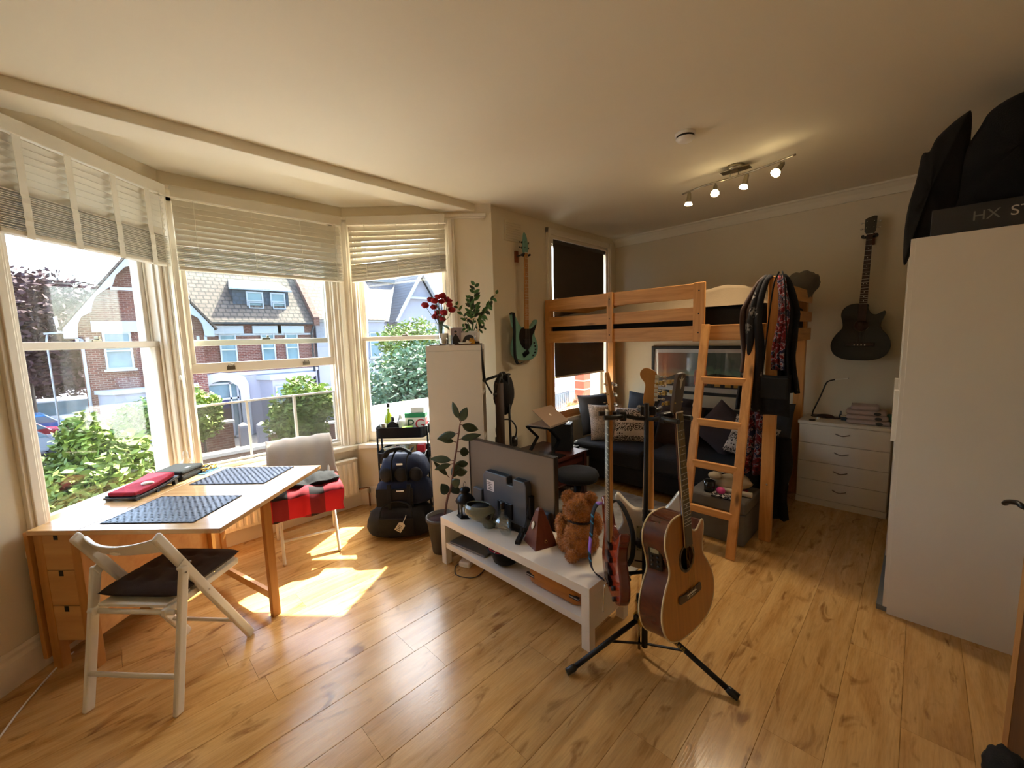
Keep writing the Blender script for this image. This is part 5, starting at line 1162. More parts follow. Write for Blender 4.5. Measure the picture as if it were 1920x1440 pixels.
MB().prism([(-.021, 0), (.021, 0), (.038, .03), (.04, .15), (.02, .155), (0, .148), (-.02, .143), (-.04, .13), (-.038, .03)], -.004, .014, 'xz').build('headstock', 'black_gloss', gk, bevel=.002)
for i in range(2): tuner(gk, .024, .055+.05*i, 1, y=-.006); tuner(gk, -.024, .055+.05*i, -1, y=-.006)
MB(TA).box((0, -.006, .145), (.2, .012, .03)).build('bridge', 'bridge_brown', gk, bevel=.004)
for i in range(4): MB(TA).ell((-.036+.024*i, -.013, .14), (.006, .004, .006), 10, 6).build('bridge_pin', 'nut_bone', gk)
strings(gk, 4, .03, .05, 0, -D+.15, -.021, -.014, 'bridge_brown', .0009)
# ================================================================ LOFT BED
bed = thing('loft_bed', 'pine loft bed with slatted guard rails over the sofa', 'bed', (3.44, .72, 0), PI/2)
def wb(m, X0, X1, Y0, Y1, z0, z1): return m.bb(Y0-.72, Y1-.72, -(X1-3.44), -(X0-3.44), z0, z1)
BXF = 4.76; YE = 2.905
for (x, y, top, h) in ((3.44, .725, 1.985, 'near'), (3.44, YE-.08, 1.99, 'w'), (BXF-.06, .772, 1.93, 'far'), (BXF-.06, YE-.08, 1.99, 'fw')):
    wb(MB(), x, x+.06, y, y+.08, 0, top).build('post', 'pine_z', bed, bevel=.006)
R3 = ((1.87, 1.99, 'guard_rail'), (1.70, 1.803, 'guard_rail'), (1.535, 1.66, 'side_rail'))
for z0, z1, nm in R3[:2]: wb(MB(), 3.415, 3.438, 1.24, YE-.07, z0, z1).build(nm, 'pine', bed, bevel=.004)
wb(MB(), 3.413, 3.438, .80, YE-.07, 1.535, 1.655).build('side_rail', 'pine', bed, bevel=.004)
for y0, y1 in ((2.05, 2.11), (1.225, 1.315)): wb(MB(), 3.392, 3.4145, y0, y1, 1.53, 1.995).build('batten', 'pine_z', bed, bevel=.004)
for z0, z1, nm in R3:
    wb(MB(), 3.50, BXF-.06, .735, .758, z0-.03, z1-.045).build('end_rail', 'pine_y', bed, bevel=.004)
    wb(MB(), 3.50, BXF-.06, YE-.04, YE-.018, z0, z1).build('end_rail', 'pine_y', bed, bevel=.004)
    if nm == 'side_rail' or 1: wb(MB(), BXF-.035, BXF-.012, .80, YE-.07, z0, z1).build('back_rail', 'pine', bed, bevel=.004)
for i in range(12): wb(MB(), 3.46, BXF-.04, .95+i*.165, 1.03+i*.165, 1.57, 1.585).build('bed_slat', 'pine_y', bed)
for (y, z) in ((2.08, 1.93), (2.08, 1.75), (2.08, 1.6), (1.27, 1.93), (1.27, 1.75), (1.27, 1.6)): MB(TR((y-.72, .0495, z), 0, PI/2)).lathe([(0, 0), (.006, 0), (.006, .0015), (0, .0015)], n=10).build('bolt', 'dark_metal', bed)
for zz in (1.95, .45): MB(TR((.04, .0005, zz), 0, -PI/2)).lathe([(0, 0), (.008, 0), (.006, .003), (0, .003)], n=12).build('bolt', 'chrome', bed)
wb(MB(), 3.42, 3.437, YE-.075, YE-.02, .66, .80).build('lower_rail', 'pine', bed)
# rail in front of small window sill
wb(MB(), 3.50, BXF-.06, YE-.03, YE-.008, .655, .75).build('lower_rail', 'pine_y', bed, bevel=.003)
mt_ = MB().bb(3.47, BXF-.04, .80, YE-.06, 1.587, 1.80).build('mattress', 'black_fabric', bevel=.03, seg=3); tag(mt_, 'black mattress lying inside the loft bed', 'mattress')
mat('duvet', '#6d5b42', .95, var=.1, scale=5, bmp=.1, bscale=90)
def duvet():
    m = MB(); y0, y1, x0, x1 = .82, YE-.08, 3.45, BXF-.05
    def g(u, v):
        Y = y0+u*(y1-y0); X = x0+v*(x1-x0); e = min(u, 1-u, v, 1-v)*2
        hump = .12*math.exp(-((u-.12)/.2)**2)+.05*math.exp(-((u-.5)/.25)**2)
        h = 1.80+(.03+hump)*min(1, e*6)**.6+noise.noise(Vector((Y*4, X*4, 1)))*.03+noise.noise(Vector((Y*11, X*9, 4)))*.01
        if v < .03: h = 1.80
        return (X, Y, max(1.801, h))
    m.grid(g, 60, 34); m.grid(lambda u, v: (x0+.02+v*(x1-x0-.04), y1-.02-u*(y1-y0-.04), 1.801), 1, 1); return m
o = duvet().build('duvet', 'duvet'); tag(o, 'crumpled beige duvet on top of the loft bed', 'duvet')
mat('pillow_grey', '#6f665a', .95, var=.1, scale=10)
o = MB().ell((0, 0, 0), (.17, .12, .10), 26, 18, lambda d: 1+.3*noise.noise(d*1.8)+.08*noise.noise(d*6)).build('pillow', 'pillow_grey'); o.location = (4.52, .80, 1.99); o.rotation_euler = (.3, .5, .4); tag(o, 'grey pillow poking over the end rail of the loft bed', 'pillow')
# ladder
ld = thing('bed_ladder', 'leaning pine ladder with four rungs hooked on the loft bed', 'ladder', (3.0, 1.03, 0), PI/2)
def LP(y, z): return (y-1.03, -(z/1.65*.36), z)
for y in (1.20, .868): MB().bar(LP(y, 0.0), LP(y, 1.66), .03, .062, (1, 0, 0)).build('stile', 'pine_z', ld, bevel=.005)
for z in (1.235, .92, .61, .285): MB().bar(LP(1.19, z), LP(.878, z), .055, .032, (0, 1, 0)).build('rung', 'pine', ld, bevel=.006)
# ---------------------------------------------------------------- sofa
mat('sofa_grey', '#26282c', .95, var=.12, scale=12, bmp=.15, bscale=250)
sf = thing('sofa_bed', 'dark charcoal sofa bed under the loft bed', 'sofa', (3.68, .92, 0))
MB().bb(.06, 1.0, .0, 1.80, .05, .24).build('base', 'sofa_grey', sf, bevel=.02, seg=3)
def seat(nm, y0, y1):
    m = MB(); m.bb(0, .92, y0, y1, .24, .43); o = m.build(nm, 'sofa_grey', sf, bevel=.045, seg=4); return o
seat('seat_cushion', 0, .97); seat('seat_cushion', .975, 1.82)
MB().bb(.90, 1.12, 0, 1.60, .2, .76).build('backrest', 'sofa_grey', sf, bevel=.05, seg=4)
MB().bb(.20, 1.0, -.06, .0, .1, .58).build('armrest', 'sofa_grey', sf, bevel=.02, seg=3)
for x in (.12, .9):
    for y in (.06, 1.74): MB().bb(x-.025, x+.025, y-.025, y+.025, 0, .05).build('foot', 'black_plastic', sf)
def dots(nt, vec):
    vo = nt.nodes.new('ShaderNodeTexVoronoi'); vo.inputs['Scale'].default_value = 34; vo.inputs['Randomness'].default_value = .15; nt.links.new(vec, vo.inputs['Vector']); d_ = ramp(nt, vo.outputs['Distance'], [(.26, (1, 1, 1)), (.32, (0, 0, 0))])
    x, y_, z = sepxyz(nt, vec); band = vmath(nt, 'GREATER_THAN', vmath(nt, 'SINE', vmath(nt, 'MULTIPLY', z, 42)), .15)
    nz = noise_tex(nt, vec, 90, 2); sq = ramp(nt, nz, [(.47, (0, 0, 0)), (.53, (1, 1, 1))])
    return mixc(nt, mixc(nt, band, sq, d_), lin('#d2c6b8'), lin('#2a2320'))
tex_mat('pattern_cushion', dots, .9)
def scribble(nt, vec): return ramp(nt, noise_tex(nt, vec, 55, 3, .6, 1.2), [(.46, lin('#cfc4b8')), (.52, lin('#2a2624')), (.56, lin('#cfc4b8'))])
tex_mat('scribble_cushion', scribble, .9)
mat('cushion_slate', '#3c4046', .95, var=.1, scale=14); mat('cushion_mauve', '#4b444b', .95, var=.1, scale=14); mat('cushion_brown', '#33241c', .95, var=.15, scale=14)
def cush(lab, m_, loc, rot, s=.45, t=.16, h=None):
    o = MB().pillow(s, h or s, t, Matrix(), 16, loc[1]*9, .012).build('sofa_cushion', m_); o.location = loc; o.rotation_euler = rot; tag(o, lab, 'cushion', 'cushions on the sofa bed'); return o
H2 = PI/2
cush('plain slate cushion against the window wall end of the sofa', 'cushion_slate', (4.15, 2.72, .67), (-.25, 0, -.35), .48)
cush('black and white scribble-patterned cushion in front of the slate one', 'scribble_cushion', (4.02, 2.50, .61), (-.35, .05, -.6), .42)
cush('plain slate cushion leaning on the sofa back behind the dotted one', 'cushion_slate', (4.50, 2.28, .68), (-.25, .05, H2*-.95), .46)
cush('white cushion with black dotted bands in front of the sofa back', 'pattern_cushion', (4.12, 2.22, .60), (-.45, 0, -1.1), .44, h=.40)
cush('dark brown cushion in the middle of the sofa', 'cushion_brown', (4.32, 1.80, .60), (-.5, 0, H2*-.95), .48)
cush('plain dark grey cushion behind the brown one', 'cushion_mauve', (4.52, 1.98, .68), (-.3, .1, H2*-1.02), .44)
cush('mauve-grey cushion tipped on its corner behind the ladder', 'cushion_mauve', (4.22, 1.32, .655), (-.35, .72, -1.35), .42)
cush('white cushion with black dots beside the bed post', 'pattern_cushion', (4.16, 1.06, .60), (-.5, .35, -1.3), .38)
cush('plain dark cushion at the drawers end of the sofa', 'cushion_slate', (4.50, 1.02, .70), (-.3, .0, -1.6), .44)
# ---------------------------------------------------------------- framed picture: generic landscape
pc = thing('framed_picture', 'wide framed print of an orange and green sunset over dark buildings above the sofa', 'picture', (XB, 1.83, 0), -PI/2)
# local x -> world -y ; local y -> world x
w2 = .565; MB().frame(-w2, w2, .875, 1.445, .035, -.03, -.001).build('frame', 'black_matte', pc, bevel=.003)
mat('mount_board', '#cfcbc8', .6); MB().bb(-w2+.03, w2-.03, -.016, -.012, .905, 1.415).build('mount', 'mount_board', pc)
def sunset(nt, vec):
    x, y_, z = sepxyz(nt, vec); zz = vmath(nt, 'ADD', vmath(nt, 'MULTIPLY', z, 3.0), -2.9); nz = noise_tex(nt, vec, 5, 5, .6, .8); k = vmath(nt, 'ADD', zz, vmath(nt, 'MULTIPLY', nz, .6))
    a = ramp(nt, k, [(.25, lin('#2c241c')), (.42, lin('#b0561e')), (.58, lin('#c99a3c')), (.78, lin('#6a8f7a')), (1.0, lin('#3f5048'))]); L = ramp(nt, vmath(nt, 'ADD', x, .5), [(.15, (1, 1, 1)), (.45, (0, 0, 0))])
    return mixc(nt, vmath(nt, 'MULTIPLY', L, .6), a, lin('#c0622a'))
tex_mat('sunset_print', sunset, .4); MB().bb(-w2+.075, w2-.075, -.018, -.0155, .965, 1.365).build('print', 'sunset_print', pc)
mat('print_dark', '#17120f', .5); mat('print_brick', '#a84e22', .5); mat('print_amber', '#d9a040', .5)
m = MB(); m.prism([(-.49, .966), (.49, .966), (.49, 1.10), (.30, 1.12), (.2, 1.13), (.05, 1.10), (-.1, 1.09), (-.25, 1.11), (-.35, 1.07), (-.49, 1.05)], -.0188, -.018, 'xz'); m.build('hill_print', 'print_dark', pc)
for x in (-.02, .09): MB().prism([(x-.02, .99), (x+.02, .99), (x+.017, 1.14), (x+.008, 1.17), (x-.008, 1.17), (x-.017, 1.14)], -.0196, -.0188, 'xz').build('kiln_print', 'print_brick', pc)
for x, h in ((.22, .12), (.33, .1), (.42, .06)): MB().bb(x-.03, x+.03, -.0196, -.0188, .98, .98+h*.6).build('house_print', 'print_amber', pc)
MB().bb(-w2+.034, w2-.034, -.0225, -.0215, .909, 1.411).build('picture_glass', 'frame_glass', pc)
# ---------------------------------------------------------------- chest of drawers
cd = thing('chest_of_drawers', 'white chest of four drawers with curved handles against the back wall', 'chest of drawers', (4.51, .757, 0), -PI/2)
# local x -> -y (0..0.635), local y -> +x
mat('drawer_white', '#e2dacb', .45, var=.02)
MB().bb(0, .635, .012, .395, 0, .745).build('carcass', 'drawer_white', cd); MB().bb(-.01, .645, -.012, .40, .745, .772).build('top', 'drawer_white', cd, bevel=.003)
MB().bb(0, .635, -.004, .012, 0, .055).build('plinth', 'drawer_white', cd)
mat('handle_bronze', '#8b8074', .3, metal=.9)
for i in range(4):
    z0 = .06+i*.171; dr = MB().bb(.004, .631, -.006, .012, z0, z0+.167).build('drawer_front', 'drawer_white', cd, bevel=.002)
    MB().tube(smoothpath([(.27, -.008, z0+.105), (.285, -.024, z0+.102), (.318, -.026, z0+.093), (.35, -.024, z0+.102), (.365, -.008, z0+.105)], 4), .0045, 8).build('handle', 'handle_bronze', dr)
# on the drawers (character toys left out)
def onC(lx, ly, z=.772): return cd.matrix_basis @ Vector((lx, ly, z))
lm = thing('desk_lamp', 'thin black bent-arm desk lamp on the chest of drawers', 'lamp', onC(.09, .30))
MB().prism(rrect(.13, .09, .03), 0, .008).build('base', 'black_plastic', lm)
P_ = [(0, .035, .01), (0, .035, .04), (-.02, -.02, .2), (-.03, -.055, .315), (-.035, -.08, .345), (-.04, -.12, .36)]
MB().tube(smoothpath(P_, 6), .006, 8).build('arm', 'black_matte', lm)
mat('led_white', '#efe9d8', .4); MB().bar((-.04, -.12, .36), (-.045, -.22, .378), .016, .006).build('head', 'black_matte', lm)
MB().bar((-.046, -.125, .3605), (-.051, -.218, .3775), .008, .007).build('diffuser', 'led_white', lm)
mat('cap_brown', '#3a2216', .8); m = MB(); m.ell((0, 0, .012), (.07, .045, .022), 18, 10, lambda d: 1 if d.z > -.3 else .8); m.box((.075, .0, .006), (.07, .06, .006)); o = m.build('flat_cap', 'cap_brown'); o.location = onC(.16, .24); o.rotation_euler = (0, 0, -1.6); tag(o, 'dark brown flat cap beside the lamp base on the drawers', 'cap')
o = MB().ell((0, 0, .013), (.013, .013, .013), 14, 10).build('white_ball', 'clear_white'); o.location = onC(.125, .1); tag(o, 'small white ball on the front of the drawers', 'ball')
o = MB().prism(sp2([(.045*math.cos(a), .025*math.sin(a)) for a in [2*PI*i/10 for i in range(10)]], 2), 0, .004).build('dark_coaster', 'black_matte'); o.location = onC(.09, .045); tag(o, 'flat dark oval coaster near the front edge of the drawers', 'coaster')
mat('label_dk', '#24303a', .5); o = thing('nail_bottle', 'tiny dark bottle with pale cap at the back of the drawers', 'bottle', onC(.27, .25)); MB().lathe([(0, 0), (.014, 0), (.014, .035), (.009, .045), (0, .045)], n=12).build('bottle', 'label_dk', o); MB().lathe([(.008, .045), (.007, .075), (0, .075)], n=10).build('cap', 'mid_grey', o)
mat('cream_lid', '#d8cfb4', .5); o = thing('navy_tub', 'low dark blue tub with a cream lid beside the towels', 'tub', onC(.325, .2), -PI/2); MB().bb(-.045, .045, -.03, .03, 0, .035).build('tub', 'label_dk', o, bevel=.008); MB().bb(-.048, .048, -.033, .033, .035, .045).build('lid', 'cream_lid', o, bevel=.004)
mat('soap_pink', '#8d6f7c', .3); mat('soap_clear', '#a9a39a', .3)
for nm, x, c, lab in (('soap_dispenser', .345, 'soap_clear', 'clear pump soap bottle with a black top behind the towels'), ('pink_bottle', .40, 'soap_pink', 'pinkish plastic bottle with a white top behind the towels')):
    o = thing(nm, lab, 'bottle', onC(x, .3)); MB().lathe([(0, 0), (.03, 0), (.032, .01), (.032, .09), (.012, .105), (.012, .115), (0, .115)], n=18).build('bottle', c, o)
    if nm[0] == 's': MB().tube([(0, 0, .115), (0, 0, .145), (.0, -.03, .147)], .006, 8).build('pump', 'black_plastic', o)
    else: MB().lathe([(.014, .115), (.013, .14), (0, .14)], n=12).build('cap', 'clear_white', o)
mat('towel_pink', '#b9a6a0', .95, var=.06, scale=30, bmp=.4, bscale=300); mat('towel_spot', '#4a4a48', .9)
LABT = ['lowest folded pinkish towel with a grey oval patch on the drawers', 'middle folded pinkish towel with a grey oval patch on the drawers', 'third folded pinkish towel up with a grey oval patch on the drawers', 'topmost small folded pinkish towel of the pile on the drawers']
for i in range(4):
    w_ = (.29, .28, .27, .19)[i]; o = thing('folded_towel', LABT[i], 'towel', onC(.475-.01*i, .14, .772+.041*i), -PI/2+.03*(i-1), 'pile of towels on the drawers')
    MB().bb(-w_/2, w_/2, -.09, .09, 0, .042).build('towel', 'towel_pink', o, bevel=.02, seg=4)
    if i < 3: MB().prism([(.075+.024*math.cos(a), .02+.014*math.sin(a)) for a in [2*PI*k/16 for k in range(16)]], -.0925, -.0895, 'xz').build('oval_patch', 'towel_spot', o)
mat('teal_can', '#4a7a70', .5); o = MB().lathe([(0, 0), (.022, 0), (.022, .09), (.015, .1), (0, .1)], n=16).build('teal_can', 'teal_can'); o.location = onC(.61, .12); tag(o, 'teal cylinder can at the wardrobe end of the drawers', 'can')
# ---------------------------------------------------------------- wardrobe
wd = thing('wardrobe', 'tall white sliding-door wardrobe at the side of the room', 'wardrobe', (2.977, .05, 0))
WH = 2.043
MB().bb(0, .02, -.62, 0, 0, WH).build('side_panel', 'white_lacquer', wd, bevel=.001)
MB().bb(.02, 1.44, -.62, -.004, WH-.02, WH).build('top_panel', 'white_lacquer', wd); MB().bb(.02, 1.44, -.62, -.02, .0, .06).build('plinth', 'white_lacquer', wd)
MB().bb(1.44, 1.46, -.62, 0, 0, WH).build('side_panel', 'white_lacquer', wd); MB().bb(.02, 1.44, -.62, -.61, .06, WH-.02).build('back_panel', 'white_lacquer', wd)
for x0, x1, y0 in ((.004, .75, -.002), (.71, 1.46, .02)):
    d_ = MB().bb(x0, x1, y0, y0+.02, .035, WH+.0).build('sliding_door', 'white_lacquer', wd, bevel=.002)
    hx_ = x0+.1 if y0 < .03 else x0+.09
    MB().bb(x0+.03, x0+.07, y0+.018, y0+.04, .98, 1.26).build('handle', 'white_lacquer', d_, bevel=.002)
MB().bb(.02, 1.46, -.02, .045, 0, .03).build('floor_track', 'mid_grey', wd)
# black coat hook / door at the right edge
dr = sempty('door_1', (2.266, -.326, 0), math.atan2(-.25, -.79), 'open brown wooden door with a black lever handle', 'door')
wood('door_wood', '#6a4424', '#4d2e16', 2, (9, 9, 1), .45); wood('door_edge', '#b98a52', '#9a6c38', 2, (9, 9, 1), .5)
MB().bb(.006, .76, -.02, .02, .008, 2.0).build('door_leaf', 'door_wood', dr); MB().bb(0, .032, -.021, .021, .008, 2.0).build('door_edge', 'door_edge', dr)
MB().tube(smoothpath([(.06, -.02, .97), (.06, -.06, .97), (.03, -.065, .975), (-.02, -.065, .96), (-.045, -.062, .945)], 5), .009, 8).build('lever_handle', 'black_plastic', dr); MB().bb(.04, .08, -.027, -.018, .85, 1.04).build('lock_plate', 'black_plastic', dr)
m = MB(); m.ell((0, 0, .065), (.09, .06, .068), 20, 14, lambda d: 1+.2*noise.noise(d*2.5)); o = m.build('black_pouch', 'black_fabric'); o.location = (2.06, -.30, 0); tag(o, 'small black cloth pouch on the floor beside the open door', 'pouch')
# ---------------------------------------------------------------- on the wardrobe
bx = thing('pedal_box', 'flat black cardboard box with pale lettering on top of the wardrobe', 'box', (2.985, -.24, WH), -PI/2)
MB().bb(-.24, .26, .0, .26, 0, .125).build('carton', 'dark_grey', bx, bevel=.002)
mat('letter_grey', '#6f6d66', .5); mat('letter_white', '#b9b3a4', .5)
text('lettering', 'HX', .062, 'letter_grey', bx, TR((-.06, -.0012, .066), 0, PI/2)); text('lettering', 'STOMP', .062, 'letter_white', bx, TR((.012, -.0012, .066), 0, PI/2), align='LEFT')
def lump(nm, lab, pts, x0, x1, z_amp=.01, cat='bag'):
    """soft slab: outline in (y,z), thickness along x with rounded faces"""
    o_ = sp2(pts, 5); n_ = len(o_); cy = sum(a for a, b in o_)/n_; cz = sum(b for a, b in o_)/n_; m = MB(); rings = [(x0, .0), (x0+.01, .82), (x0+.04, .95), (x0+.09, 1), ((x0+x1)/2, 1.0), (x1-.06, .97), (x1-.01, .85), (x1, 0)]
    vs_ = []; 
    for xx, k in rings:
        for a, b in o_:
            p = Vector((xx, cy+(a-cy)*k, cz+(b-cz)*k)); p.x += noise.noise(Vector((a*6, b*6, 1)))*.02; vs_.append(p)
    m.add(vs_, [(j*n_+i, j*n_+(i+1) % n_, (j+1)*n_+(i+1) % n_, (j+1)*n_+i) for j in range(len(rings)-1) for i in range(n_)], True)
    o = m.build(nm, 'black_fabric'); tag(o, lab, cat); return o
lump('gig_bag', 'black gig bag drooping over the edge of the wardrobe top', [(.10, 1.96), (.075, 2.03), (.05, 2.05), (-.1, 2.05), (-.12, 2.35), (-.12, 2.68), (-.09, 2.71), (-.0, 2.63), (.03, 2.56), (.06, 2.55), (.075, 2.42), (.10, 2.28), (.108, 2.12)], 3.27, 3.55)
lump('soft_case', 'bulky black soft case standing on top of the wardrobe behind the box', [(-.10, 2.05), (-.55, 2.05), (-.56, 2.5), (-.5, 2.72), (-.3, 2.73), (-.19, 2.69), (-.15, 2.62), (-.10, 2.5), (-.08, 2.3)], 3.25, 3.62)
# ---------------------------------------------------------------- ottoman and what lies on it
ot = thing('ottoman', 'low grey upholstered storage ottoman behind the ladder', 'ottoman', (3.24, .845, 0))
mat('ottoman_grey', '#6b6459', .95, var=.1, scale=20, bmp=.2, bscale=250); MB().bb(0, .40, 0, .42, 0, .24).build('box', 'ottoman_grey', ot, bevel=.01); MB().bb(-.006, .406, -.006, .426, .243, .34).build('lid', 'ottoman_grey', ot, bevel=.02, seg=3)
ZO = .34
mat('cream_bag', '#b9a98c', .9, var=.1, scale=20); t = thing('canvas_bag', 'cream canvas bag with a dark strap on the ottoman', 'bag', (3.50, 1.03, ZO), .3); MB().ell((0, 0, .06), (.12, .15, .065), 22, 14, lambda d: 1+.18*noise.noise(d*2)).build('bag_body', 'cream_bag', t); MB().tube(smoothpath([(-.06, -.08, .1), (-.08, 0, .15), (-.05, .08, .12), (0, .1, .1)], 5), .012, 6, flat=.4).build('strap', 'black_fabric', t); MB().ell((-.09, .11, .12), (.04, .05, .03), 14, 10, lambda d: 1+.2*noise.noise(d*3)).build('flap', 'cream_bag', t)
t = thing('black_mug', 'black mug on the grey ottoman', 'mug', (3.33, 1.13, ZO)); MB().lathe([(0, 0), (.04, 0), (.042, .085), (.038, .085), (.036, .006), (0, .006)], n=22).build('cup', 'black_gloss', t); MB().tube(smoothpath([(.04, 0, .07), (.065, 0, .06), (.065, 0, .03), (.04, 0, .02)], 4), .005, 6).build('handle', 'black_gloss', t)
mat('hot_pink', '#c23a7c', .35); t = thing('hair_brush', 'glossy pink plastic brush lying on the ottoman', 'brush', (3.31, 1.04, ZO), 1.2); MB().ell((0, 0, .03), (.035, .03, .03), 16, 10).build('head', 'hot_pink', t); MB().tube([(.0, -.02, .02), (.03, -.12, .012)], [.012, .009], 10).build('handle', 'hot_pink', t)
mat('bone', '#c9bda6', .5); o = MB().tube([(-.0, .10, .022), (.02, -.12, .022)], .02, 14).build('paper_roll', 'bone'); o.location = (3.36, .96, ZO); tag(o, 'rolled cream paper tube lying across the ottoman', 'roll')
mat('red_flat', '#8f1520', .7); o = MB().bb(-.06, .06, -.1, .1, 0, .012).build('red_folder', 'red_flat', bevel=.002); o.location = (3.45, 1.0, ZO); tag(o, 'flat red folder under the canvas bag on the ottoman', 'folder')
def bw(nt, vec): return ramp(nt, noise_tex(nt, vec, 22, 3, .6, 1.5), [(.49, lin('#141214')), (.54, lin('#b8b0aa'))])
tex_mat('bw_cloth', bw, .9); m = MB(); m.grid(lambda u, v: (-.06+.12*v, -.09+.18*u, .012+.012*noise.noise(Vector((u*6, v*5, 2)))), 16, 10); m.grid(lambda u, v: (-.06+.12*(1-v), -.09+.18*u, .0), 16, 10); o = m.build('patterned_scarf', 'bw_cloth'); o.location = (3.29, 1.0, ZO); tag(o, 'folded black and white scarf at the front of the ottoman', 'scarf')
# ---------------------------------------------------------------- clothes hanging on the bed post
def skulls(nt, vec):
    vo = nt.nodes.new('ShaderNodeTexVoronoi'); vo.inputs['Scale'].default_value = 7; vo.inputs['Randomness'].default_value = .4; nt.links.new(vec, vo.inputs['Vector']); n_ = noise_tex(nt, vec, 60, 3)
    k = vmath(nt, 'MULTIPLY', ramp(nt, vo.outputs['Distance'], [(.25, (1, 1, 1)), (.3, (0, 0, 0))]), ramp(nt, n_, [(.45, (0, 0, 0)), (.55, (.6, .6, .6))])); return mixc(nt, k, lin('#120d10'), lin('#a89f98'))
tex_mat('skull_cloth', skulls, .95)
def flagp(nt, vec):
    n1 = noise_tex(nt, vec, 16, 3, .6, 1.5); n2 = noise_tex(nt, vec, 11, 2, .5, 2); a = ramp(nt, n1, [(.42, lin('#5a0f16')), (.5, lin('#8f1a20')), (.53, lin('#b8aeb4')), (.58, lin('#1c2148'))]); return mixc(nt, ramp(nt, n2, [(.45, (0, 0, 0)), (.6, (.7, .7, .7))]), a, lin('#140f18'))
tex_mat('flag_cloth', flagp, .95)
def hang(nm, lab, m_, cx, cy, z1, z0, w1, w0, seed, thick=.02, cat='scarf', xo=0):
    """hanging folded cloth in the y-z plane in front of the post"""
    m = MB()
    def g(u, v):
        c0 = (.80 if cy > .76 else .725) if z1 > 1.8 else cy; x0 = 3.43 if z1 > 1.8 else cx; q = min(1, v*3)**.6
        z = z1+(z0-z1)*v; w_ = w1+(w0-w1)*v**.7; y = c0+(cy-c0)*q+(u-.5)*w_+.012*math.sin(v*7+seed)*q
        x = x0+(cx-x0)*q+xo*v+.022*math.sin(u*13+seed+v*2)*(.4+v)+.015*noise.noise(Vector((u*4, v*5, seed)))
        return (x, y, z)
    m.grid(g, 26, 30); o = m.build(nm, m_); so = o.modifiers.new('s', 'SOLIDIFY'); so.thickness = thick; so.offset = 0; tag(o, lab, cat); return o
hang('skull_scarf', 'long black scarf with pale skull print hanging from the bed post', 'skull_cloth', 3.325, .865, 1.99, 1.02, .05, .15, 1)
hang('maroon_scarf', 'dark maroon scarf hanging behind the skull print scarf', 'cap_brown', 3.36, .895, 1.985, 1.30, .05, .12, 5)
hang('flag_scarf', 'red, white and blue printed scarf hanging beside the bed post', 'flag_cloth', 3.405, .705, 1.98, 1.32, .035, .065, 2)
hang('black_jacket', 'black jacket hanging down the side of the bed post', 'black_fabric', 3.46, .665, 1.985, 1.15, .04, .12, 3, .03, 'jacket', .03)
hang('flag_shawl', 'long printed shawl hanging down to the sofa beside the post', 'flag_cloth', 3.55, .90, 1.25, .48, .12, .14, 7)
hang('dark_coat', 'dark olive coat hanging low between the post and the drawers', 'black_fabric', 3.78, .77, .75, .08, .13, .17, 9, .06, 'coat')
sb = thing('shoulder_bag', 'black cloth shoulder bag hanging on the bed post over the scarves', 'bag', (3.355, .715, 1.14), PI/2)
m = MB(); m.pillow(.19, .30, .09, Matrix.Translation((0, 0, .0)), 14, 2, .012); m.build('pouch', 'black_fabric', sb)
MB().bb(-.085, .085, .035, .05, -.02, .13).build('flap', 'olive_black', sb, bevel=.01); 
for s_ in (-1, 1): MB().tube(smoothpath([(s_*.08, .02, .13), (s_*.06, .03, .4), (s_*.035, .02, .75), (0.01*s_, -.01, .86)], 5), .012, 6, flat=.4).build('strap', 'black_fabric', sb)
# ---------------------------------------------------------------- rug
def rugc(nt, vec): return ramp(nt, noise_tex(nt, vec, 7, 5, .6), [(.35, lin('#7c766e')), (.6, lin('#a09a91'))])
tex_mat('rug', rugc, .98)
m = MB(); random.seed(6)
m.grid(lambda u, v: (2.12+u*1.5, 1.28+v*1.30, .012+.002*noise.noise(Vector((u*60, v*60, 0)))), 60, 60); m.bb(2.12, 3.62, 1.28, 2.58, .0005, .011)
o = m.build('floor_rug', 'rug'); tag(o, 'grey short-pile rug between the bench and the sofa', 'rug')
# ---------------------------------------------------------------- ceiling lamp and smoke alarm
sl = thing('spotlight_bar', 'brushed steel ceiling bar with four small spotlights, two of them glaring', 'ceiling light', (3.49, 1.06, ZC))
MB().lathe([(0, -.03), (.055, -.03), (.06, -.024), (.06, 0)], n=28).build('canopy', 'brushed_steel', sl); MB().prism([(-.04, -.1), (.04, -.1), (.05, .0), (.04, .1), (-.04, .1), (-.05, 0)], -.036, -.03).build('canopy_plate', 'brushed_steel', sl, bevel=.002)
bp = smoothpath([(.06, .42, -.085), (.0, .24, -.085), (-.02, .0, -.085), (-.06, -.2, -.085), (-.13, -.40, -.085)], 8); MB().tube(bp, .007, 8).build('bar', 'brushed_steel', sl)
for q in (-.025, .03): MB().tube([(-.02, q, -.034), (-.02, q, -.085)], .004, 6).build('bar_support', 'brushed_steel', sl)
mat('bulb_glow', '#ffe6b0', .3, emit=14); mat('bulb_dim', '#fff0c8', .3, emit=5)
SPOTS = [(.045, .36, (-.05, .04, -1), 0), (-.005, .14, (-.55, -.15, -.8), 1), (-.03, -.08, (-.18, .2, -1), 0), (-.095, -.31, (-.6, .35, -.75), 1)]
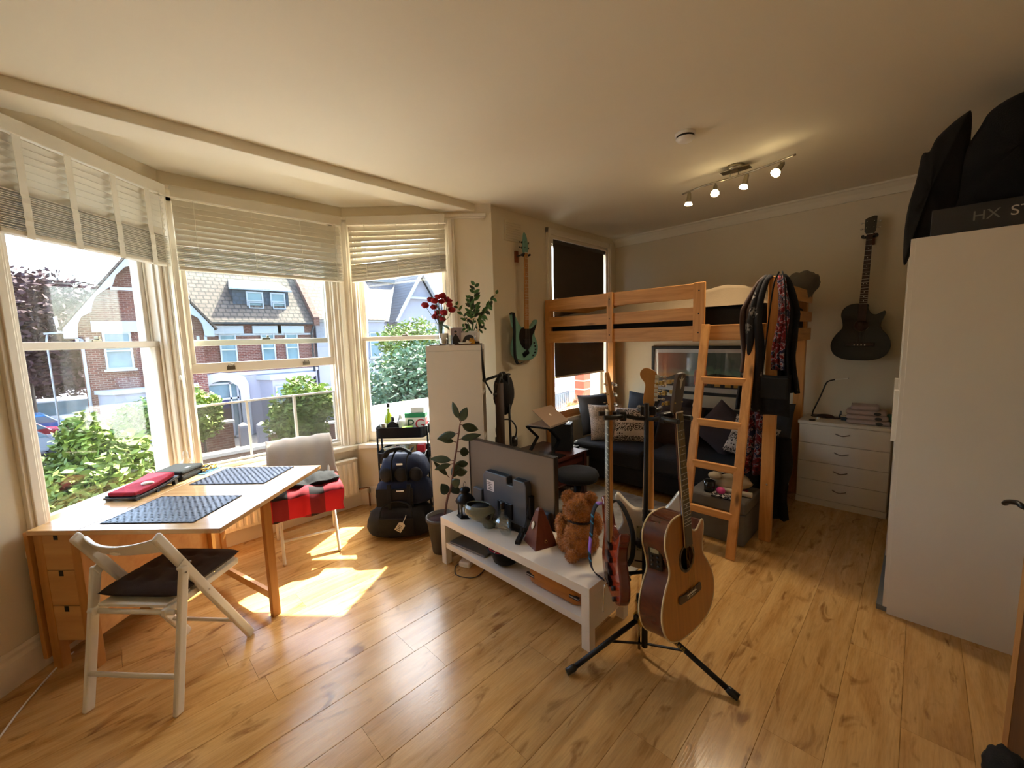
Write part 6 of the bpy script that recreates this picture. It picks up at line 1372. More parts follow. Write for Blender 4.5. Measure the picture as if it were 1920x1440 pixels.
for i, (x, y, d, on) in enumerate(SPOTS):
    d = Vector(d).normalized(); j0 = Vector((x, y, -.085)); j1 = j0+Vector((0, 0, -.04)); hd = MB().tube([j0, j1], .0035, 6).build('spot_stem', 'brushed_steel', sl)
    Q = Matrix.Translation(j1-d*.015) @ d.to_track_quat('Z', 'Y').to_matrix().to_4x4()
    MB(Q).lathe([(.004, -.03), (.014, -.012), (.017, .02), (.019, .05), (.026, .062)], n=16, cap=False).build('spot_shell', 'brushed_steel', hd)
    MB(Q).lathe([(0, .061), (.024, .061), (.03, .078), (.0, .080)], n=16).build('bulb', 'bulb_glow' if on else 'bulb_dim', hd)
    L_ = bpy.data.lights.new('spot_lamp', 'SPOT'); L_.energy = SPOT_W if on else SPOT_W*.8; L_.color = (1, .82, .58); L_.spot_size = math.radians(120); L_.spot_blend = 1; L_.shadow_soft_size = .03
    lo = bpy.data.objects.new('spot_lamp', L_); COL.objects.link(lo); lo.matrix_basis = sl.matrix_basis @ Q @ Matrix.Translation((0, 0, .095)) @ Matrix.Rotation(PI, 4, 'X')
sm = thing('smoke_alarm', 'round white smoke alarm with a dark band on the ceiling', 'smoke alarm', (2.70, 1.115, ZC))
MB().lathe([(.058, -.018), (.06, -.012), (.06, 0)], n=32).build('base', 'clear_white', sm); MB().lathe([(.052, -.03), (.052, -.018)], n=32).build('vent_band', 'black_matte', sm); MB().lathe([(0, -.052), (.03, -.051), (.045, -.045), (.055, -.034), (.055, -.03), (.05, -.028)], n=32).build('cover', 'clear_white', sm)
# ================================================================ BACK CORNER: DESK, MIC ARM, SPEAKER
dk = thing('small_desk', 'small dark red wooden desk against the window wall', 'desk', (2.92, 2.36, 0))
wood('red_wood', '#4a1f16', '#2e120d', 2, (1, 9, 9), .35)
MB().bb(-.28, .42, -.05, .52, .44, .465).build('top', 'red_wood', dk, bevel=.003)
for x in (-.26, .40):
    for y in (-.03, .50): MB().bb(x-.02, x+.02, y-.02, y+.02, 0, .44).build('leg', 'red_wood', dk)
MB().bb(-.26, .40, -.03, -.012, .36, .44).build('apron', 'red_wood', dk); MB().bb(.385, .4, -.03, .5, .05, .44).build('side_panel', 'red_wood', dk); MB().bb(-.26, .4, -.02, .5, .18, .195).build('shelf', 'red_wood', dk)
spk = thing('loudspeaker', 'black studio loudspeaker on the desk corner below the window', 'speaker', (3.22, 2.52, .465), .5)
MB().bb(-.085, .085, -.1, .1, 0, .27).build('cabinet', 'black_matte', spk, bevel=.006)
MB(TR((0, -.1005, .09), 0, PI/2)).lathe([(.02, -.004), (.05, 0.0), (.062, .006), (.066, .0)], n=24).build('woofer', 'black_plastic', spk); MB(TR((0, -.1005, .2), 0, PI/2)).lathe([(.0, .004), (.018, .002), (.026, .0)], n=20).build('tweeter', 'dark_grey', spk)
o = MB().bb(-.05, .05, -.07, .07, 0, .003).build('paper_note', 'clear_white'); o.location = (3.235, 2.53, .7355); o.rotation_euler = (0, 0, .4); tag(o, 'sheet of pale paper lying on the loudspeaker', 'paper')
# laptop raised on a folding stand
mat('laptop_pink', '#a08a78', .4, metal=.3)
def lp(u): return u
ls = thing('laptop_riser', 'black angled metal laptop riser standing on the desk', 'laptop riser', (2.90, 2.47, .465), .15)
MB().bar((-.16, -.12, 0), (.05, -.12, .17), .03, .012).build('strut', 'dark_metal', ls); MB().bar((.05, -.12, .17), (-.12, -.12, .30), .03, .012).build('strut', 'dark_metal', ls)
MB().bar((-.16, .12, 0), (.05, .12, .17), .03, .012).build('strut', 'dark_metal', ls); MB().bar((.05, .12, .17), (-.12, .12, .30), .03, .012).build('strut', 'dark_metal', ls)
MB().bb(-.2, .14, -.14, .14, 0, .008).build('foot_plate', 'dark_metal', ls); MB().box((.02, 0, .305), (.30, .27, .008)).build('plate', 'dark_metal', ls)
lt_ = thing('open_laptop', 'pinkish-grey laptop with its lid tilted back on the riser', 'laptop', (2.95, 2.47, .775), .15)
MB().box((0, 0, .008), (.34, .24, .016)).build('keyboard_base', 'laptop_pink', lt_, bevel=.004)
lid = MB(TR((0, -.12, .016), 0, -.95)); lid.bb(-.17, .17, -.004, .004, .0, .235); ld_ = lid.build('lid', 'laptop_pink', lt_, bevel=.003)
# the lid leans toward the camera; pale round logo
q = MB(TR((0, -.12, .016), 0, -.95) @ TR((0, -.0045, .125), 0, PI/2)); q.lathe([(0, 0), (.014, 0), (.014, .0008), (0, .0008)], n=18); q.build('logo', 'clear_white', ld_)
# boom arm clamped to the shelf unit
ba = thing('boom_arm', 'black jointed microphone boom arm clamped to the shelf unit', 'microphone arm', (2.12, 2.475, 1.52))
r45 = Vector((.707, -.707, 0)); f45 = Vector((.707, .707, 0))
def bl(a, b, c): return r45*a+f45*b+Vector((0, 0, c))
MB().box(bl(-.02, .02, .03), (.05, .05, .06), rz=R45).build('clamp', 'black_plastic', ba, bevel=.006); MB().tube([bl(-.03, .02, .04), bl(-.03, .02, .12)], .006, 8).build('clamp_screw', 'chrome', ba)
jt = [bl(.012, .0, .04), bl(.035, 0, -.25), bl(.165, .02, -.21), bl(.115, .02, -.37)]
for a, b_ in zip(jt, jt[1:]): MB().tube([a, b_], .011, 8).build('arm_segment', 'black_matte', ba)
for j in jt[1:]: MB().ell(j, .018, 12, 8).build('joint', 'black_plastic', ba)
MB().tube([bl(.035, 0, -.25), bl(.09, .01, -.36)], .007, 8).build('arm_brace', 'black_matte', ba)
bh = thing('black_backpack', 'black soft backpack hung behind the boom arm', 'bag', (2.45, 2.55, 0))
MB().ell((0, 0, 1.12), (.09, .09, .185), 22, 16, lambda d: 1+.12*noise.noise(d*2.2)).build('bag_body', 'olive_black', bh); MB().tube(smoothpath([(-.06, -.05, 1.25), (-.09, -.08, 1.1), (-.07, -.06, .95)], 5), .012, 6).build('strap', 'black_fabric', bh)
mstd = thing('coat_stand', 'thin black floor stand holding the backpack and headphones', 'stand', (2.42, 2.50, 0))
for dx in (-.035, .03): MB().tube([(dx, -dx, .02), (dx*.6, -dx*.6, 1.30)], .011, 8).build('upright', 'black_matte', mstd)
MB().bb(-.09, .09, -.09, .09, 0, .02).build('base', 'black_matte', mstd, bevel=.004); MB().tube([(-.03, .03, 1.29), (.03, -.03, 1.29), (.06, .06, 1.27)], .008, 8).build('hook', 'black_matte', mstd)
hp = thing('headphones', 'large black headphones hanging on the floor stand', 'headphones', (2.36, 2.44, .82), R45)
MB().tube(smoothpath([(-.075, 0, -.06), (-.085, 0, .02), (-.05, 0, .085), (0, 0, .1), (.05, 0, .085), (.085, 0, .02), (.075, 0, -.06)], 5), .011, 8, flat=.6).build('headband', 'black_plastic', hp)
for s_ in (-1, 1): MB(TR((s_*.07, 0, -.09), 0, 0, PI/2)).lathe([(0, -.025), (.04, -.025), (.046, -.01), (.046, .012), (.03, .022), (0, .022)], n=18).build('ear_cup', 'black_plastic', hp)
mat('tube_brown', '#3b2b22', .7); o = MB().lathe([(.03, 0), (.035, .0), (.035, .62), (.03, .62), (.03, .01)], n=18, cap=False).build('poster_tube', 'tube_brown'); o.location = (2.255, 2.40, .62); tag(o, 'dark cardboard poster tube leaning beside the shelf unit', 'tube')
cr = MB().bb(-.06, .06, -.06, .06, 0, .62).build('plant_stand', 'white_lacquer', bevel=.004); cr.location = (2.255, 2.40, 0); tag(cr, 'narrow white pedestal under the poster tube', 'pedestal')
# striped box with black lid and device
def stripes(nt, vec):
    x, y_, z = sepxyz(nt, vec); s_ = vmath(nt, 'SINE', vmath(nt, 'MULTIPLY', vmath(nt, 'ADD', x, y_), 420)); n_ = noise_tex(nt, vec, 30, 2); return ramp(nt, vmath(nt, 'ADD', s_, vmath(nt, 'MULTIPLY', n_, .6)), [(.15, lin('#23201e')), (.4, lin('#bdb2a4'))])
tex_mat('striped', stripes, .8)
sb_ = thing('striped_box', 'black and white striped storage box with a black lid beside the sofa', 'box', (3.50, 2.64, 0))
MB().bb(-.16, .16, -.14, .16, 0, .33).build('box', 'striped', sb_); MB().bb(-.168, .168, -.148, .168, .30, .37).build('lid', 'black_matte', sb_, bevel=.003); MB().ell((-.06, -.141, .25), (.018, .006, .018), 10, 8).build('finger_hole', 'black_matte', sb_)
dv = thing('audio_device', 'small black box with silver knobs on the striped storage box', 'device', (3.48, 2.62, .37), .2)
MB().bb(-.09, .09, -.07, .07, 0, .05).build('case', 'black_matte', dv, bevel=.004)
for i in range(4): MB().lathe([(.012, .05), (.011, .066), (0, .066)], (-.06+.04*i, .0, 0), 12).build('knob', 'chrome', dv)
MB().tube([(-.08, -.05, .06), (.08, -.05, .06)], .004, 6).build('guard_bar', 'chrome', dv)
# low round black stool
st_ = thing('round_stool', 'round black padded seat beside the desk', 'stool', (2.78, 2.02, 0))
MB().lathe([(0, .37), (.12, .37), (.17, .385), (.185, .42), (.17, .455), (.1, .468), (0, .47)], n=30).build('seat', 'black_fabric', st_); MB().tube([(0, 0, .05), (0, 0, .38)], .03, 12).build('column', 'dark_metal', st_)
for k in range(5):
    a = 2*PI*k/5; MB().bar((0, 0, .06), (.2*math.cos(a), .2*math.sin(a), .04), .035, .025).build('base_arm', 'black_plastic', st_); MB().ell((.2*math.cos(a), .2*math.sin(a), .022), .022, 10, 8).build('castor', 'black_plastic', st_)
# painted card on the bay wall at the edge of view
pn = thing('small_painting', 'small bright painting on the bay wall beside the window casing', 'painting', (-.52, 2.92, 0), math.radians(45))
def daub(nt, vec): return ramp(nt, noise_tex(nt, vec, 9, 3, .6, .8), [(.3, lin('#1b4a8a')), (.45, lin('#c98a1e')), (.55, lin('#a83a14')), (.7, lin('#1c2a2a'))])
tex_mat('daub', daub, .6); MB().bb(.10, .23, -.012, 0, 1.62, 1.82).build('canvas', 'daub', pn)
fc = MB().tube(smoothpath([(-.45, 2.62, .006), (-.40, 2.78, .006), (-.31, 3.0, .006), (-.25, 3.1, .006)], 6), .004, 6); o = fc.build('floor_cable', 'clear_white'); tag(o, 'white cable running along the skirting below the table', 'cable')
# ================================================================ OUTSIDE
def bricks(nt, vec):
    b = nt.nodes.new('ShaderNodeTexBrick'); b.inputs['Scale'].default_value = 1.0; b.inputs['Brick Width'].default_value = .23; b.inputs['Row Height'].default_value = .085; b.inputs['Mortar Size'].default_value = .012
    b.inputs['Color1'].default_value = (*lin('#6a392d'), 1); b.inputs['Color2'].default_value = (*lin('#522a22'), 1); b.inputs['Mortar'].default_value = (*lin('#7c685e'), 1)
    s_ = sepxyz(nt, vec); c = nt.nodes.new('ShaderNodeCombineXYZ'); nt.links.new(vmath(nt, 'ADD', s_[0], s_[1]), c.inputs[0]); nt.links.new(s_[2], c.inputs[1]); nt.links.new(c.outputs[0], b.inputs['Vector']); return b.outputs['Color']
tex_mat('house_brick', bricks, .9)
def tiles(c1, c2, c3):
    def f(nt, vec):
        b = nt.nodes.new('ShaderNodeTexBrick'); b.inputs['Scale'].default_value = 1; b.inputs['Brick Width'].default_value = .3; b.inputs['Row Height'].default_value = .22; b.inputs['Mortar Size'].default_value = .03
        for k, c in (('Color1', c1), ('Color2', c2), ('Mortar', c3)): b.inputs[k].default_value = (*lin(c), 1)
        s_ = sepxyz(nt, vec); c = nt.nodes.new('ShaderNodeCombineXYZ'); nt.links.new(s_[0], c.inputs[0]); nt.links.new(s_[2], c.inputs[1]); nt.links.new(c.outputs[0], b.inputs['Vector']); return b.outputs['Color']
    return f
tex_mat('roof_tile', tiles('#6a5a50', '#5c4e46', '#372f2b'), .9); tex_mat('roof_pale', tiles('#8a7868', '#7d6b5d', '#5c4f47'), .9); tex_mat('roof_slate', tiles('#3d4652', '#363e4a', '#2a3038'), .7)
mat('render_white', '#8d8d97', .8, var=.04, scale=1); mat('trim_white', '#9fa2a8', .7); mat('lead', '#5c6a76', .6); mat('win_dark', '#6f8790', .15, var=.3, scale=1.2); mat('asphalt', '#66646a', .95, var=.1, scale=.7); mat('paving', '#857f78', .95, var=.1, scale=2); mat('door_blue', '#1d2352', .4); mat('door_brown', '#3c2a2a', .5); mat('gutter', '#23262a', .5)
struct(MB().bb(-70, 90, 5, 90, -3.4, -3.2).build('ground', 'asphalt'), 'grey street surface', 'street')
struct(MB().bb(-70, 90, 18.5, 24.5, -3.2, -3.05).build('ground_pavement', 'paving'), 'pale front gardens and pavement across the street', 'pavement')
def hwin(p, x0, x1, z0, z1, y, open_=False):
    f = MB().frame(x0, x1, z0, z1, .07, y-.09, y-.01); f.bb(x0, x1, y-.1, y-.02, (z0+z1)/2-.035, (z0+z1)/2+.035); fr = f.build('window', 'trim_white', p); MB().bb(x0+.06, x1-.06, y-.05, y-.03, z0+.06, z1-.06).build('pane', 'win_dark', fr); MB().bb(x0-.08, x1+.08, y-.16, y-.01, z0-.09, z0).build('window_sill', 'trim_white', p)
ha = thing('brick_house', 'red brick terraced house with a white-bargeboarded gable across the street', 'house', (0, 0, 0))
YF = 25.0; GY = 24.0
MB().prism([(-.5, -.1), (3.55, -.1), (3.55, 3.03), (1.52, 5.84), (-.5, 3.03)], GY, GY+8, 'xz').build('gable_wall', 'house_brick', ha)
MB().bb(-.5, 3.55, GY-.03, GY+7.9, -3.1, -.1).build('gable_ground_storey', 'house_brick', ha)
m = MB()
for sx in (-1, 1):
    a = (1.52, 5.8); b_ = (1.52+sx*2.4, 2.42); c_ = (1.52+sx*2.2, 2.2); d_ = (1.52, 5.35)
    arc = [(1.52+sx*2.02, 2.2), (1.52+sx*1.98, 2.6), (1.52+sx*1.85, 2.9), (1.52+sx*1.55, 3.1), (1.52+sx*1.5, 3.4), (1.52+sx*1.35, 3.75), (1.52+sx*1.0, 4.05), (1.52+sx*.85, 4.15), (1.52+sx*.7, 4.6), (1.52+sx*.4, 4.95), (1.52, 5.1)]
    q = [a, b_, (b_[0], 2.05), (1.52+sx*2.02, 2.05)]+arc; m = MB().prism(q if sx > 0 else q[::-1], GY-.5, GY-.42, 'xz'); m.build('bargeboard', 'trim_white', ha)
    for k in (.0, .28): MB().bb(1.52+sx*(2.05-k)-.05, 1.52+sx*(2.05-k)+.05, GY-.5, GY-.38, 1.75, 2.08).build('bracket', 'trim_white', ha)
    MB().add([(1.52, GY-.55, 5.95), (1.52+sx*2.55, GY-.55, 2.42), (1.52+sx*2.55, GY+8, 2.42), (1.52, GY+8, 5.95), (1.52, GY-.55, 5.83), (1.52+sx*2.5, GY-.55, 2.35), (1.52+sx*2.5, GY+8, 2.35), (1.52, GY+8, 5.83)], [(0, 1, 2, 3), (7, 6, 5, 4), (0, 4, 5, 1), (1, 5, 6, 2), (3, 2, 6, 7)]).build('gable_roof', 'roof_tile', ha)
MB().bb(.6, 2.45, GY-.5, GY-.44, 4.0, 4.12).build('gable_tie', 'trim_white', ha)
hwin(ha, .18, 1.05, .75, 2.3, GY); MB().bb(-.1, 1.33, GY-.12, GY, 2.3, 2.75).build('lintel', 'trim_white', ha); hwin(ha, 1.75, 2.65, .75, 2.3, GY); MB().bb(1.5, 2.9, GY-.12, GY, 2.3, 2.75).build('lintel', 'trim_white', ha)
gbay = MB().prism([(-.2, GY), (.3, GY-.9), (2.6, GY-.9), (3.1, GY)], -3.1, -.25).build('bay', 'render_white', ha); MB().prism([(-.3, GY), (.25, GY-1.0), (2.65, GY-1.0), (3.2, GY)], -.25, -.1).build('bay_cornice', 'trim_white', ha)
for x0, x1 in ((.5, 1.1), (1.25, 1.75), (1.9, 2.4)): hwin(ha, x0, x1, -2.2, -.6, GY-.9)
MB().tube([(-.42, GY-.06, -3), (-.42, GY-.06, 2.0), (-1.0, GY-.1, 2.35), (-1.05, GY-.1, 2.9)], .05, 8).build('drainpipe', 'trim_white', ha)
MB().bb(3.5, 8.9, YF, YF+8, .1, 2.75).build('front_wall', 'house_brick', ha); MB().bb(3.5, 8.9, YF-.04, YF+7.9, -3.1, .1).build('ground_storey', 'render_white', ha)
MB().bb(3.5, 8.95, YF-.1, YF, .05, .22).build('string_course', 'trim_white', ha); MB().bb(3.9, 8.8, YF-.3, YF-.02, 2.68, 2.78).build('gutter', 'gutter', ha)
MB().add([(3.5, YF-.3, 2.74), (8.9, YF-.3, 2.74), (8.9, YF+4.2, 7.2), (3.5, YF+4.2, 7.2), (3.5, YF-.1, 2.7), (8.9, YF-.1, 2.7), (8.9, YF+4.4, 7.1), (3.5, YF+4.4, 7.1)], [(0, 1, 2, 3), (7, 6, 5, 4), (0, 4, 5, 1), (1, 5, 6, 2), (0, 3, 7, 4), (3, 2, 6, 7)]).build('main_roof', 'roof_tile', ha)
for x0, x1 in ((4.32, 5.05), (6.16, 6.82), (7.35, 8.0)): hwin(ha, x0, x1, .55, 2.25, YF); MB().prism([(x0-.35, 2.2), (x1+.35, 2.2), (x1+.35, 2.6), (x0-.35, 2.6)], YF-.14, YF, 'xz').build('lintel', 'trim_white', ha)
MB().bb(3.9, 8.85, YF-.06, YF, 2.1, 2.2).build('lintel_band', 'trim_white', ha)
# dormer
dm = MB(); dx0, dx1, dz0, dz1, dy = 5.25, 7.95, 3.4, 4.55, YF+.75
dm.add([(dx0, dy, dz0), (dx1, dy, dz0), (dx1, dy, dz1), (dx0, dy, dz1), (dx0, dy+1.15, dz1), (dx1, dy+1.15, dz1)], [(0, 1, 2, 3), (0, 3, 4), (1, 5, 2), (3, 2, 5, 4)]); dm.build('dormer', 'roof_slate', ha)
MB().add([(dx0-.15, dy-.15, dz1-.02), (dx1+.15, dy-.15, dz1-.02), (dx1-.2, dy+1.6, 5.2), (dx0+.2, dy+1.6, 5.2), (dx0-.15, dy-.15, dz1+.06), (dx1+.15, dy-.15, dz1+.06), (dx1-.2, dy+1.6, 5.28), (dx0+.2, dy+1.6, 5.28)], [(3, 2, 1, 0), (4, 5, 6, 7), (0, 1, 5, 4), (1, 2, 6, 5), (3, 0, 4, 7)]).build('dormer_roof', 'trim_white', ha)
for x0, x1 in ((5.85, 6.65), (7.0, 7.75)): hwin(ha, x0, x1, 3.5, 4.45, dy); o = MB().frame(x0+.05, x1-.05, 3.55, 3.9, .05, dy-.25, dy-.2).build('open_sash', 'trim_white', ha)
MB().bar((dx0-.02, dy-.1, dz0), (dx0-.5, dy+1.3, dz1+.2), .12, .05).build('flashing', 'lead', ha)
MB().prism([(YF-.35, 2.6), (YF-.35, 3.1), (YF+4.2, 7.55), (YF+4.2, 7.0)], 8.85, 9.15, 'yz').build('party_wall', 'house_brick', ha)
MB().tube([(8.75, YF-.1, -3), (8.75, YF-.1, 2.2), (8.85, YF-.2, 2.6)], .06, 8).build('drainpipe', 'gutter', ha)
# arched doorway
ar = [(3.45, -3.1), (3.45, -.75), (3.55, -.45), (3.85, -.2), (4.2, -.12), (4.55, -.2), (4.85, -.45), (4.95, -.75), (4.95, -3.1), (5.35, -3.1), (5.35, -.35), (5.2, .0), (4.8, .18), (4.2, .28), (3.6, .18), (3.25, .0), (3.05, -.35), (3.05, -3.1)]
MB().prism(ar, YF-.3, YF-.03, 'xz').build('porch_arch', 'trim_white', ha); MB().bb(3.5, 4.9, YF-.06, YF-.045, -3.1, -.2).build('porch_recess', 'win_dark', ha); MB().bb(3.62, 4.5, YF-.12, YF-.06, -3.05, -1.35).build('front_door', 'door_brown', ha); MB().bb(3.7, 4.45, YF-.135, YF-.12, -1.55, -1.15).build('door_top_panel', 'door_blue', ha); MB().frame(3.5, 4.92, -3.1, -.25, .09, YF-.15, YF-.1).build('door_frame', 'trim_white', ha); MB().bb(4.52, 4.6, YF-.15, YF-.1, -3.1, -.3).build('door_mullion', 'trim_white', ha); MB().bb(3.5, 4.9, YF-.15, YF-.1, -1.12, -1.02).build('transom', 'trim_white', ha)
MB().prism([(5.9, YF), (6.3, YF-.9), (8.3, YF-.9), (8.7, YF)], -3.1, -.25).build('bay', 'render_white', ha); MB().prism([(5.75, YF), (6.2, YF-1.0), (8.4, YF-1.0), (8.85, YF)], -.25, -.02).build('bay_cornice', 'trim_white', ha)
for x0, x1 in ((6.4, 7.0), (7.1, 7.55), (7.65, 8.2)): hwin(ha, x0, x1, -2.3, -.6, YF-.9)
hb = thing('white_house', 'white rendered house with a pale tiled roof next to the brick house', 'house', (0, 0, 0))
MB().bb(9.15, 13.5, YF+.3, YF+8, -3.1, 3.1).build('front_wall', 'render_white', hb)
MB().add([(9.17, YF, 3.0), (13.7, YF, 3.0), (13.3, YF+4, 7.4), (9.17, YF+4, 7.4), (9.17, YF+8, 3), (13.7, YF+8, 3)], [(0, 1, 2, 3), (3, 2, 5, 4), (1, 5, 2)]).build('roof', 'roof_pale', hb)
for x0 in (9.9, 11.2, 12.4): hwin(hb, x0, x0+.8, .6, 2.2, YF+.3); hwin(hb, x0, x0+.8, -2.3, -.6, YF+.3)
MB().bb(9.15, 13.5, YF+.2, YF+.3, 2.85, 3.0).build('eaves_board', 'trim_white', hb)
hc = thing('slate_house', 'house with a dark slate roof and a tall white gable', 'house', (0, 0, 0))
YC = 26.5
MB().prism([(15.2, -3.1), (19.2, -3.1), (19.2, 3.2), (17.2, 6.3), (15.2, 3.2)], YC, YC+7, 'xz').build('gable_wall', 'render_white', hc)
for sx in (-1, 1): MB().bar((17.2, YC-.35, 6.45), (17.2+sx*2.3, YC-.35, 2.95), .1, .35, (0, 1, 0)).build('bargeboard', 'trim_white', hc)
MB().bb(16.2, 18.2, YC-.3, YC-.2, 4.6, 4.75).build('gable_tie', 'trim_white', hc)
for sx in (-1, 1): MB().add([(17.2, YC-.3, 6.5), (17.2+sx*2.4, YC-.3, 2.9), (17.2+sx*2.4, YC+7, 2.9), (17.2, YC+7, 6.5)], [(0, 1, 2, 3)]).build('gable_roof', 'roof_slate', hc)
MB().add([(13.9, YC+.6, 3.0), (16.8, YC+.6, 3.0), (16.8, YC+3.2, 6.2), (13.9, YC+3.2, 6.2)], [(0, 1, 2, 3)]).build('main_roof', 'roof_slate', hc); MB().bb(14.5, 17, YC+.8, YC+6, -3.1, 3.0).build('side_wall', 'render_white', hc)
MB().bb(14.0, 16.9, YC+3.0, YC+3.3, 6.1, 6.4).build('ridge', 'lead', hc); hwin(hc, 16.7, 17.7, 1.0, 2.6, YC)
# ---- planting
mat('hedge_lime', '#74872c', .6, var=.45, scale=2.5); mat('hedge_green', '#5f7d33', .6, var=.45, scale=2.5); mat('copper_leaf', '#43242b', .8, var=.5, scale=1.5); mat('pine_green', '#4d6a4a', .6, var=.4, scale=1.5); mat('bark', '#3a2f28', .9)
def plant(name, lab, c, r, n, leaf, m_, seed, trunk=None, clumps=14, cat='bush'):
    rnd = random.Random(seed); t = thing(name, lab, cat, (c[0], c[1], -3.2)); cl = []
    for i in range(clumps):
        d = Vector((rnd.gauss(0, 1), rnd.gauss(0, 1), rnd.gauss(0, 1))).normalized()*rnd.uniform(.25, .75); cl.append((Vector((d.x*r[0], d.y*r[1], d.z*r[2])), rnd.uniform(.35, .6)))
    vs_ = []; fs = []
    for i in range(n):
        o_, k = cl[rnd.randrange(clumps)]; d = Vector((rnd.gauss(0, 1), rnd.gauss(0, 1), rnd.gauss(0, 1))).normalized()*rnd.uniform(.55, 1.05)
        p = o_+Vector((d.x*r[0]*k, d.y*r[1]*k, d.z*r[2]*k))+Vector((0, 0, c[2]+3.2))
        a = Vector((rnd.gauss(0, 1), rnd.gauss(0, 1), rnd.gauss(0, .6))).normalized(); b = a.cross(Vector((rnd.gauss(0, 1), rnd.gauss(0, 1), rnd.gauss(0, 1)))).normalized(); s_ = leaf*rnd.uniform(.6, 1.3); q = len(vs_)
        vs_ += [p-a*s_, p+b*s_*.45, p+a*s_, p-b*s_*.45]; fs.append((q, q+1, q+2, q+3))
    MB().add(vs_, fs).build('foliage', m_, t, kind='stuff')
    h = c[2]+3.2; tr_ = trunk or .06
    MB().tube(smoothpath([(0, 0, 0), (.05, .02, h*.5), (0, .05, h)], 4), [tr_*(1-.06*i) for i in range(9)], 8).build('trunk', 'bark', t)
    return t
plant('garden_tree', 'sunlit yellow-green shrub close below the window behind the table', (-.25, 9, -.55), (.8, .8, 1.15), 9000, .075, 'hedge_lime', 1)
plant('garden_shrub', 'green climbing shrub in front of the gabled house bay', (.55, 19.9, -.9), (.75, .7, 1.15), 6000, .1, 'hedge_green', 2)
plant('garden_shrub', 'lime green shrub beside the arched doorway', (2.15, 16.6, -.6), (.7, .7, 1.0), 5000, .1, 'hedge_lime', 3)
plant('garden_tree', 'bright yellow-green tree in front of the white bay across the street', (4.95, 15, -.75), (1.35, 1.1, 1.35), 11000, .095, 'hedge_lime', 4)
plant('conifer_tree', 'big drooping green conifer outside the window by the trolley', (7.2, 11.5, -.35), (2.0, 1.6, 2.35), 22000, .09, 'pine_green', 5, .14, 22, 'tree')
plant('garden_tree', 'sunlit lime-topped bush in front of the slate-roofed house', (9.4, 15, .75), (2.0, 1.2, 1.75), 14000, .1, 'hedge_lime', 6, .1, 18, 'tree')
plant('copper_tree', 'dark red copper-leaved tree down the street', (-3.0, 35, 3.1), (4.4, 3.0, 3.4), 30000, .2, 'copper_leaf', 7, .3, 60, 'tree')
plant('dark_tree', 'dark leafy tree behind the parked cars', (-2.6, 42, -.2), (3.0, 2.0, 2.2), 9000, .2, 'copper_leaf', 8, .25, 18, 'tree')
# ---- garden walls
mat('coping', '#c9c2b8', .8)
for lab, x0, x1, y0, y1, z1 in (('low red brick garden wall with pale coping nearest the street screen', 1.5, 3.1, 12.0, 12.25, -1.0), ('brick gate pier wall below the lime shrub', 2.0, 3.2, 17.6, 17.9, -1.1), ('brick garden wall under the yellow-green tree', 4.3, 9.0, 17.6, 17.85, -1.75), ('brick garden wall in front of the gabled house', -1.5, 1.6, 18.4, 18.65, -1.9)):
    t = thing('garden_wall', lab, 'wall', ((x0+x1)/2, (y0+y1)/2, -3.2), group='brick front garden walls'); w_, d_ = (x1-x0)/2, (y1-y0)/2
    MB().bb(-w_, w_, -d_, d_, 0, z1+3.12).build('brickwork', 'house_brick', t); MB().bb(-w_-.05, w_+.05, -d_-.06, d_+.06, z1+3.12, z1+3.2).build('coping', 'coping', t)
for lab, x, y, h in (('white stone gate post beside the path', 3.55, 17.8, 1.75), ('white stone gate post under the yellow-green tree', 4.05, 17.4, 1.75)):
    t = thing('gate_post', lab, 'post', (x, y, -3.2)); MB().bb(-.15, .15, -.15, .15, 0, h).build('shaft', 'render_white', t); MB().lathe([(.2, h), (.2, h+.08), (.12, h+.14), (0, h+.2)], n=4, smooth=False, a0=PI/4).build('cap', 'trim_white', t)
# ---- cars down the street
def car(name, lab, x, y, rz, col, van=False):
    mat('car_'+col.strip('#'), col, .25, coat=.5); t = thing(name, lab, 'van' if van else 'car', (x, y, -3.2), rz); L, W_ = (4.8, 1.9) if van else (4.1, 1.7); H_ = 1.9 if van else 1.45
    if van: pr_ = [(-L/2, .35), (L/2, .35), (L/2, .95), (L/2-.7, 1.1), (L/2-1.2, H_), (-L/2, H_)]
    else: pr_ = [(-L/2, .35), (L/2, .35), (L/2, .75), (L/2-.9, .9), (L/2-1.5, H_), (-L/2+.9, H_), (-L/2+.1, .95)]
    MB().prism(pr_, -W_/2, W_/2, 'xz').build('body', 'car_'+col.strip('#'), t, bevel=.08)
    for sy in (-1, 1): MB().prism([(L/2-1.0, 1.0), (L/2-1.5, H_-.1), (-L/2+1, H_-.1), (-L/2+.6, 1.0)], sy*(W_/2+.005)-.01, sy*(W_/2+.005)+.01, 'xz').build('side_window', 'win_dark', t)
    for sx in (-1, 1):
        for sy in (-1, 1): MB(TR((sx*L*.31, sy*(W_/2-.08), .32), 0, PI/2)).lathe([(0, -.1), (.32, -.1), (.32, .1), (0, .1)], n=18).build('wheel', 'black_matte', t)
car('parked_car', 'red hatchback parked down the street', -3.3, 31, 0.2, '#a3202c'); car('parked_van', 'white van parked beyond the red hatchback', -1.6, 37, 0.1, '#c9cdd2', True); car('parked_car', 'blue car parked beyond the red hatchback', -3.0, 33.5, .15, '#2f6ea8'); car('parked_car', 'silver car parked by the gabled house', -3.1, 28, .2, '#9a9ca0')
lp_ = thing('street_lamp', 'thin pale street lamp in front of the copper tree', 'street lamp', (-1.5, 26.4, -3.2)); MB().tube([(0, 0, 0), (0, 0, 5.2), (.05, 0, 5.5)], .035, 8).build('column', 'trim_white', lp_); MB().box((.25, 0, 5.55), (.6, .15, .08), ry=-.1).build('lamp_head', 'trim_white', lp_)
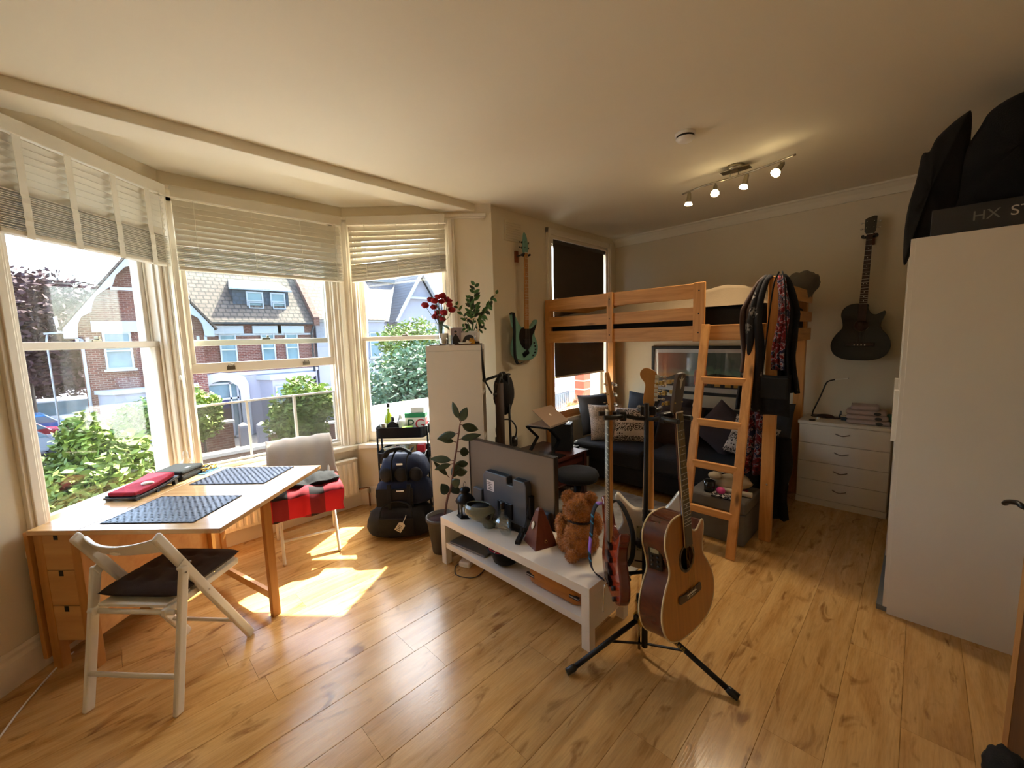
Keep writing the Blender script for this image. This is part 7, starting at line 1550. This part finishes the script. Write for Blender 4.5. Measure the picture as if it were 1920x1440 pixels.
# ---- flat roof terrace outside the small window
mat('terrace_white', '#dedad2', .9, var=.06, scale=2)
struct(MB().bb(3.3, 11, 3.2, 8.5, -.2, .2).build('ground_terrace', 'terrace_white'), 'sunlit flat roof outside the small window', 'terrace')
mat('terracotta', '#a85a30', .8); mat('dry_plant', '#a07a55', .8, var=.3, scale=8); mat('box_grey', '#5c6670', .5)
sbx = thing('storage_crate', 'grey plastic storage crate with a lid on the flat roof', 'crate', (6.1, 5.0, .2), .2); MB().bb(-.3, .3, -.22, .22, 0, .34).build('crate', 'box_grey', sbx, bevel=.02); MB().bb(-.32, .32, -.24, .24, .34, .4).build('lid', 'render_white', sbx, bevel=.01)
for i in range(7): MB().bb(-.27+i*.085, -.235+i*.085, -.228, -.218, .03, .3).build('rib', 'box_grey', sbx)
random.seed(21)
for i, (x, y, r, lab) in enumerate(((5.55, 4.2, .11, 'terracotta pot with dry spiky plant beside the crate'), (5.95, 4.35, .12, 'terracotta pot with dry grass in the middle of the pots'), (6.35, 4.4, .1, 'terracotta pot with reddish plant by the brick pillar'))):
    t = thing('plant_pot', lab, 'plant pot', (x, y, .2)); MB().lathe([(0, 0), (r*.75, 0), (r, r*1.5), (r*1.12, r*1.5), (r*1.12, r*1.8), (r*.9, r*1.8), (0, r*1.7)], n=20).build('pot', 'terracotta', t); m = MB()
    for k in range(60):
        a = random.uniform(0, 2*PI); l_ = random.uniform(.1, .26); e_ = random.uniform(.2, 1.2); d_ = Vector((math.cos(a)*math.cos(e_), math.sin(a)*math.cos(e_), math.sin(e_))); p0_ = Vector((0, 0, r*1.7)); s_ = d_.cross(Vector((0, 0, 1))).normalized()*.008
        m.add([p0_-s_, p0_+s_, p0_+d_*l_], [(0, 1, 2)])
    m.build('dry_stems', 'dry_plant', t, kind='stuff')
mat('red_brick', '#b5462e', .8); mat('mortar', '#c9b9a4', .9)
bp_ = thing('brick_pillar', 'red brick pillar with thick pale mortar at the end of the flat roof', 'pillar', (6.75, 4.75, .2)); MB().bb(-.10, .10, -.10, .10, 0, 2.6).build('mortar_core', 'mortar', bp_)
for i in range(15): MB().bb(-.112, .112, -.112, .112, .02+i*.17, .165+i*.17).build('brick', 'red_brick', bp_, bevel=.006)
o = MB().bb(-1.2, 1.2, -.08, .08, 0, .5).build('parapet_wall', 'render_white', bevel=.01); o.location = (7.9, 6.2, .2); tag(o, 'low white parapet wall at the back of the flat roof', 'wall')
o = MB().bb(-.5, .5, -.05, .05, 0, .62).build('grey_panel', 'lead', bevel=.01); o.location = (6.6, 5.7, .2); o.rotation_euler = (0, 0, .3); tag(o, 'pale blue-grey board standing behind the storage crate', 'board')
